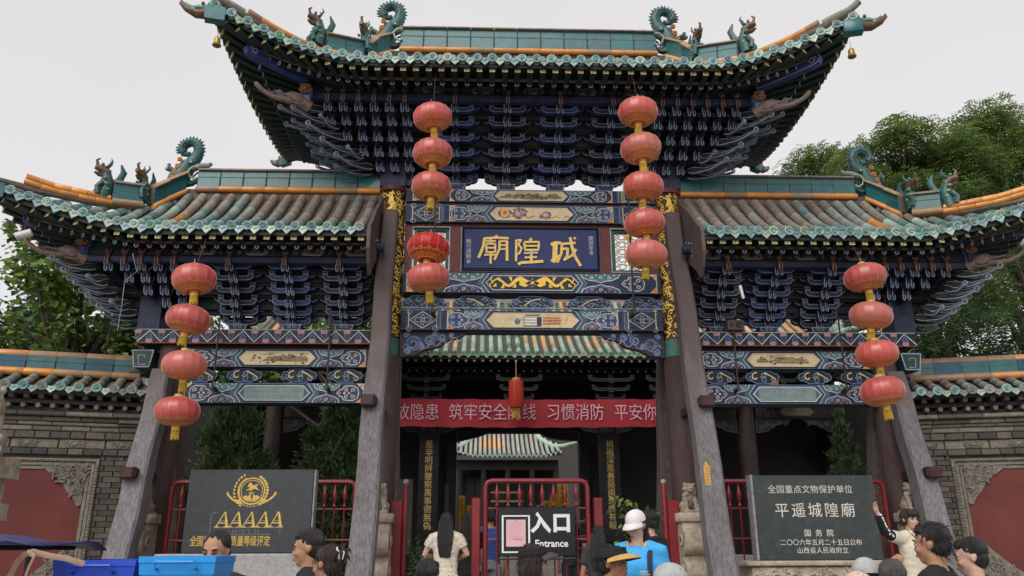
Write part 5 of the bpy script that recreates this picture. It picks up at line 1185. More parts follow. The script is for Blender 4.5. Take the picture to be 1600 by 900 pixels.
# ================================================================ RED PIPE FENCES AND ENTRANCE SIGN
fred = mat('dark_red_enamel', (.21, .014, .02), (.15, .010, .015), .38, 5, .05, dirt=.2, dirtc=(.10, .03, .03), spec=.5)
def fence(x0, x1, y, label, n, z1=2.53, z0=.5):
    t = thing('pipe_fence', ((x0 + x1) / 2, y, .45), label, 'fence', 'red pipe fences under the gate')
    b = MB(); b.tube([(x0, y, z0 - .04), (x0, y, z1 - .08), (x0 + .025, y, z1 - .02), (x0 + .09, y, z1), (x1 - .09, y, z1), (x1 - .025, y, z1 - .02), (x1, y, z1 - .08), (x1, y, z0 - .04)], .034, 10); fr = obj('pipe_frame', b, [fred], t, smooth=50)
    for z in (2.16, 1.75, .75): b = MB(); b.tube([(x0, y, z), (x1, y, z)], .012 if z > 2 else .016, 6); obj('cross_rail', b, [fred], fr)
    for k in range(n):
        x = lerp(x0, x1, (k + 1) / (n + 1)); b = MB(); b.tube([(x, y, .6), (x, y, 2.18)], .012, 6)
        b.lathe([(.012, 2.16), (.03, 2.20), (.012, 2.23), (.012, 2.25), (.034, 2.33), (.03, 2.38), (.014, 2.45), (.003, 2.5)], 8, 0, Matrix.Translation((x, y, 0))); obj('spear_bar', b, [fred], t, smooth=50)
    return t
fence(-5.05, -2.52, -.2, 'left red pipe fence with spear bars behind the emblem tablet', 17)
fence(2.62, 5.0, -.2, 'right red pipe fence with spear bars behind the green tablet', 16)
fg = fence(-.7, .72, -.35, 'central red pipe barrier with spear bars carrying the entrance sign', 8)
for x, zt, lab in ((-.83, 2.3, 'square red post left of the entrance sign'), (.86, 2.3, 'square red post right of the entrance sign')):
    b = MB(); b.bbox(x - .06, x + .06, -.41, -.29, .45, zt, .012); tag(obj('gate_post', b, [fred]), lab, 'post', 'square red posts')
for s in (-1, 1):
    x = s * 1.93; b = MB(); b.bbox(x - .085, x + .085, -.3, -.1, .45, 2.27, .012); o = obj('gate_post', b, [fred]); tag(o, 'square red post with round pole beside ' + ('left' if s < 0 else 'right') + ' central column', 'post', 'square red posts')
    b = MB(); b.tube([(x - s * .12, -.28, .45), (x - s * .12, -.28, 2.5)], .035, 9); b.ell((x - s * .12, -.28, 2.52), (.042, .042, .04), 10, 7, 1); obj('round_pole', b, [fred, gedge], o, smooth=50)
t = thing('open_gate_leaf', (.74, 0, .45), 'red gate leaf swung back behind the entrance sign with slanting bars', 'gate')
b = MB(); b.tube([(.74, -.3, 2.0), (.74, 1.2, 2.0), (.74, 1.2, .6), (.74, -.3, .6), (.74, -.3, 2.0)], .028, 8); obj('leaf_frame', b, [fred], t, smooth=50)
for k in range(7): b = MB(); b.tube([(.74, -.3, 1.8 - k * .17), (.74, 1.2, 1.8 - k * .17)], .014, 6); obj('leaf_bar', b, [fred], t)
t = thing('entrance_sign', (0, -.44, 1.5), 'black entrance sign with white lettering and a pink notice on the barrier', 'sign')
b = MB(); b.bbox(-.53, .53, -.47, -.43, 1.53, 2.17, .01); b.tube([(-.52, -.46, 1.5), (.52, -.46, 1.5)], .014, 6); pn = obj('sign_board', b, [mat('black_sign_plastic', (.012, .013, .016), (.010, .011, .013), .3, 3, .02, dirt=.05)], t)
swhite = mat('sign_white', (.72, .72, .72), (.66, .66, .66), .5, 8, 0, dirt=.05)
def ss(x, y): return -.53 + (x - 776) / 106, 2.17 - (y - 792) / 113
a0, c0 = ss(783, 805); a1, c1 = ss(821, 858)
d = Dec(-.47, t=.002); d.rib([(a0, c0), (a1, c0), (a1, c1), (a0, c1)], .03, 0, True)
d.done('door_symbol', [swhite], pn)
b = MB(); a0, c0 = ss(788, 810.5); a1, c1 = ss(816, 850); b.box(a0, a1, -.476, -.4745, c1, c0); nt_ = obj('pink_notice', b, [mat('pink_paper', (.70, .42, .45), (.66, .40, .43), .8, 5, .02, dirt=.05)], t)
d = Dec(-.476, t=.001)
for k in range(8): d.rib([(a0 + .04, c0 - .05 - k * .028), (a1 - .04 - (k % 3) * .02, c0 - .05 - k * .028)], .0035, 0)
d.rib([(a0 + .1, c1 + .09), (a1 - .04, c1 + .092)], .006, 1); d.rib([(a0 + .1, c0 - .018), (a0 + .17, c0 - .018)], .005, 1)
d.done('printed_lines', [mat('pink_grey_ink', (.40, .22, .25), None, .8, 20, 0), mat('grey_ink', (.2, .12, .14), None, .8, 20, 0)], nt_)
X_, Z_ = ss(853, 817); text('入口', .27, face(X_, -.4715, Z_ + .0), swhite, 'sign_lettering', pn, .0015, bold=.012, spacing=1.12)
X_, Z_ = ss(853, 846); text('Entrance', .127, face(X_, -.4715, Z_), swhite, 'sign_lettering', pn, .0015, bold=.0025)
# small yellow sticker on the right brace, speaker, lamp, loose cable under the eaves
b = MB(); b.prism([(1.955, 2.62), (1.99, 2.70), (2.04, 2.62), (2.04, 2.38), (2.02, 2.36), (1.965, 2.39)], -1.505, -1.50); 
o = obj('paper_charm', b, [mat('yellow_paper', (.55, .33, .08), (.45, .25, .06), .7, 30, .1)], rot=None); o.location = (.13, .075, 0); tag(o, 'small yellow paper charm stuck to the right central brace', 'paper charm')
d = Dec(-1.505, t=.001)
for k in range(6): d.rib([(1.98 + .008 * q, 2.6 - k * .035 + .01 * math.sin(q * 2 + k)) for q in range(6)], .006, 0)
oo = d.done('red_marks', [redd], o)
t = thing('wall_speaker', (3.04, -.28, 4.73), 'small brown box loudspeaker on the right zigzag board', 'loudspeaker')
b = MB(); b.bbox(-.13, .13, -.06, .1, 0, .16, .01); b.lathe([(.052, 0), (.05, .008), (.03, .004)], 14, 1, Matrix.Translation((.055, -.062, .08)) @ Matrix.Rotation(PI / 2, 4, 'X')); b.lathe([(.03, 0), (.028, .006), (.01, .003)], 12, 1, Matrix.Translation((-.06, -.062, .08)) @ Matrix.Rotation(PI / 2, 4, 'X')); loc_obj('speaker_box', b, [mat('brown_speaker', (.07, .055, .045), None, .6, 6, .1), black], t)
for s in (-1, 1):
    t = thing('floodlight', (s * 7.0, -1.45, 5.75), 'white cylindrical floodlight hanging under the ' + ('left' if s < 0 else 'right') + ' wing corner', 'lamp', 'floodlights under the wing corners')
    b = MB(); b.tube([(s * -.1, 0, .0), (s * .08, -.04, -.08)], .055, 12, 0); b.tube([(s * .08, -.04, -.08), (s * .1, -.045, -.09)], .06, 12, 1); b.tube([(0, 0, 0), (0, 0, .28)], .01, 5, 1); loc_obj('lamp_housing', b, [white, black], t, smooth=50)
b = MB(); b.tube([(-5.62, -1.2, 5.55), (-5.55, -1.15, 5.3), (-5.68, -1.18, 5.15), (-5.66, -1.2, 4.8), (-5.69, -1.15, 4.45)], .005, 5); tag(obj('loose_cable', b, [outl]), 'thin loose cable dangling below the left wing eave', 'cable')
b = MB(); b.tube([(2.72, -1.2, 5.6), (2.8, -1.2, 5.3), (2.86, -1.22, 5.12)], .006, 5); b.tube([(2.86, -1.22, 5.14), (2.89, -1.22, 4.95)], .022, 8, 1); tag(obj('dangling_cable', b, [iron, white], smooth=50), 'cable ending in a white plug dangling below the right wing eave', 'cable')
b = MB(); b.tube([(-5.3, -.9, 5.62), (-5.42, -1.0, 5.42), (-5.52, -1.05, 5.28), (-5.62, -1.0, 5.36)], .006, 5); tag(obj('coiled_wire', b, [iron]), 'short dark wire looping among the left wing brackets', 'wire')

# ================================================================ LANTERNS
silk = mat('lantern_silk', (.64, .115, .09), (.56, .085, .07), .36, 3, .05, dirt=.35, dirtc=(.62, .19, .14), var=.10, spec=.9, trans=.3, stretch=(1, 1, .3))
silk2 = mat('new_lantern_silk', (.55, .02, .015), (.48, .02, .015), .38, 3, .05, dirt=.0, var=.04, spec=.35, trans=.35)
fadedc = mat('faded_lantern_silk', (.68, .19, .15), (.60, .14, .115), .38, 3, .05, dirt=.5, dirtc=(.66, .32, .26), var=.10, spec=.9, trans=.35)
lgold = mat('lantern_gold', (.78, .50, .12), (.62, .38, .09), .4, 20, .1, metal=.2)
tass = mat('yellow_tassel', (.58, .38, .03), (.36, .22, .02), .7, 40, .4, stretch=(4, 4, .3), dirt=.2)
pseam = mat('lantern_seam', (.74, .33, .24), None, .5, 8, 0)
for m_ in (silk, silk2, fadedc): q_ = m_.node_tree.nodes['Principled BSDF']; q_.inputs['Sheen Weight'].default_value = .5; q_.inputs['Sheen Roughness'].default_value = .35; q_.inputs['Roughness'].default_value = .3
R0, H0 = .262, .19
def lant_prof(t):   # t -1..1
    return R0 * (1 - abs(t) ** 2.3) ** .5 * .93 + .07 * R0 + .02, H0 * t
b = MB(); n = 32; prof = []
for k in range(21): t = -1 + 2 * k / 20; r_, z_ = lant_prof(max(-.985, min(.985, t))); prof.append((r_, z_))
vs = [(r_ * (1 - .012 * (1 - math.cos(n / 2 * 0 + 2 * PI * (j % 4) / 4)) / 1) * math.cos(2 * PI * j / 64), r_ * (1 - .012 * (1 - math.cos(2 * PI * (j % 4) / 4))) * math.sin(2 * PI * j / 64), z_) for r_, z_ in prof for j in range(64)]
b.add(vs, [(i * 64 + j, i * 64 + (j + 1) % 64, (i + 1) * 64 + (j + 1) % 64, (i + 1) * 64 + j) for i in range(20) for j in range(64)]); LSH = b.mesh('lantern_shade', [silk], 180)
b = MB()
for j in range(16):
    a = 2 * PI * j / 16; b.tube([((r_ + .001) * math.cos(a), (r_ + .001) * math.sin(a), z_) for r_, z_ in prof[::2]], .0017, 4)
LSE = b.mesh('seam_wires', [pseam])
b = MB(); b.lathe([(.062, H0 - .012), (.066, H0), (.05, H0 + .012), (.05, H0 + .03), (.02, H0 + .035)], 16); b.tube([(0, 0, H0 + .02), (0, 0, H0 + .1)], .004, 4); LCP = b.mesh('top_cap', [mat('pale_gold', (.62, .48, .24), (.45, .34, .16), .45, 20, .1)], 50)
def lsurf(x, z, h):  # x = angle, z = height
    t = z / H0; r_, _ = lant_prof(max(-.985, min(.985, t))); r_ += .002 + h * .3; return (r_ * math.sin(x), -r_ * math.cos(x), z)
d = Dec(0, lsurf, .002)
for z, w in ((-.178, .010), (-.165, .006), (-.15, .004)): d.rib([(2 * PI * k / 40, z) for k in range(40)], w, 0, True)
for k in range(14):
    a = 2 * PI * k / 14
    for q, (w, h_) in enumerate(((.2, .05), (.14, .036), (.08, .022))): d.rib([(a + w * math.cos(PI * j / 7), -.142 + h_ * math.sin(PI * j / 7)) for j in range(8)], .0045, 0)
    d.disc(a + .224, -.115, .009, 0, 5, 4)
for k in range(28): a = 2 * PI * k / 28; d.rib([(a, -.163), (a + .06, -.152), (a + .11, -.163)], .004, 0)
LGD = d.b.mesh('gold_scallop_trim', [lgold])
b = MB(); b.lathe([(.06, -H0 - .015), (.055, -H0 + .012)], 16, 0); b.lathe([(.048, -H0 - .06), (.05, -H0 - .012)], 14, 0)
for j in range(26):
    a = 2 * PI * j / 26; r_ = .046; b.tube([(r_ * math.cos(a), r_ * math.sin(a), -H0 - .05), (r_ * 1.04 * math.cos(a), r_ * 1.04 * math.sin(a), -H0 - .1), (r_ * 1.1 * math.cos(a + .1), r_ * 1.1 * math.sin(a + .1), -H0 - .155 - .012 * (j % 3))], .0065, 4, 1)
b.lathe([(.03, -H0 - .15), (.036, -H0 - .05)], 8, 1)
LTS = b.mesh('tassel', [lgold, tass])
def lantern(x, y, z, lab, m, group, s=1.0, tilt=(0, 0)):
    t = thing('round_red_lantern', (x, y, z), lab, 'lantern', group)
    obj('lantern_shade', LSH, None, t, at=(x, y, z), over=m); obj('seam_wires', LSE, None, t, at=(x, y, z)); obj('top_cap', LCP, None, t, at=(x, y, z)); obj('gold_scallop_trim', LGD, None, t, at=(x, y, z)); obj('tassel', LTS, None, t, at=(x, y, z))
    t.rotation_euler = (tilt[0], tilt[1], random.uniform(0, .4)); t.scale = (s, s, s * random.uniform(.97, 1.03)); return t
ORD = ('topmost', 'second', 'third', 'fourth', 'lowest')
for nm, x, y, zs, sc in (('left central', -1.47, -1.9, (7.37, 6.81, 6.31, 5.42, 5.01), .985), ('right central', 1.42, -1.9, (7.50, 6.93, 6.35, 5.81, 5.36), .985), ('far left', -4.62, -1.5, (5.1, 4.54, 3.93, 3.33), 1.0), ('far right', 4.53, -1.5, (5.2, 4.65, 4.12, 3.61), 1.0)):
    for k, z in enumerate(zs):
        m = silk2 if (nm == 'left central' and k == 3) else (silk if k in (0, 3) else random.choice((silk, fadedc, fadedc)))
        w = ORD[k] if k < len(zs) - 1 else 'lowest'
        lantern(x + random.uniform(-.012, .012), y, z - .02, (('bright orange red ' if m is silk2 else 'faded red ') + 'round lantern, ' + w + ' of the ' + nm + ' string'), m, nm + ' string of lanterns', sc * random.uniform(.97, 1.02), (random.uniform(-.09, .09), random.uniform(-.13, .13)))
    b = MB(); b.tube([(x, y + .04, zs[0] + .2), (x, y + .25, (8.2 if abs(x) < 3 else 5.75))], .005, 4); b.tube([(x + .01, y + .02, zs[-1] + .1), (x, y + .04, zs[0] + .2)], .004, 4)
    tag(obj('lantern_cord', b, [iron]), 'thin cord carrying the ' + nm + ' string of red lanterns', 'cord', 'lantern cords')
# ================================================================ TEMPLE HALL BEHIND THE GATE
hall = thing('temple_hall', (.15, 8, 1.45), 'dark temple hall with pale green and orange tiled roof behind the gate', 'temple')
hblack = mat('shade_black_wood', (.014, .012, .012), (.009, .008, .008), .8, 4, .3, dirt=.2, dirtc=(.03, .025, .02))  # timber colour blackened to carry the deep shade of the porch
HX0, HX1 = -6.6, 8.6
def hs_(x, y):
    s_ = (y - 7.5) / 3.3; return 6.2 + 2.35 * (.62 * s_ + .38 * s_ * s_) + .45 * max(0, (abs(x - 1.0) - 6.2) / 1.5) ** 1.6 * (1 - s_)
b = MB(); N_ = 60; vs = [(lerp(HX0, HX1, i / N_), lerp(7.5, 10.8, k / 8), hs_(lerp(HX0, HX1, i / N_), lerp(7.5, 10.8, k / 8)) - .03 + .012 * (k % 2)) for i in range(N_ + 1) for k in range(9)]
b.add(vs, [(i * 9 + k, (i + 1) * 9 + k, (i + 1) * 9 + k + 1, i * 9 + k + 1) for i in range(N_) for k in range(8)])
b.add([(HX0, 10.8, 8.5), (HX1, 10.8, 8.5), (HX1, 14.4, 6.0), (HX0, 14.4, 6.0)], [(0, 1, 2, 3)]); b.add([(HX0, 7.5, 6.2), (HX0, 10.8, 8.5), (HX0, 14.4, 6.0)], [(0, 1, 2)]); b.add([(HX1, 7.5, 6.2), (HX1, 10.8, 8.5), (HX1, 14.4, 6.0)], [(0, 1, 2)])
hr = obj('tiled_roof', b, [pan], hall)
pinkg = mat('pink_grey_glaze', (.38, .30, .27), (.27, .22, .19), .4, 8, .2, dirt=.4, dirtc=(.22, .2, .17), var=.2)
porange = mat('pale_orange_glaze', (.60, .34, .14), (.48, .27, .12), .4, 8, .2, dirt=.4, dirtc=(.38, .3, .22), var=.2)
rr = random.Random(12); nrow = int((HX1 - HX0) / .229)
rgreen = mat('pan_course_green', (.16, .15, .12), (.08, .09, .07), .8, 30, .6)
for i in range(nrow):
    x = HX0 + .1 + .229 * i
    base_ = rr.choice((pgreen, pgreen, pinkg, pinkg, greeng, porange, pgreen))
    if -3.2 < x < 4.2:
        for k in range(8):
            y0 = 7.5 + k * .41; z0 = hs_(x, y0); z1 = hs_(x, y0 + .41); m = base_ if rr.random() < .6 else rr.choice((pgreen, pinkg, porange, pgreen))
            if k == 0: m = pgreen
            obj('cover_tile', BAR, None, hr, at=(x, y0 - .02, z0), rot=(math.atan2(z1 - z0, .41), 0, 0), scale=(1.02, .5, 1.05), over=m)
        for k in range(12):
            pass
    else:
        b = MB(); b.tube([(x, lerp(7.48, 10.8, q / 5), hs_(x, lerp(7.48, 10.8, q / 5)) + .01) for q in range(6)], .066, 7); obj('cover_tile_row', b, [porange if i % 5 == 2 else base_], hr, smooth=50)
    obj('end_tile', EDISC, None, hr, at=(x, 7.47, hs_(x, 7.5) + .005), rot=(0, i, 0), over=greeng if rr.random() < .8 else pgreen)
    obj('drip_tile', DRIP, None, hr, at=(x + .1145, 7.48, hs_(x, 7.5) - .05), over=rr.choice((pgreen, pinkg, pgreen)), scale=(1.05, 1, 1))
b = MB()
for i in range(nrow * 1):
    x = HX0 + .2145 + .229 * i
    if -3.2 < x < 4.2:
        for k in range(26): y0 = 7.55 + k * .125; z0 = hs_(x, y0); b.box(x - .055, x + .055, y0, y0 + .1, z0 - .02, z0 + .022)
o = obj('pan_tile_courses', b, [rgreen], hr); o['kind'] = 'stuff'
b = MB(); b.box(HX0 - .1, HX1 + .1, 10.75, 10.95, 8.5, 8.75, 0); b.box(HX0 - .1, HX1 + .1, 10.72, 10.98, 8.76, 9.15, 1); b.tube([(HX0, 10.7, 8.74), (HX1, 10.7, 8.74)], .07, 8, 2); b.tube([(HX0, 10.85, 9.2), (HX1, 10.85, 9.2)], .09, 8, 0)
obj('roof_ridge', b, [pinkg, mat('turquoise_glaze', (.03, .26, .30), (.02, .18, .22), .3, 8, .1), mat('turquoise_roll', (.02, .30, .36), (.02, .2, .26), .3, 4, .1)], hr)
for sx, xx in ((-1, HX0), (1, HX1)):
    b = MB(); b.tube([(xx, 10.8, 8.75), (xx, 9.4, 7.65), (xx - 0, 8.2, 6.95), (xx + sx * .5, 7.2, 6.95)], [.14, .13, .12, .07], 8); b.ell((xx, 8.3, 7.15), (.15, .2, .25), 9, 6); obj('hip_ridge', b, [pgreen], hr, smooth=60)
b = MB(); c_ = MB()
for i in range(int((HX1 - HX0) / .205)):
    x = HX0 + .1 + .205 * i; b.box(x - .035, x + .035, 7.52, 7.8, 6.0, 6.07, 0); b.box(x - .03, x + .03, 7.517, 7.52, 6.005, 6.065, 1)
    b.tube([(x, 7.85, 5.84), (x, 8.3, 5.95)], .036, 7, 0); b.tube([(x, 7.845, 5.84), (x, 7.85, 5.84)], .03, 7, 2)
o = obj('rafter_ends', b, [hblack, mat('shaded_yellow_paint', (.26, .24, .16), None, .7, 20, 0), mat('shaded_grey_paint', (.12, .12, .12), None, .7, 20, 0)], hall); o['kind'] = 'stuff'
b = MB(); b.box(HX0, HX1, 7.5, 7.54, 6.06, 6.13); b.box(HX0, HX1, 7.86, 7.9, 5.9, 5.93); b.box(HX0, HX1, 7.6, 12, 6.1, 6.13); b.box(HX0, HX1, 8.3, 8.5, 5.72, 5.98); obj('eave_boards', b, [hblack], hall)
# dark bracket clusters of the hall
dl = mat('shaded_outline_paint', (.07, .08, .09), (.04, .05, .055), .7, 12, 0)  # hall paints are darkened copies; the porch shade is in their colour
HA = arm_mesh(.5, .1, .1).mesh('bracket_arm', [hblack, dl])
for x in (-5.3, -3.6, -2.15, .15, 2.45, 3.9, 5.3, 6.8):
    b = MB(); b.box(x - .06, x + .06, 7.9, 8.5, 5.0, 5.8)
    for k in range(3): cup(b, x, 5.1 + .22 * k, 7.9 - .06 * k, 8.1, .08, .09, .012)
    o = obj('bracket_set', b, [hblack, dl], hall)
    for k in range(3): obj('bracket_arm', HA, None, o, at=(x, 8.0 - .1 * k, 5.14 + .22 * k), scale=(.75 + .2 * k, 1, 1))
for x in (-6.0, -2.1, 2.4, 6.0):
    b = MB(); b.tube([(x, 8.6, 1.45), (x, 8.6, 5.1)], .23, 18); obj('column', b, [mat('shaded_maroon_wood', (.035, .018, .018), (.022, .013, .013), .5, 4, .1)], hall, smooth=50)
# lintels with painted spandrels
for x0, x1 in ((-5.75, -2.35), (2.65, 5.75), (6.25, 8.4), (-1.85, 2.15)):
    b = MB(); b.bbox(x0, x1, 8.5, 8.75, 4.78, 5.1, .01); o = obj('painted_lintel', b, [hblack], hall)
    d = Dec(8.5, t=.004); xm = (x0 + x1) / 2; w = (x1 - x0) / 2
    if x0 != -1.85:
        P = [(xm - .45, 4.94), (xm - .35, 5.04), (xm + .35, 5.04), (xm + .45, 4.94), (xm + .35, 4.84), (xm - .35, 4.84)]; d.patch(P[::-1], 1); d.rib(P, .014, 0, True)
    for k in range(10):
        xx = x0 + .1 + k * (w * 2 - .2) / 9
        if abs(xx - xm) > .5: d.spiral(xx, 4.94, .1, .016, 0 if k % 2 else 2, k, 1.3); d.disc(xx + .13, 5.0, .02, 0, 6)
    d.done('painted_scrollwork', [dl, mat('shaded_cream_paint', (.17, .15, .10), None, .7, 12, 0), mat('shaded_blue_paint', (.04, .06, .12), None, .7, 12, 0)], o)
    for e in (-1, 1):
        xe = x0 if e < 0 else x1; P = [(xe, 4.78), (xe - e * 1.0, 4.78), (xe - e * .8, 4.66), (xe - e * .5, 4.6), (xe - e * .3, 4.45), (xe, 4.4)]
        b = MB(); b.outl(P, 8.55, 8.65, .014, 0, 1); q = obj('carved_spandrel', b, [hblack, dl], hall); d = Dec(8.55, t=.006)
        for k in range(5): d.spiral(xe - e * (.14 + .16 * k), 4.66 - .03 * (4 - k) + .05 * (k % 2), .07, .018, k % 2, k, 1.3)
        d.done('painted_scrollwork', [dl, mat('shaded_ochre_paint', (.15, .10, .05), None, .7, 12, 0)], q)
# walls and doorway
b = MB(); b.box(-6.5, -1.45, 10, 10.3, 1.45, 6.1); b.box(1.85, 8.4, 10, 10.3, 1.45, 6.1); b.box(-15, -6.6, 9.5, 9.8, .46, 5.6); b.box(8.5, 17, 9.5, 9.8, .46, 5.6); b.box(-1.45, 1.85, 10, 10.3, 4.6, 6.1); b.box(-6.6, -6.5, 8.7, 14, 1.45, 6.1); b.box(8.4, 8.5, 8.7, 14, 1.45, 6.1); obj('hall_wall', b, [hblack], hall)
for x0, x1 in ((-1.85, -1.7), (2.35, 2.5)): b = MB(); b.box(x0, x1, 10.3, 13.6, 1.45, 5.6); obj('passage_lining', b, [hblack], hall)
for P in ([(-1.46, 4.62), (-.5, 4.62), (-.65, 4.56), (-.85, 4.48), (-1.1, 4.42), (-1.46, 4.34)], [(1.86, 4.62), (.62, 4.62), (.8, 4.56), (1.05, 4.45), (1.35, 4.40), (1.86, 4.36)]): b = MB(); b.outl(P, 9.95, 10.05, .02, 0, 1); obj('carved_spandrel', b, [hblack, MATS['shaded_outline_paint']], hall)
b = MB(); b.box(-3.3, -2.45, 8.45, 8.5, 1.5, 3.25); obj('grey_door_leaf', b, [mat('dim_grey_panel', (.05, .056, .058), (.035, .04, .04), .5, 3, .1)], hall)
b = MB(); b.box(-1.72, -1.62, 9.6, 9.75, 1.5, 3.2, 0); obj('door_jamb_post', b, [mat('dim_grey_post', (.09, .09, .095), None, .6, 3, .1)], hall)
# couplet boards
for x, body, lab in ((-2.07, '是非明辨鑒察萬事德無偽', 'tall black couplet board with gold characters on the left hall column'), (2.42, '禍福深思善惡兩途終有報', 'tall black couplet board with gold characters on the right hall column')):
    b = MB(); b.bbox(x - .24, x + .24, 8.30, 8.36, 1.75, 4.38, .01); o = obj('couplet_board', b, [black]); tag(o, lab, 'couplet board', 'couplet boards on the hall columns')
    text('\n'.join(body), .2, face(x, 8.297, 3.1), mat('dull_gold_leaf', (.62, .44, .16), (.46, .32, .11), .5, 20, .1), 'gold_character', o, .003, line=.97)
for x in (-1.58, 1.98):
    b = MB(); b.bbox(x - .13, x + .13, 9.9, 9.96, 1.7, 4.3, .01); o = obj('couplet_board', b, [black]); tag(o, 'dim black board with worn dark characters ' + ('left' if x < 0 else 'right') + ' of the hall doorway', 'couplet board')
# red slogan banner
b = MB(); n = 40; vs = []
for i in range(n + 1):
    x = lerp(-3.3, 4.0, i / n); sag = -.035 * math.sin(PI * i / n) + .012 * math.sin(i * 1.7); fy = 7.72 + .02 * math.sin(i * .9)
    vs += [(x, fy, 4.45 + sag), (x, fy + .015 * math.sin(i * 1.3), 5.12 + sag * .6), (x, fy + .006, 5.12 + sag * .6), (x, fy + .006, 4.45 + sag)]
b.add(vs, [(i * 4 + j, (i + 1) * 4 + j, (i + 1) * 4 + (j + 1) % 4, i * 4 + (j + 1) % 4) for i in range(n) for j in range(4)])
bn = obj('slogan_banner', b, [mat('red_banner_cloth', (.36, .018, .03), (.29, .015, .025), .7, 3, .1, dirt=.1)]); tag(bn, 'long red cloth banner with pale slogan hanging across the dark hall', 'banner')
pinkt = mat('faded_pink_lettering', (.62, .34, .40), (.52, .28, .33), .7, 10, 0, dirt=.1)
text('故隐患', .43, face(-2.34, 7.69, 4.76), pinkt, 'banner_lettering', bn, .002, sx=.83)
text('筑牢安全防线', .43, face(-0.51, 7.69, 4.76), pinkt, 'banner_lettering', bn, .002, sx=.83)
text('习惯消防', .43, face(1.51, 7.69, 4.76), pinkt, 'banner_lettering', bn, .002, sx=.83)
text('平安你', .43, face(3.00, 7.69, 4.76), pinkt, 'banner_lettering', bn, .002, sx=.83)
# cylindrical lantern
t = thing('cylindrical_red_lantern', (.05, 7.3, 5.15), 'small cylindrical orange red lantern hanging before the red banner', 'lantern')
b = MB(); b.lathe([(.1, -.35), (.16, -.33), (.175, -.28), (.175, .28), (.16, .33), (.1, .35)], 24); loc_obj('lantern_shade', b, [mat('orange_red_silk', (.62, .06, .02), (.55, .05, .02), .5, 3, 0, dirt=0, trans=.3)], t, smooth=50)
b = MB(); b.lathe([(.09, .35), (.1, .39), (.05, .41)], 12); b.lathe([(.08, -.40), (.1, -.35)], 12); b.tube([(0, 0, .4), (0, .05, .85)], .006, 4)
for j in range(12): b.tube([(.07 * math.cos(j * .52), .07 * math.sin(j * .52), -.4), (.1 * math.cos(j * .52), .1 * math.sin(j * .52), -.58)], .014, 4, 1)
loc_obj('tassel', b, [lgold, tass], t)
b = MB()
for j in range(12): a = j * PI / 6; b.tube([(.177 * math.cos(a), .177 * math.sin(a), -.29), (.177 * math.cos(a), .177 * math.sin(a), .29)], .004, 4)
loc_obj('seam_wires', b, [mat('dark_red_seam', (.35, .02, .01), None, .6, 5, 0)], t)
lantern(5.9, 6.6, 5.28, 'half hidden faded lantern hanging behind the right wing beams', fadedc, None, 1.05)
# far pavilion seen through the doorway
pav = thing('far_pavilion', (.25, 24, 1.45), 'distant pavilion roof with pale tiles and an orange diamond seen through the doorway', 'pavilion')
def pz(y): s_ = (y - 21.5) / 2.6; return 5.28 + 1.35 * s_ * (.6 + .4 * s_)
b = MB(); b.add([(x, y, pz(y) - .05) for x in (-2.0, 2.5) for y in (21.5, 22.4, 23.2, 24.1)], [(k, k + 4, k + 5, k + 1) for k in range(3)]); b.box(-1.8, 2.3, 22.6, 26, 1.45, 5.1); b.box(-1.9, 2.4, 22.0, 22.2, 4.7, 5.1)
for k in range(5): b.tube([(-1.7 + 1.0 * k, 22.1, 1.45), (-1.7 + 1.0 * k, 22.1, 4.7)], .12, 8)
for k in range(9): b.box(-1.6 + .43 * k, -1.55 + .43 * k, 22.5, 22.6, 1.5, 4.6)
prf = obj('tiled_roof', b, [hblack], pav)
for i in range(22):
    x = -1.85 + .2 * i; cut = 21.5 + (0 if abs(x - .25) < 1.5 else 0)
    yt = 24.1 if abs(x - .25) < 1.25 else lerp(24.1, 22.3, (abs(x - .25) - 1.25) / .9)
    lift = .25 * max(0, (abs(x - .25) - 1.3)) ** 1.5
    b = MB(); q = 7
    for k in range(q):
        a, c = lerp(21.5, yt, k / q), lerp(21.5, yt, (k + 1) / q)
        or_ = abs(x + .35) / .55 + abs((k + .5) / q - .5) / .33 < 1
        b.tube([(x, a, pz(a) + lift), (x, c, pz(c) + lift)], .07, 6, 1 if or_ else (0 if (i * 7 + k * 3) % 4 else 2))
    obj('cover_tile_row', b, [mat('pale_glaze', (.36, .38, .33), (.25, .28, .24), .5, 8, .2, dirt=.3), porange, pinkg], prf)
    b = MB(); b.lathe([(.07, 0), (.07, .02)], 8, 0, Matrix.Translation((x, 21.47, pz(21.5) + lift)) @ Matrix.Rotation(PI / 2, 4, 'X')); b.prism([(x + .03, 5.24 + lift), (x + .1, 5.12 + lift), (x + .17, 5.24 + lift)], 21.46, 21.48); obj('end_tile', b, [pgreen], prf)
for e in (-1, 1):
    b = MB(); b.tube([(.25 + e * 1.2, 24.1, 6.7), (.25 + e * 1.5, 23.2, 6.1), (.25 + e * 2.0, 22.2, 5.65), (.25 + e * 2.35, 21.5, 5.62), (.25 + e * 2.9, 21.2, 5.75)], [.12, .11, .1, .09, .04], 7); obj('hip_ridge', b, [pgreen], prf, smooth=50)
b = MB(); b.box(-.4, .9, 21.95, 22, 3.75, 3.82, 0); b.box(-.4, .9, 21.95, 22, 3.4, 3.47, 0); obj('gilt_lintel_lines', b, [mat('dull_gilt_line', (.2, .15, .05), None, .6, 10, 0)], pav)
# courtyard walls closing the view through the doorway
b = MB(); b.box(-16, 18, 30, 30.5, .45, 7); tag(obj('courtyard_wall', b, [BRK[2]]), 'dark brick courtyard wall far behind the temple hall', 'wall')
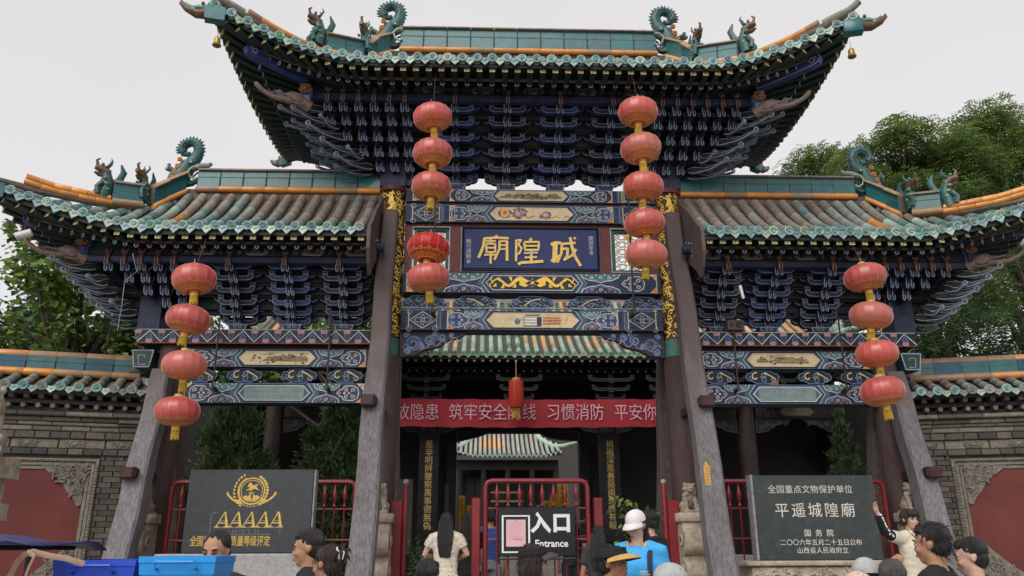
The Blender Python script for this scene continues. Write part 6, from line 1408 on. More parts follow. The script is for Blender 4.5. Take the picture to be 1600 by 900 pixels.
# yellow prayer flags in the court
FLG = ((-1.54, .2, 3.30, 1.1), (-1.28, .36, 2.98, 1.0), (1.05, .25, 3.0, 1.2), (1.31, .24, 3.14, 1.2), (1.55, .22, 3.36, 1.3), (1.78, .38, 3.70, 1.5))
flag = mat('yellow_flag_cloth', (.80, .60, .07), (.72, .50, .06), .7, 5, .05, dirt=.1, trans=.3); fpink = mat('faded_pink_flag', (.62, .36, .28), None, .7, 5, 0, trans=.3)
labs = ('leftmost tall yellow flag beside the doorway jamb', 'yellow flag with red characters left of the barrier', 'small yellow flag behind the right spears of the barrier', 'second stepped yellow flag behind the barrier', 'pink edged yellow flag behind the barrier', 'tallest yellow flag at the right of the barrier')
for (x0, w, zt, h), lb in zip(FLG, labs):
    b = MB(); n = 8; vs = [(x0 + w * i / n, 16.0 + x0 * .05 + .03 * math.sin(i * 1.4), z) for z in (zt, zt - h) for i in range(n + 1)] + [(x0 + w * i / n, 16.01 + x0 * .05 + .03 * math.sin(i * 1.4), z) for z in (zt, zt - h) for i in range(n + 1)]
    m = n + 1; b.add(vs, [(i, i + 1, m + i + 1, m + i) for i in range(n)] + [(2 * m + i, 3 * m + i, 3 * m + i + 1, 2 * m + i + 1) for i in range(n)])
    b.tube([(x0 - .02, 16.0 + x0 * .05, zt - h - .8), (x0 - .02, 16.0 + x0 * .05, zt + .08)], .014, 6, 1)
    o = obj('yellow_flag', b, [flag, black]); tag(o, lb, 'flag', 'yellow flags in the courtyard')
    d = Dec(15.96 + x0 * .05, t=.004)
    for k in range(5):
        zc = zt - .14 - k * .15
        for q in range(3): d.rib([(x0 + w * .25, zc - q * .03), (x0 + w * .75, zc - q * .03 + .01)], .012, 0)
        d.rib([(x0 + w * .5, zc + .03), (x0 + w * .5, zc - .08)], .012, 0)
    d.rib([(x0, zt - .02), (x0 + w, zt - .02)], .04, 1)
    d.done('flag_print', [redd, fpink], o)

# ================================================================ TREES
def lmat(nm, c1, c2): return mat(nm, c1, c2, .5, 1.3, 0, dirt=0, var=.05, spec=.35, trans=.35)
LF = [lmat('locust_leaf', (.16, .235, .07), (.10, .165, .05)), lmat('locust_leaf_dark', (.075, .13, .042), (.05, .095, .032)), lmat('locust_leaf_bright', (.25, .33, .08), (.18, .26, .065))]
LM = [lmat('mulberry_leaf', (.17, .26, .06), (.11, .19, .045)), lmat('mulberry_leaf_dark', (.06, .115, .03), (.04, .08, .022)), lmat('mulberry_leaf_bright', (.28, .38, .08), (.19, .29, .06))]
LJ = [lmat('juniper_leaf', (.12, .19, .095), (.075, .13, .065)), lmat('juniper_leaf_dark', (.045, .085, .045), (.03, .06, .033)), lmat('juniper_leaf_bright', (.24, .36, .14), (.17, .27, .10))]
bark = mat('tree_bark', (.09, .07, .055), (.05, .04, .032), .9, 10, .8)
def leafcloud(clumps, per, size, mats, seed, kind):
    r = random.Random(seed); vs = []; fs = []; ms = []
    for (c, rad, br) in clumps:
        n = int(per * rad * rad / .25)
        for _ in range(n):
            while 1:
                p = V((r.uniform(-1, 1), r.uniform(-1, 1), r.uniform(-1, 1)))
                if p.length < 1: break
            p *= (.55 + .45 * p.length ** .5) ; q = V(c) + V((p.x * rad, p.y * rad, p.z * rad * .75))
            if kind == 'spray':   # pinnate spray: a short drooping row of leaflets
                d_ = V((p.x + r.uniform(-.5, .5), p.y + r.uniform(-.5, .5), -.15 + r.uniform(-.5, .5))).normalized(); w_ = d_.cross(V((r.uniform(-.4, .4), r.uniform(-.4, .4), 1))).normalized()
                L_ = size * r.uniform(.7, 1.4); k = 3
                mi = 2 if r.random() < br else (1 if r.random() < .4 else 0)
                for j in range(k):
                    a = q + d_ * (L_ * j / k) - V((0, 0, .12 * size * j * j / 2))
                    for e in (-1, 1):
                        t = a + w_ * e * size * .30 + d_ * size * .16; n_ = d_ * size * .11; o = len(vs)
                        vs += [tuple(a), tuple(a + (t - a) * .5 + n_), tuple(t), tuple(a + (t - a) * .5 - n_)]; fs.append((o, o + 1, o + 2, o + 3)); ms.append(mi)
            else:
                n_ = V((p.x * .6 + r.uniform(-.6, .6), p.y * .6 + r.uniform(-.6, .6), .6 + r.uniform(-.4, .5))).normalized(); u = n_.cross(V((r.uniform(-1, 1), r.uniform(-1, 1), r.uniform(-1, 1)))).normalized(); w_ = n_.cross(u)
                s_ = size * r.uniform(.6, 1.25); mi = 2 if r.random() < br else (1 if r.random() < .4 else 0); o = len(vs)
                if kind == 'needle': s1, s2 = s_, s_ * .16
                else: s1, s2 = s_, s_ * .42
                fold = n_ * (s_ * .12)
                vs += [tuple(q - u * s1 * .5), tuple(q + w_ * s2 - fold * -1), tuple(q + u * s1 * .5), tuple(q - w_ * s2 + fold)]; fs.append((o, o + 1, o + 2, o + 3)); ms.append(mi)
    me = bpy.data.meshes.new('crown'); me.from_pydata(vs, [], fs)
    for m in mats: me.materials.append(m)
    me.polygons.foreach_set('material_index', ms); return me
def limbs(root, base, trunkpts, targets, rad):
    b = MB(); b.tube(trunkpts, [lerp(rad, rad * .45, i / (len(trunkpts) - 1)) for i in range(len(trunkpts))], 10); obj('trunk', b, [bark], root, smooth=60)
    b = MB(); r = random.Random(3)
    for t in targets:
        p0 = poly_at(trunkpts, r.uniform(.45, 1)); m = p0.lerp(V(t), .5) + V((r.uniform(-.3, .3), r.uniform(-.3, .3), .25)); b.tube([p0, m, V(t)], [rad * .35, rad * .2, rad * .06], 6)
    obj('limbs', b, [bark], root)
def tree(name, loc, lab, cat, clumps, per, size, mats, seed, kind, trunk, rad, group=None):
    t = thing(name, loc, lab, cat, group); obj('crown', leafcloud(clumps, per, size, mats, seed, kind), None, t)
    limbs(t, loc, trunk, [c for c, _, _ in clumps[::2]], rad); return t
r = random.Random(21)
def blob(cx, cy, cz, rx, ry, rz, n, r0, r1, bright=.25, holes=()):
    o = []
    while len(o) < n:
        a = V((r.uniform(-1, 1), r.uniform(-1, 1), r.uniform(-1, 1)))
        if a.length > 1 or a.length < .35: continue
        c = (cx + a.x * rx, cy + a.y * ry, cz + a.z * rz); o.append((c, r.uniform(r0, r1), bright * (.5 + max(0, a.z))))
    return o
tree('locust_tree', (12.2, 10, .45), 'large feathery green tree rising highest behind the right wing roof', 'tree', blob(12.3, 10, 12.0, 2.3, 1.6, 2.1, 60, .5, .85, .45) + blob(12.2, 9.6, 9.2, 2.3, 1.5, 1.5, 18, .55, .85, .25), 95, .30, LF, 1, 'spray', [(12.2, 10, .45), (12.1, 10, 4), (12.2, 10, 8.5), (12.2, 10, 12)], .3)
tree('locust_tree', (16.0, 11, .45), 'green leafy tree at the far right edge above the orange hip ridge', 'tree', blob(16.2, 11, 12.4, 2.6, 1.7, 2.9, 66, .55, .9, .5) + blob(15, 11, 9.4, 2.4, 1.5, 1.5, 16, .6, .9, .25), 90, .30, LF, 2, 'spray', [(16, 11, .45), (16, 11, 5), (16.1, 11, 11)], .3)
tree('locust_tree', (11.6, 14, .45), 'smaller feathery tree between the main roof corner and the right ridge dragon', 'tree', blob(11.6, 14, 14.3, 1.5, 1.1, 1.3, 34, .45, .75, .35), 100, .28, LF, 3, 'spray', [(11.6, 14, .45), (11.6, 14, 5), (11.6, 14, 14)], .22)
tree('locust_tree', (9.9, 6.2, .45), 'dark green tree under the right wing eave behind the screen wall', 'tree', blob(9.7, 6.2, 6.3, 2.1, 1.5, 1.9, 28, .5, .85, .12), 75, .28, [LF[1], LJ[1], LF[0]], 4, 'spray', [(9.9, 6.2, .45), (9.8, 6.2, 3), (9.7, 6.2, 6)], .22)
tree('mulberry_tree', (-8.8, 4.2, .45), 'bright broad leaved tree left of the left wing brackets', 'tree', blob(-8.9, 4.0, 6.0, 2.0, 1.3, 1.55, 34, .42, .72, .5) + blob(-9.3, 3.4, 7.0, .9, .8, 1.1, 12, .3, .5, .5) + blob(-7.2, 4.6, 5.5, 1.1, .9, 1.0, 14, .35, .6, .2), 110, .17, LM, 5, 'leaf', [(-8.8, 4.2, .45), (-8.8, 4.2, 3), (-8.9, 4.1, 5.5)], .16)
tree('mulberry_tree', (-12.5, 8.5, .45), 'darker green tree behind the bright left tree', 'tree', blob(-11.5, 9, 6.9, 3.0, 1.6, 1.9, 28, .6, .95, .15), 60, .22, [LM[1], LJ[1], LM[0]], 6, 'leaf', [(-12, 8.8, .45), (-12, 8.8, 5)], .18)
tree('courtyard_tree', (-4.4, 6.3, .45), 'green tree seen through the gaps under the left wing brackets', 'tree', blob(-3.9, 6.5, 6.6, 2.2, .8, .8, 18, .4, .6, .3) + blob(-5.9, 6.5, 6.0, 1.2, .8, 1.3, 16, .4, .6, .3), 90, .16, LM, 7, 'leaf', [(-4.4, 6.3, .45), (-4.2, 6.4, 6)], .1)
def juniper(loc, h, rad, lab, seed, mats, per=260, size=.13):
    rj = random.Random(seed); cl = []
    n = int(h * 12)
    for k in range(n):
        t = (k + .5) / n; w = rad * (1 - t) ** .75 * (1 if t > .08 else .8); a = k * 2.4; q = rj.uniform(.35, 1)
        cl.append(((loc[0] + w * q * math.cos(a), loc[1] + w * q * math.sin(a), loc[2] + .15 + t * h), lerp(.30, .09, t) * rj.uniform(.8, 1.2) * max(.6, rad), .25 + .3 * t))
    t = thing('juniper', loc, lab, 'juniper'); 
    r_ = random.Random(seed); vs = []; fs = []; ms = []
    for (c, rr_, br) in cl:
        for _ in range(int(per * rr_ * rr_ / .09)):
            p = V((r_.gauss(0, .5), r_.gauss(0, .5), r_.gauss(0, .5))) * rr_; q = V(c) + p
            out_ = V((q.x - loc[0], q.y - loc[1], .5 * rad)).normalized() + V((r_.uniform(-.6, .6), r_.uniform(-.9, .9), r_.uniform(-.7, .9))); out_.normalize(); w_ = out_.cross(V((r_.uniform(-1, 1), r_.uniform(-1, 1), r_.uniform(-1, 1)))).normalized() * size * .16
            L_ = out_ * size * r_.uniform(.6, 1.3); o = len(vs); vs += [tuple(q), tuple(q + L_ * .45 + w_), tuple(q + L_), tuple(q + L_ * .45 - w_)]; fs.append((o, o + 1, o + 2, o + 3)); ms.append(2 if r_.random() < br else (1 if r_.random() < .3 else 0))
    me = bpy.data.meshes.new('crown'); me.from_pydata(vs, [], fs)
    for m in mats: me.materials.append(m)
    me.polygons.foreach_set('material_index', ms); obj('crown', me, None, t)
    b = MB(); b.tube([loc, (loc[0], loc[1], loc[2] + h * .9)], [.07, .01], 8); obj('trunk', b, [bark], t, smooth=60); return t
juniper((-5.05, 2.2, .45), 4.1, 1.15, 'dark juniper behind the left side of the emblem tablet', 1, LJ, 1000, .11)
juniper((-3.15, 2.4, .45), 4.3, 1.25, 'dark spreading juniper between the emblem tablet and left central brace', 2, LJ, 1000, .11)
juniper((-2.55, 2.0, .45), 2.4, .55, 'thin juniper sprays reaching past the left central column', 5, LJ, 180)
juniper((5.62, 2.3, .45), 3.35, .6, 'young light green juniper with a thin tip above the green tablet', 3, [LJ[0], LJ[0], LJ[2]], 1500, .10)
juniper((2.75, 1.8, .45), 2.9, .45, 'narrow dark juniper beside the right central brace', 4, LJ, 500)
t = thing('leafy_shrub', (1.75, 1.2, .45), 'leafy green shrub beside the right red gate post', 'shrub'); obj('crown', leafcloud([((1.75 + .28 * math.cos(k * 2.4), 1.2 + .2 * math.sin(k * 2.4), 1.0 + .14 * k), .28, .5) for k in range(10)], 150, .1, [LM[0], LM[1], LM[2]], 9, 'leaf'), None, t)
b = MB(); b.tube([(1.75, 1.2, .45), (1.75, 1.2, 1.4)], .03, 6); obj('trunk', b, [bark], t)
# ================================================================ PEOPLE
def smat(nm, c): return mat(nm, c, tuple(v * .9 for v in c), .55, 14, .05, dirt=.08, dirtc=tuple(v * .75 for v in c), var=.04, spec=.35)
SK = [smat('skin_tan', (.40, .215, .13)), smat('skin_light', (.55, .35, .26)), smat('skin_brown', (.30, .15, .085))]
HR = mat('black_hair', (.014, .012, .012), (.006, .005, .005), .38, 30, .6, stretch=(6, 6, .5), dirt=0, spec=.5)
HRB = mat('brown_hair', (.035, .02, .014), (.018, .010, .008), .4, 30, .6, stretch=(6, 6, .5), dirt=0, spec=.5)
HRG = mat('greying_hair', (.09, .085, .08), (.03, .028, .027), .5, 40, .6, stretch=(6, 6, .8), dirt=.3, dirtc=(.2, .19, .18))
eyew = mat('eye_white', (.55, .53, .5), None, .3, 5, 0, dirt=0); lip = mat('lips', (.32, .12, .09), (.28, .10, .08), .4, 20, 0, dirt=0); brow = mat('eyebrow', (.02, .015, .012), None, .7, 20, 0, dirt=0)
def cloth(nm, c, c2=None, sc=7, **k): return mat(nm, c, c2 or tuple(v * .85 for v in c), .85, sc, .25, dirt=k.pop('dirt', .1), var=.03, **k)
def rotated(M, p): return M @ V(p)
def person(lab, x, y, z0, h, face_deg, skin, top, bottom, hair=HR, hairst='short', tilt=0, turn=0, arms=None, sleeve='short', shoulder=1.0, build_=1.0, neck='crew', vox=.0085, group=None, lean=0, lipc=None, female=False):
    """face_deg: direction the body faces, 0 = toward the camera (-y), 90 = toward +x. turn/tilt: head yaw (deg) and nod (deg, + = down)."""
    t = thing('person', (x, y, z0), lab, 'person', group)
    k = h / 1.70; H = h; hc = H - .115 * k - .0           # head centre height (crown at H)
    fem = .92 if female else 1.0
    sw = .185 * k * shoulder * fem; shz = H - .295 * k
    # --- skin body
    b = MB(); by = lean
    b.tube([(0, .01, .86 * k), (0, .0, 1.0 * k), (0, by * .5, 1.15 * k), (0, by * .8, 1.3 * k), (0, by, shz - .0)], [.145 * k * build_, .13 * k * build_, .14 * k * build_, .15 * k * build_, .10 * k], 14, sq=.68, upv=(1, 0, 0))
    nk = V((0, by + .015, shz - .02)); hp = V((0, by - .005 - .02 * math.sin(math.radians(tilt)), hc - .06 * k))
    b.tube([nk, nk.lerp(hp, .5), hp + V((0, .01, 0))], [.066 * k * fem, .055 * k * fem, .056 * k * fem], 12)
    A = arms or {}
    hands = []
    for e in (-1, 1):
        b.tube([(e * .09 * k, 0, .88 * k), (e * .095 * k, 0, .47 * k), (e * .095 * k, .01, .09 * k)], [.088 * k, .058 * k, .042 * k], 10); b.tube([(e * .095 * k, .02, .05 * k), (e * .1 * k, -.16 * k, .035 * k)], [.042 * k, .035 * k], 8)
        S = V((e * sw, by, shz - .035 * k))
        el, wr = A.get(e, ((e * (sw + .05), by + .03, shz - .33 * k), (e * (sw + .04), by - .06, shz - .58 * k)))[:2]
        el, wr = V(el), V(wr)
        b.tube([V((e * .06 * k, by, shz + .01)), S + V((0, 0, .012)), S.lerp(el, .5), el, el.lerp(wr, .45), wr], [.06 * k, .056 * k, .046 * k, .038 * k, .036 * k, .026 * k], 10)
        # hand: palm, four bent fingers, thumb
        dv = (wr - el).normalized(); cu = A[e][2] if e in A and len(A[e]) > 2 else .5
        ref = V(A[e][3]) if e in A and len(A[e]) > 3 else V((0, -1, 0)); pn_ = (ref - dv * ref.dot(dv)).normalized(); sd_ = dv.cross(pn_).normalized() * e
        c0 = wr + dv * .055 * k
        b.tube([wr, wr + dv * .03 * k, wr + dv * .085 * k], [.024 * k, .033 * k, .034 * k], 8, sq=.55, upv=tuple(sd_))
        for j in range(4):
            o = wr + dv * .08 * k + sd_ * (.026 - .0175 * j) * k; L1 = (.034, .038, .036, .028)[j] * k; c1, c2 = cu * .9, cu * 2.0
            p1 = o + (dv * math.cos(c1) + pn_ * math.sin(c1)) * L1; p2 = p1 + (dv * math.cos(c2) + pn_ * math.sin(c2)) * L1 * .75
            b.tube([o - dv * .01, o, p1, p2], [.0095 * k, .0095 * k, .0088 * k, .007 * k], 6)
        o = wr + dv * .025 * k + sd_ * .024 * k; b.tube([o, o + (sd_ * .7 + dv * .6 + pn_ * .3) * .032 * k, o + (sd_ * .6 + dv * 1.0 + pn_ * .8) * .045 * k], [.012 * k, .011 * k, .008 * k], 6)
        hands.append(wr)
    # --- head in its own frame (faces -y), then turned and nodded
    R = Matrix.Translation((0, by - .01, hc)) @ Matrix.Rotation(math.radians(turn), 4, 'Z') @ Matrix.Rotation(math.radians(tilt), 4, 'X') @ Matrix.Scale(k * (.97 if female else 1), 4)
    b.ell((0, .012, .03), (.074, .092, .085), 18, 12, 0, R); b.ell((0, -.028, -.02), (.060, .062, .085), 16, 10, 0, R); b.ell((0, -.05, -.078), (.036, .034, .032), 12, 8, 0, R); b.ell((0, -.01, -.06), (.055, .06, .04), 12, 8, 0, R)
    b.tube([(0, -.084, .012), (0, -.094, -.018), (0, -.098, -.030)], [.008, .011, .013], 8, 0, R); 
    for e in (-1, 1):
        b.ell((e * .013, -.090, -.033), (.010, .010, .008), 8, 5, 0, R); b.ell((e * .036, -.068, -.025), (.022, .018, .02), 10, 6, 0, R)
        b.ell((e * .074, .010, -.006), (.008, .017, .027), 10, 7, 0, R); b.ell((e * .079, .018, .006), (.006, .011, .014), 8, 5, 0, R); b.tube([(e * .012, -.09, .026), (e * .045, -.078, .03)], .009, 6, 0, R)
    b.ell((0, -.087, -.058), (.023, .012, .010), 10, 6, 0, R)
    body = remesh(b, vox, [skin], 'body', 2); obj('body', body, None, t, at=WL[t.name])
    # eyes, brows, lips
    b = MB()
    for e in (-1, 1):
        b.ell((e * .030, -.080, .004), (.0135, .008, .0052), 9, 6, 0, R); b.ell((e * .030, -.0865, .004), (.0058, .003, .005), 8, 5, 1, R); b.tube([(e * .015, -.0865, .0075), (e * .03, -.090, .0115), (e * .046, -.0815, .008)], .0028, 5, 1, R)
        b.tube([(e * .014, -.091, .027), (e * .032, -.0915, .033), (e * .05, -.080, .028)], [.0035, .005, .003], 6, 2, R)
    loc_obj('eyes', b, [eyew, HR, brow], t)
    b = MB(); b.ell((0, -.0955, -.0545), (.020, .0055, .0036), 10, 5, 0, R); b.ell((0, -.0955, -.0615), (.017, .0055, .0042), 10, 5, 0, R); loc_obj('lips', b, [lipc or lip], t)
    # --- clothes
    b = MB(); o = .014 * k; hem = .84 * k
    bw = build_
    b.tube([(0, .0, hem), (0, .0, 1.0 * k), (0, by * .5, 1.15 * k), (0, by * .8, 1.29 * k), (0, by, shz - .02), (0, by + .005, shz + .02)], [.172 * k * bw, .155 * k * bw, .160 * k * bw, .178 * k * bw * shoulder, .158 * k * shoulder * fem, .085 * k], 18, sq=.68, upv=(1, 0, 0))
    b.tube([(0, by + .012, shz + .0), (0, by + .01, shz + .028 * k)], [.098 * k, .074 * k], 14)
    for e in (-1, 1):
        S = V((e * sw, by, shz - .035 * k)); el, wr = A.get(e, ((e * (sw + .05), by + .03, shz - .33 * k), (e * (sw + .04), by - .06, shz - .58 * k)))[:2]; el, wr = V(el), V(wr)
        pts = [V((e * .07 * k, by, shz + .0)), S + V((0, 0, .01)), S.lerp(el, .55)]; rd = [.08 * k, .076 * k, .068 * k]
        if sleeve == 'long': pts += [el, el.lerp(wr, .5), wr]; rd = [.08 * k, .074 * k, .060 * k, .052 * k, .047 * k, .038 * k]
        elif sleeve == 'half': pts += [el]; rd += [.058 * k]
        b.tube(pts, rd, 12)
    def wr_(p):
        n = noise.noise(V((p.x * 7, p.y * 7, p.z * 9)) + V((x, y, 0))) * .011 + noise.noise(V((p.x * 16, p.y * 16, p.z * 26)) + V((y, x, 0))) * .005
        return n
    sh = remesh(b, .012, [top], 'shirt', 3, wr_); obj('shirt', sh, None, t, at=WL[t.name])
    b = MB(); b.tube([(0, 0, 1.0 * k), (0, 0, .84 * k)], [.150 * k, .168 * k], 16, sq=.72, upv=(1, 0, 0))
    for e in (-1, 1): b.tube([(e * .085 * k, 0, .9 * k), (e * .1 * k, 0, .46 * k), (e * .1 * k, .01, .08 * k)], [.105 * k, .08 * k, .062 * k], 12)
    tr_ = remesh(b, .016, [bottom], 'trousers', 2); obj('trousers', tr_, None, t, at=WL[t.name])
    # --- hair
    b = MB()
    if hairst in ('short', 'crop', 'bald'):
        if hairst == 'bald': b.ell((0, .024, .046), (.082, .088, .080), 18, 12, 0, R); b.ell((0, .05, -.01), (.072, .055, .06), 14, 9, 0, R)
        else: b.ell((0, .026, .046), (.081, .090, .084), 18, 12, 0, R); b.ell((0, .045, -.01), (.074, .062, .07), 14, 9, 0, R); b.ell((0, -.035, .082), (.062, .045, .036), 14, 8, 0, R)
    elif hairst == 'long':
        b.ell((0, .022, .045), (.085, .094, .085), 18, 12, 0, R); b.ell((0, .06, -.01), (.08, .06, .1), 14, 9, 0, R); b.tube([(0, .075, .02), (0, .105, -.12), (0, .12, -.28), (0, .12, -.46)], [.098, .112, .108, .075], 14, 0, R, sq=.42, upv=(1, 0, 0))
    elif hairst == 'bob':
        b.ell((0, .02, .042), (.092, .098, .088), 18, 12, 0, R); b.tube([(0, .03, .02), (0, .035, -.06), (0, .035, -.12)], [.098, .10, .085], 16, 0, R, sq=.85, upv=(1, 0, 0)); b.ell((0, -.05, .07), (.07, .045, .03), 12, 7, 0, R)
    elif hairst == 'bangs':
        b.ell((0, .022, .044), (.086, .095, .084), 18, 12, 0, R); b.ell((0, .05, -.02), (.075, .06, .08), 14, 9, 0, R)
        for e in (-1, 0, 1): b.tube([(e * .03, -.05, .10), (e * .045, -.088, .06), (e * .05, -.092, .034)], [.035, .024, .010], 9, 0, R)
        for e in (-1, 1): b.tube([(e * .07, -.045, .06), (e * .083, -.04, .0), (e * .078, -.035, -.07)], [.022, .013, .006], 8, 0, R)
    elif hairst == 'bun':
        b.ell((0, .024, .04), (.083, .094, .084), 18, 12, 0, R); b.ell((0, .05, -.02), (.07, .06, .07), 14, 9, 0, R); b.ell((.0, .125, .05), (.045, .04, .045), 12, 8, 0, R)
        for q in range(7): a = q * .9; b.tube([(.02 * math.cos(a), .13, .05 + .02 * math.sin(a)), (.06 * math.cos(a), .15, .05 + .06 * math.sin(a)), (.08 * math.cos(a + .4), .14, .05 + .07 * math.sin(a + .4))], [.016, .010, .003], 6, 0, R)
    elif hairst == 'tail':
        b.ell((0, .024, .04), (.080, .092, .080), 18, 12, 0, R); b.tube([(0, .09, .02), (0, .12, -.04), (0, .11, -.12), (0, .09, -.18)], [.03, .035, .03, .012], 9, 0, R)
    Ri = R.inverted()
    def hd(p):
        q = Ri @ p; a = math.atan2(q.y, q.x)
        rough = .0045 if hairst in ('crop', 'short', 'bald') else .003
        return noise.noise(V((a * 7, q.z * 9, 1.3))) * .006 + noise.noise(V((a * 26, q.z * 14, 3.1))) * rough * (1.3 if hairst == 'short' else 1)
    hm = remesh(b, .0065, [hair], 'hair', 1, hd); ho = obj('hair', hm, None, t, at=WL[t.name])
    if hairst in ('short', 'long', 'bob', 'bangs', 'bun', 'tail'):          # loose tufts break the outline
        rr = random.Random(int(x * 100)); b = MB(); vv = [v for v in hm.vertices]
        for _ in range(260):
            v = rr.choice(vv); q = Ri @ v.co
            if q.z < -.2: continue
            out_ = V((q.x, q.y, q.z * .6 + .02)).normalized(); dn = V((rr.uniform(-.3, .3), .35 if q.y > 0 else -.2, -.9 if q.z < .09 else -.1))
            L_ = rr.uniform(.018, .04); p0 = q; p1 = q + (out_ * .25 + dn * .6) * L_; p2 = p1 + (dn + out_ * rr.uniform(-.1, .25)) * L_ * .7
            b.tube([p0, p1, p2], [.0022, .0016, .0004], 3, 0, R, cap=False)
        loc_obj('hair_strands', b, [hair], ho)['kind'] = 'stuff'
    t.rotation_euler = (0, 0, math.radians(face_deg))
    return t, R, k
def cap(t, R, c, peak=True, c2=None, mesh_=False):
    b = MB(); n = 20; vs = []
    for i in range(9):
        a = PI / 2 * i / 8
        for j in range(n): th = 2 * PI * j / n; vs.append((.092 * math.cos(a) * math.cos(th), .012 + .106 * math.cos(a) * math.sin(th), .035 + .10 * math.sin(a) ** .9 - .012 * (1 if (j % 4 == 0 and i < 8) else 0) * .15))
    b.add(vs, [(i * n + j, i * n + (j + 1) % n, (i + 1) * n + (j + 1) % n, (i + 1) * n + j) for i in range(8) for j in range(n)], 0, R)
    o = loc_obj('cap_crown', b, [c], t, 180)
    b = MB(); vs = []; m = 12
    for q in (0, 1, 2):
        for j in range(m + 1):
            a = lerp(-1.25, 1.25, j / m) - PI / 2; r_ = 1 + (0, .42, .75)[q] * max(0, math.cos((j / m - .5) * 2.6)) ** .5
            vs.append((.093 * math.cos(a) * (1 + (r_ - 1) * .25), .012 + .106 * math.sin(a) * r_, .04 - (0, .012, .032)[q] - .02 * abs(j / m - .5)))
    vs += [(x, y_, z - .005) for x, y_, z in vs]; w = m + 1
    fs = [(q * w + j, q * w + j + 1, (q + 1) * w + j + 1, (q + 1) * w + j) for q in (0, 1) for j in range(m)] + [(3 * w + q * w + j, 3 * w + (q + 1) * w + j, 3 * w + (q + 1) * w + j + 1, 3 * w + q * w + j + 1) for q in (0, 1) for j in range(m)] + [(2 * w + j, 2 * w + j + 1, 5 * w + j + 1, 5 * w + j) for j in range(m)]
    b.add(vs, fs, 0, R); loc_obj('cap_brim', b, [c2 or c], o, 60); return o
def visor(t, R, c, cb):
    b = MB(); b.tube([(.094 * math.cos(a), .012 + .107 * math.sin(a), .06 - .012 * math.sin(a)) for a in [2 * PI * j / 24 for j in range(25)]], .02, 8, 0, R, sq=.35); b.tube([(.085 * math.cos(a), .012 + .1 * math.sin(a), .085 - .012 * math.sin(a)) for a in [2 * PI * j / 24 for j in range(25)]], .018, 8, 0, R, sq=.4)
    o = loc_obj('visor_band', b, [cb], t, 60)
    b = MB(); m = 16; w = m + 1; vs = []
    for q, (ro, dz) in enumerate(((1.0, .01), (1.4, .01), (1.75, .0), (1.9, -.015))):
        for j in range(w): a = lerp(-1.45, 1.45, j / m) - PI / 2; rr = 1 + (ro - 1) * max(.05, math.cos((j / m - .5) * 2.5)) ** .5; vs.append((.1 * math.cos(a) * (1 + (rr - 1) * .55), .01 + .11 * math.sin(a) * rr, .06 + dz - .035 * (abs(j / m - .5) * 2) ** 2))
    n0 = len(vs); vs += [(x, y_, z - .006) for x, y_, z in vs]
    b.add(vs, [(q * w + j, q * w + j + 1, (q + 1) * w + j + 1, (q + 1) * w + j) for q in range(3) for j in range(m)] + [(n0 + q * w + j, n0 + (q + 1) * w + j, n0 + (q + 1) * w + j + 1, n0 + q * w + j + 1) for q in range(3) for j in range(m)] + [(3 * w + j, 3 * w + j + 1, n0 + 3 * w + j + 1, n0 + 3 * w + j) for j in range(m)], [0] * (3 * m) + [1] * (3 * m) + [1] * m, R)
    loc_obj('visor_brim', b, [c, cb], o, 60)
BK = cloth('black_cotton', (.012, .012, .014)); GY = cloth('grey_trousers', (.22, .22, .23)); DN = cloth('dark_trousers', (.03, .032, .04))
person('balding man in a maroon tee looking down behind the light blue bin', -2.42, -6.42, 0, 1.745, 8, SK[0], cloth('maroon_tee', (.045, .018, .028)), DN, hairst='bald', tilt=10, turn=-14, build_=1.1, shoulder=1.05)
person('man with short black hair in a black tee beside the emblem tablet', -1.925, -5.98, 0, 1.765, -75, SK[0], BK, DN, hairst='crop', turn=-10, tilt=6)
t, R, k = person('woman with dark hair gathered in a spiky bun beside the man in black', -1.70, -6.48, 0, 1.665, -110, SK[0], cloth('tan_dress', (.30, .2, .14)), DN, hair=HRB, hairst='bun', turn=-12, tilt=8, female=True)
b = MB(); b.tube([(.02, .11, .09), (.05, .15, .05), (.04, .14, .0)], [.006, .008, .004], 6, 0, R); b.tube([(-.01, .12, .09), (.02, .17, .05), (.03, .16, .01)], .004, 5, 0, R); loc_obj('hair_clip', b, [swhite], t)
person('boy with cropped black hair seen from behind in front of the white dress', -1.09, -6.29, 0, 1.57, 150, SK[0], BK, DN, hairst='crop', turn=10)
flor = mat('floral_dress_cloth', (.62, .56, .46), (.56, .50, .40), .85, 40, .15, dirt=.85, dirtc=(.22, .17, .13), var=.02)
fn = flor.node_tree.nodes
for q in fn:
    if q.type == 'TEX_NOISE' and abs(q.inputs['Scale'].default_value - 14) < .1: q.inputs['Scale'].default_value = 38; q.inputs['Detail'].default_value = 1
    if q.type == 'MAP_RANGE' and abs(q.inputs[4].default_value - .85) < .01: q.inputs[1].default_value = .60; q.inputs[2].default_value = .63
person('long haired woman in a small patterned cream dress walking in, seen from behind', -1.2, -1.12, .45, 1.615, 176, SK[1], flor, flor, hairst='long', female=True, sleeve='short', arms={1: ((.27, -.02, 1.12), (.13, -.24, 1.06), .6, (0, -1, 0)), -1: ((-.27, -.02, 1.12), (-.13, -.24, 1.06), .6, (0, -1, 0))}, shoulder=1.05)
person('woman in black top with loose black hair just inside the gate', -.93, -.1, .45, 1.66, 165, SK[1], BK, BK, hairst='long', female=True, sleeve='short')
person('person in blue shirt and grey trousers partly hidden by the red barrier', -.62, 1.2, .45, 1.75, 178, SK[0], cloth('blue_shirt', (.03, .07, .26)), GY, hairst='short', tilt=25)
person('dark haired visitor in black deep inside the courtyard passage', -.85, 3.3, .45, 1.62, 170, SK[0], BK, DN, hairst='short', vox=.012)
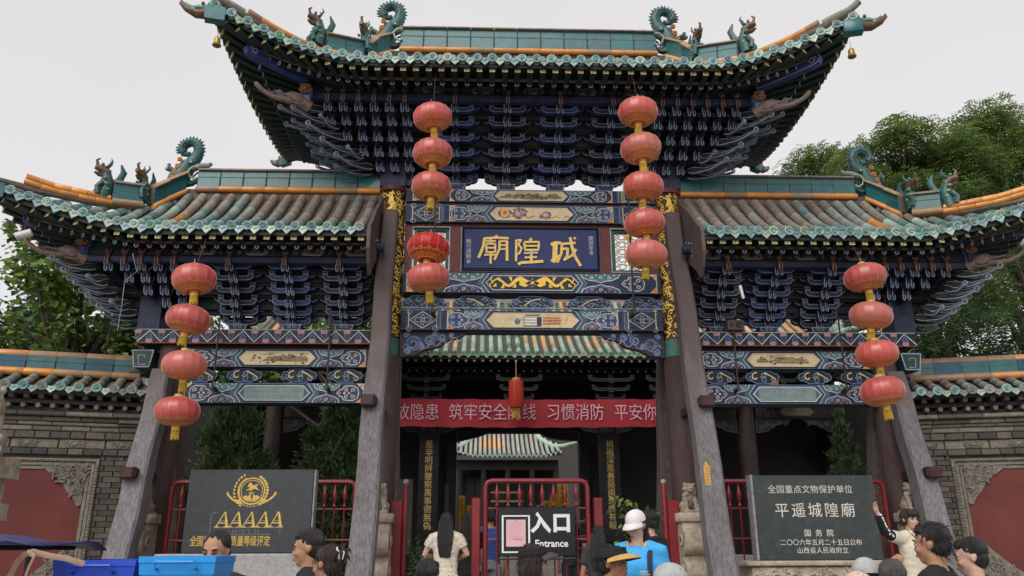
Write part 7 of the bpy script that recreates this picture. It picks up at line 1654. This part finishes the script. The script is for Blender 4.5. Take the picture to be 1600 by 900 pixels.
person('distant visitor with black hair in front of the yellow flags', .86, 3.2, .45, 1.98 - .2, 175, SK[0], BK, DN, hairst='short', vox=.012)
t, R, k = person('bob haired person wearing a dark visor in front of the entrance sign', -.39, -6.0, 0, 1.665, 130, SK[1], cloth('white_tee', (.62, .62, .64)), DN, hair=HRB, hairst='bob', female=True, turn=-15)
visor(t, R @ Matrix.Scale(.97, 4), cloth('dark_visor', (.07, .06, .055)), BK)
lb = cloth('light_blue_shirt', (.05, .36, .72), (.045, .33, .68)); whc = cloth('white_cap_cloth', (.70, .64, .66))
t, R, k = person('woman in white cap and bright light blue shirt with a dark backpack looking down', .50, -5.12, .30, 1.615, -22, SK[1], lb, DN, hair=HRB, hairst='tail', tilt=18, turn=-22, female=True, sleeve='long', shoulder=1.12, build_=1.1)
cap(t, R @ Matrix.Translation((0, 0, .012)) @ Matrix.Scale(.96, 4), whc)
b = MB()
for e in (-1, 1): b.tube([(e * .11, -.10, 1.02), (e * .115, -.125, 1.16), (e * .115, -.115, 1.28), (e * .11, -.02, 1.365), (e * .11, .09, 1.30)], .022, 8, 0, sq=.35, upv=(1, 0, 0))
b.bbox(-.14, .14, .11, .26, .95, 1.34, .03)
loc_obj('backpack', b, [cloth('navy_backpack', (.018, .022, .06))], t, 60)
for q in range(3):
    text(('ENJOY', 'SUMMER', 'DAYS')[q], .022, face(.075, -.146, 1.165 - q * .02), [swhite, yell, swhite][q], 'chest_print', t, .001).location = (0, 0, 0)
person('dark haired person half hidden behind the woman in the white cap', .85, -3.9, .45, 1.53, -140, SK[1], BK, DN, hairst='short', vox=.012)
person('dim figure with black hair tied back in dark clothes right of the barrier', .56, -2.5, .45, 1.42, 160, SK[2], cloth('charcoal_jacket', (.03, .03, .032)), DN, hairst='long', female=True, vox=.012)
t, R, k = person('older woman in a yellow brimmed black visor and pink top facing right', .10, -6.34, 0, 1.655, 70, SK[2], cloth('pale_pink_top', (.62, .36, .30)), DN, hairst='short', tilt=0, turn=-12, female=True, shoulder=1.05)
visor(t, R, mat('ochre_straw', (.52, .32, .10), (.44, .27, .085), .7, 60, .3), BK)
b = MB()
for e in (-1, 1): b.tube([(e * .12, -.12, 1.1), (e * .125, -.10, 1.26), (e * .11, -.0, 1.352), (e * .1, .1, 1.25)], .009, 6)
loc_obj('bag_strap', b, [BK], t)
t, R, k = person('person in a pale grey peaked cap near the camera beside the right brace', .34, -6.95, 0, 1.535, 75, SK[1], cloth('pink_shirt', (.6, .36, .32)), DN, hairst='short', tilt=6)
cap(t, R @ Matrix.Scale(1.08, 4), cloth('pale_grey_cap', (.40, .41, .40), (.33, .34, .335), 18))
creamt = cloth('cream_blouse', (.60, .54, .42))
sk2 = SK[1]
t, R, k = person('smiling woman in cream blouse posing with one dark polka dot sleeve stretched out', 3.69, -3.3, .45, 1.56, 18, SK[1], creamt, GY, hair=HRB, hairst='bangs', female=True, turn=-6, tilt=2, arms={-1: ((-.36, -.02, 1.33), (-.46, -.06, 1.52), .4, (0, -1, 0)), 1: ((.24, .02, 1.02), (.10, -.18, .95), .5, (0, -1, 0))}, lipc=mat('red_lips', (.45, .03, .03), None, .35, 10, 0))
b = MB(); dots = MB(); P0, P1, P2 = V((-.2, 0, 1.27)), V((-.36, -.02, 1.33)), V((-.455, -.055, 1.50))
b.tube([P0, P0.lerp(P1, .5), P1, P1.lerp(P2, .5), P2], [.054, .052, .047, .042, .036], 12)
rr = random.Random(2)
for q in range(26):
    u = rr.random(); p = P0.lerp(P1, u * 2) if u < .5 else P1.lerp(P2, u * 2 - 1); rd = lerp(.053, .037, u); a = rr.uniform(-2.2, -.6); b.ell(tuple(p + V((rd * math.cos(a) * .6, -rd * .93, rd * .5 * math.sin(a * 3)))), (.011, .006, .011), 7, 4, 1)
loc_obj('polka_dot_sleeve', b, [BK, swhite], t, 60)
b = MB(); b.tube([(.0, -.125, 1.30), (-.005, -.142, 1.2), (0, -.135, 1.05)], .003, 4); b.tube([(-.07, -.05, 1.345), (-.03, -.115, 1.27), (0, -.13, 1.22), (.03, -.115, 1.27), (.07, -.05, 1.345)], .012, 6); loc_obj('blouse_collar', b, [creamt], t)
person('man in black tee with thick black hair raising a hand to his face to photograph', 2.07, -6.66, 0, 1.775, -128, SK[0], BK, DN, hairst='short', turn=-8, tilt=4, shoulder=1.08, build_=1.08, arms={-1: ((-.26, -.22, 1.24), (-.06, -.235, 1.50), 1.2, (0, 1, .2)), 1: ((.2, -.24, 1.22), (.06, -.25, 1.48), 1.2, (0, 1, .2))})
person('person in a white shirt with short black hair at the lower right', 2.37, -6.55, 0, 1.69, -118, SK[1], cloth('white_shirt', (.66, .64, .60)), DN, hairst='crop', tilt=8, female=True)
t, R, k = person('person in a pale pink cap at the bottom edge below the green tablet', 1.42, -6.98, 0, 1.49, 180, SK[1], cloth('white_tee', (.62, .62, .64)), DN, hairst='short')
cap(t, R @ Matrix.Scale(1.05, 4), cloth('pale_pink_cap', (.62, .42, .34)))
person('person with short greying hair at the bottom edge', 1.64, -6.95, 0, 1.565, 160, SK[0], cloth('brown_shirt', (.16, .12, .1)), DN, hair=HRG, hairst='crop')
t, R, k = person('person in a pale grey hat and grey shirt behind the greying head', 1.83, -6.2, 0, 1.55, 165, SK[0], cloth('grey_shirt', (.24, .25, .26)), DN, hairst='short')
cap(t, R @ Matrix.Scale(1.08, 4), cloth('pale_grey_cap', (.40, .41, .40)))

STRAPS = ([(-2.735, -8.18, 1.50), (-2.709, -8.173, 1.553), (-2.690, -8.186, 1.594), (-2.656, -8.199, 1.628), (-2.624, -8.202, 1.640), (-2.575, -8.15, 1.622), (-2.51, -8.14, 1.612), (-2.455, -8.09, 1.588)], [(-2.63, -8.22, 1.50), (-2.612, -8.235, 1.57), (-2.588, -8.25, 1.622), (-2.635, -8.215, 1.637)])
# ================================================================ FOREGROUND: CARGO CART WITH BINS, TARPAULIN CANOPY
def bin_(x, y, z, w, dp, h, c, lab, rz=0):
    t = thing('storage_bin', (x, y, z), lab, 'plastic bin', 'plastic bins on the cart')
    b = MB(); T = .012; q = .03
    def ringz(f, zz): return [(-w / 2 * f, -dp / 2 * f, zz), (w / 2 * f, -dp / 2 * f, zz), (w / 2 * f, dp / 2 * f, zz), (-w / 2 * f, dp / 2 * f, zz)]
    vs = ringz(.86, 0) + ringz(.97, h * .8) + ringz(1.0, h * .8) + ringz(1.03, h) + ringz(.97, h) + ringz(.86, .02)
    fs = [(3, 2, 1, 0)] + [(a * 4 + i, a * 4 + (i + 1) % 4, a * 4 + 4 + (i + 1) % 4, a * 4 + 4 + i) for a in range(5) for i in range(4)] + [(20, 21, 22, 23)]
    b.add(vs, fs); 
    b.box(-w / 2 * 1.035, w / 2 * 1.035, -dp / 2 * 1.05, -dp / 2 * 1.0, h - .022, h + .006); b.box(-w / 2 * 1.035, w / 2 * 1.035, dp / 2 * 1.0, dp / 2 * 1.05, h - .022, h + .006)
    for e in (-1, 1): b.box(*sorted((e * w / 2 * 1.0, e * w / 2 * 1.045)), -dp / 2 * 1.0, dp / 2 * 1.0, h - .022, h + .005)
    for k_ in range(7): b.box(-w / 2 + w * (k_ + .8) / 8 - .004, -w / 2 + w * (k_ + .8) / 8 + .004, -dp / 2 * .99 - .006, -dp / 2 * .9, h * .1, h * .78)
    loc_obj('bin_body', b, [c], t)
    b = MB(); b.tube([(-.09, -dp / 2 * 1.03, h - .05), (-.09, -dp / 2 - .035, h - .045), (-.085, -dp / 2 - .04, h - .018), (.085, -dp / 2 - .04, h - .018), (.09, -dp / 2 - .035, h - .045), (.09, -dp / 2 * 1.03, h - .05)], .007, 6); loc_obj('bin_handle', b, [c], t)
    t.rotation_euler = (0, 0, rz); return t
def plast(nm, c): return mat(nm, c, tuple(v * .85 for v in c), .35, 5, .05, dirt=.15, dirtc=tuple(min(1, v * 1.5 + .06) for v in c), spec=.5)
bin_(-2.55, -7.62, 1.235, .36, .34, .36, plast('deep_blue_plastic', (.012, .06, .50)), 'dark blue plastic bin on the left of the cart', .04)
bin_(-2.15, -7.68, 1.235, .34, .30, .375, plast('light_blue_plastic', (.012, .24, .62)), 'light blue plastic bin with a handle in front of the balding man', .0)
t = thing('cargo_tricycle', (-2.6, -7.7, 0), 'cargo tricycle under the plastic bins with a blue tarpaulin canopy and beige strap', 'tricycle')
steel = mat('dull_blue_steel', (.05, .07, .12), None, .5, 6, .2)
b = MB(); b.bbox(-.75, .8, -.35, .35, 1.18, 1.23, .01); b.bbox(-.75, .8, -.35, -.32, .7, 1.18, .01); b.bbox(-.75, .8, .32, .35, .7, 1.18, .01); b.bbox(-.75, -.72, -.32, .32, .7, 1.18, .01); b.bbox(.77, .8, -.32, .32, .7, 1.18, .01); b.bbox(-.75, .8, -.32, .32, .66, .70, .01); loc_obj('cargo_box', b, [steel], t)
for wx, wy in ((.3, -.4), (.3, .4), (-1.3, 0)):
    b = MB(); b.tube([(wx + .28 * math.cos(a), wy, .31 + .28 * math.sin(a)) for a in [2 * PI * j / 20 for j in range(21)]], .035, 7); w_ = loc_obj('wheel', b, [BK], t); b = MB()
    for j in range(8): b.tube([(wx, wy, .31), (wx + .27 * math.cos(j * .785), wy, .31 + .27 * math.sin(j * .785))], .006, 4)
    loc_obj('spokes', b, [steel], w_)
b = MB(); b.tube([(-1.3, 0, .31), (-1.15, 0, 1.0), (-1.0, 0, 1.15)], .02, 7); b.tube([(-1.1, -.3, 1.12), (-1.05, 0, 1.15), (-1.1, .3, 1.12)], .015, 7); b.tube([(-1.15, 0, .7), (-.75, 0, .75)], .025, 7)
for px_, py in ((-.35, -.62), (-1.25, -.62), (-.35, .1), (-1.25, .1)): b.tube([(px_, py, .9 if px_ > -1 else 1.0), (px_, py, 1.68)], .014, 7)
loc_obj('tricycle_frame', b, [steel], t)
tarp = mat('purple_blue_tarpaulin', (.055, .05, .19), (.03, .03, .12), .45, 5, .3, dirt=.4, dirtc=(.36, .30, .48)); 
b = MB(); n = 22; m = 10; vs = []
for i in range(n + 1):
    for j in range(m + 1):
        x = lerp(-1.7, -.06, i / n); y = lerp(-.75, .28, j / m); edge = max(0, abs(j / m - .5) * 2 - .85) / .15
        z = 1.705 + .018 * math.sin(i * .9) * math.cos(j * .8) - .03 * edge - .03 * max(0, (i / n - .8) / .2) + .012 * noise.noise(V((x * 6, y * 6, 0))); vs.append((x, y, z))
nv = len(vs); vs += [(x, y, z - .006) for x, y, z in vs]; w = m + 1
fs = [(i * w + j, (i + 1) * w + j, (i + 1) * w + j + 1, i * w + j + 1) for i in range(n) for j in range(m)]; fs += [tuple(a + nv for a in reversed(f)) for f in fs]
fs += [(i * w, nv + i * w, nv + (i + 1) * w, (i + 1) * w) for i in range(n)] + [(n * w + j, nv + n * w + j, nv + n * w + j + 1, n * w + j + 1) for j in range(m)]
b.add(vs, fs); loc_obj('tarpaulin_canopy', b, [tarp], t, 180)
b = MB()
for k_ in range(4): b.tube([(-1.6, -.6 + .25 * k_, 1.66 + .004 * k_), (-.16, -.6 + .25 * k_, 1.655)], .012, 6)
loc_obj('canopy_rails', b, [BK], t)
b = MB()
for P in STRAPS: b.tube([V(p) - WL[t.name] for p in P], .013, 8, 0, sq=.3, upv=(0, 0, 1))
loc_obj('beige_strap', b, [mat('beige_webbing', (.42, .28, .20), (.34, .22, .16), .8, 30, .2)], t, 60)
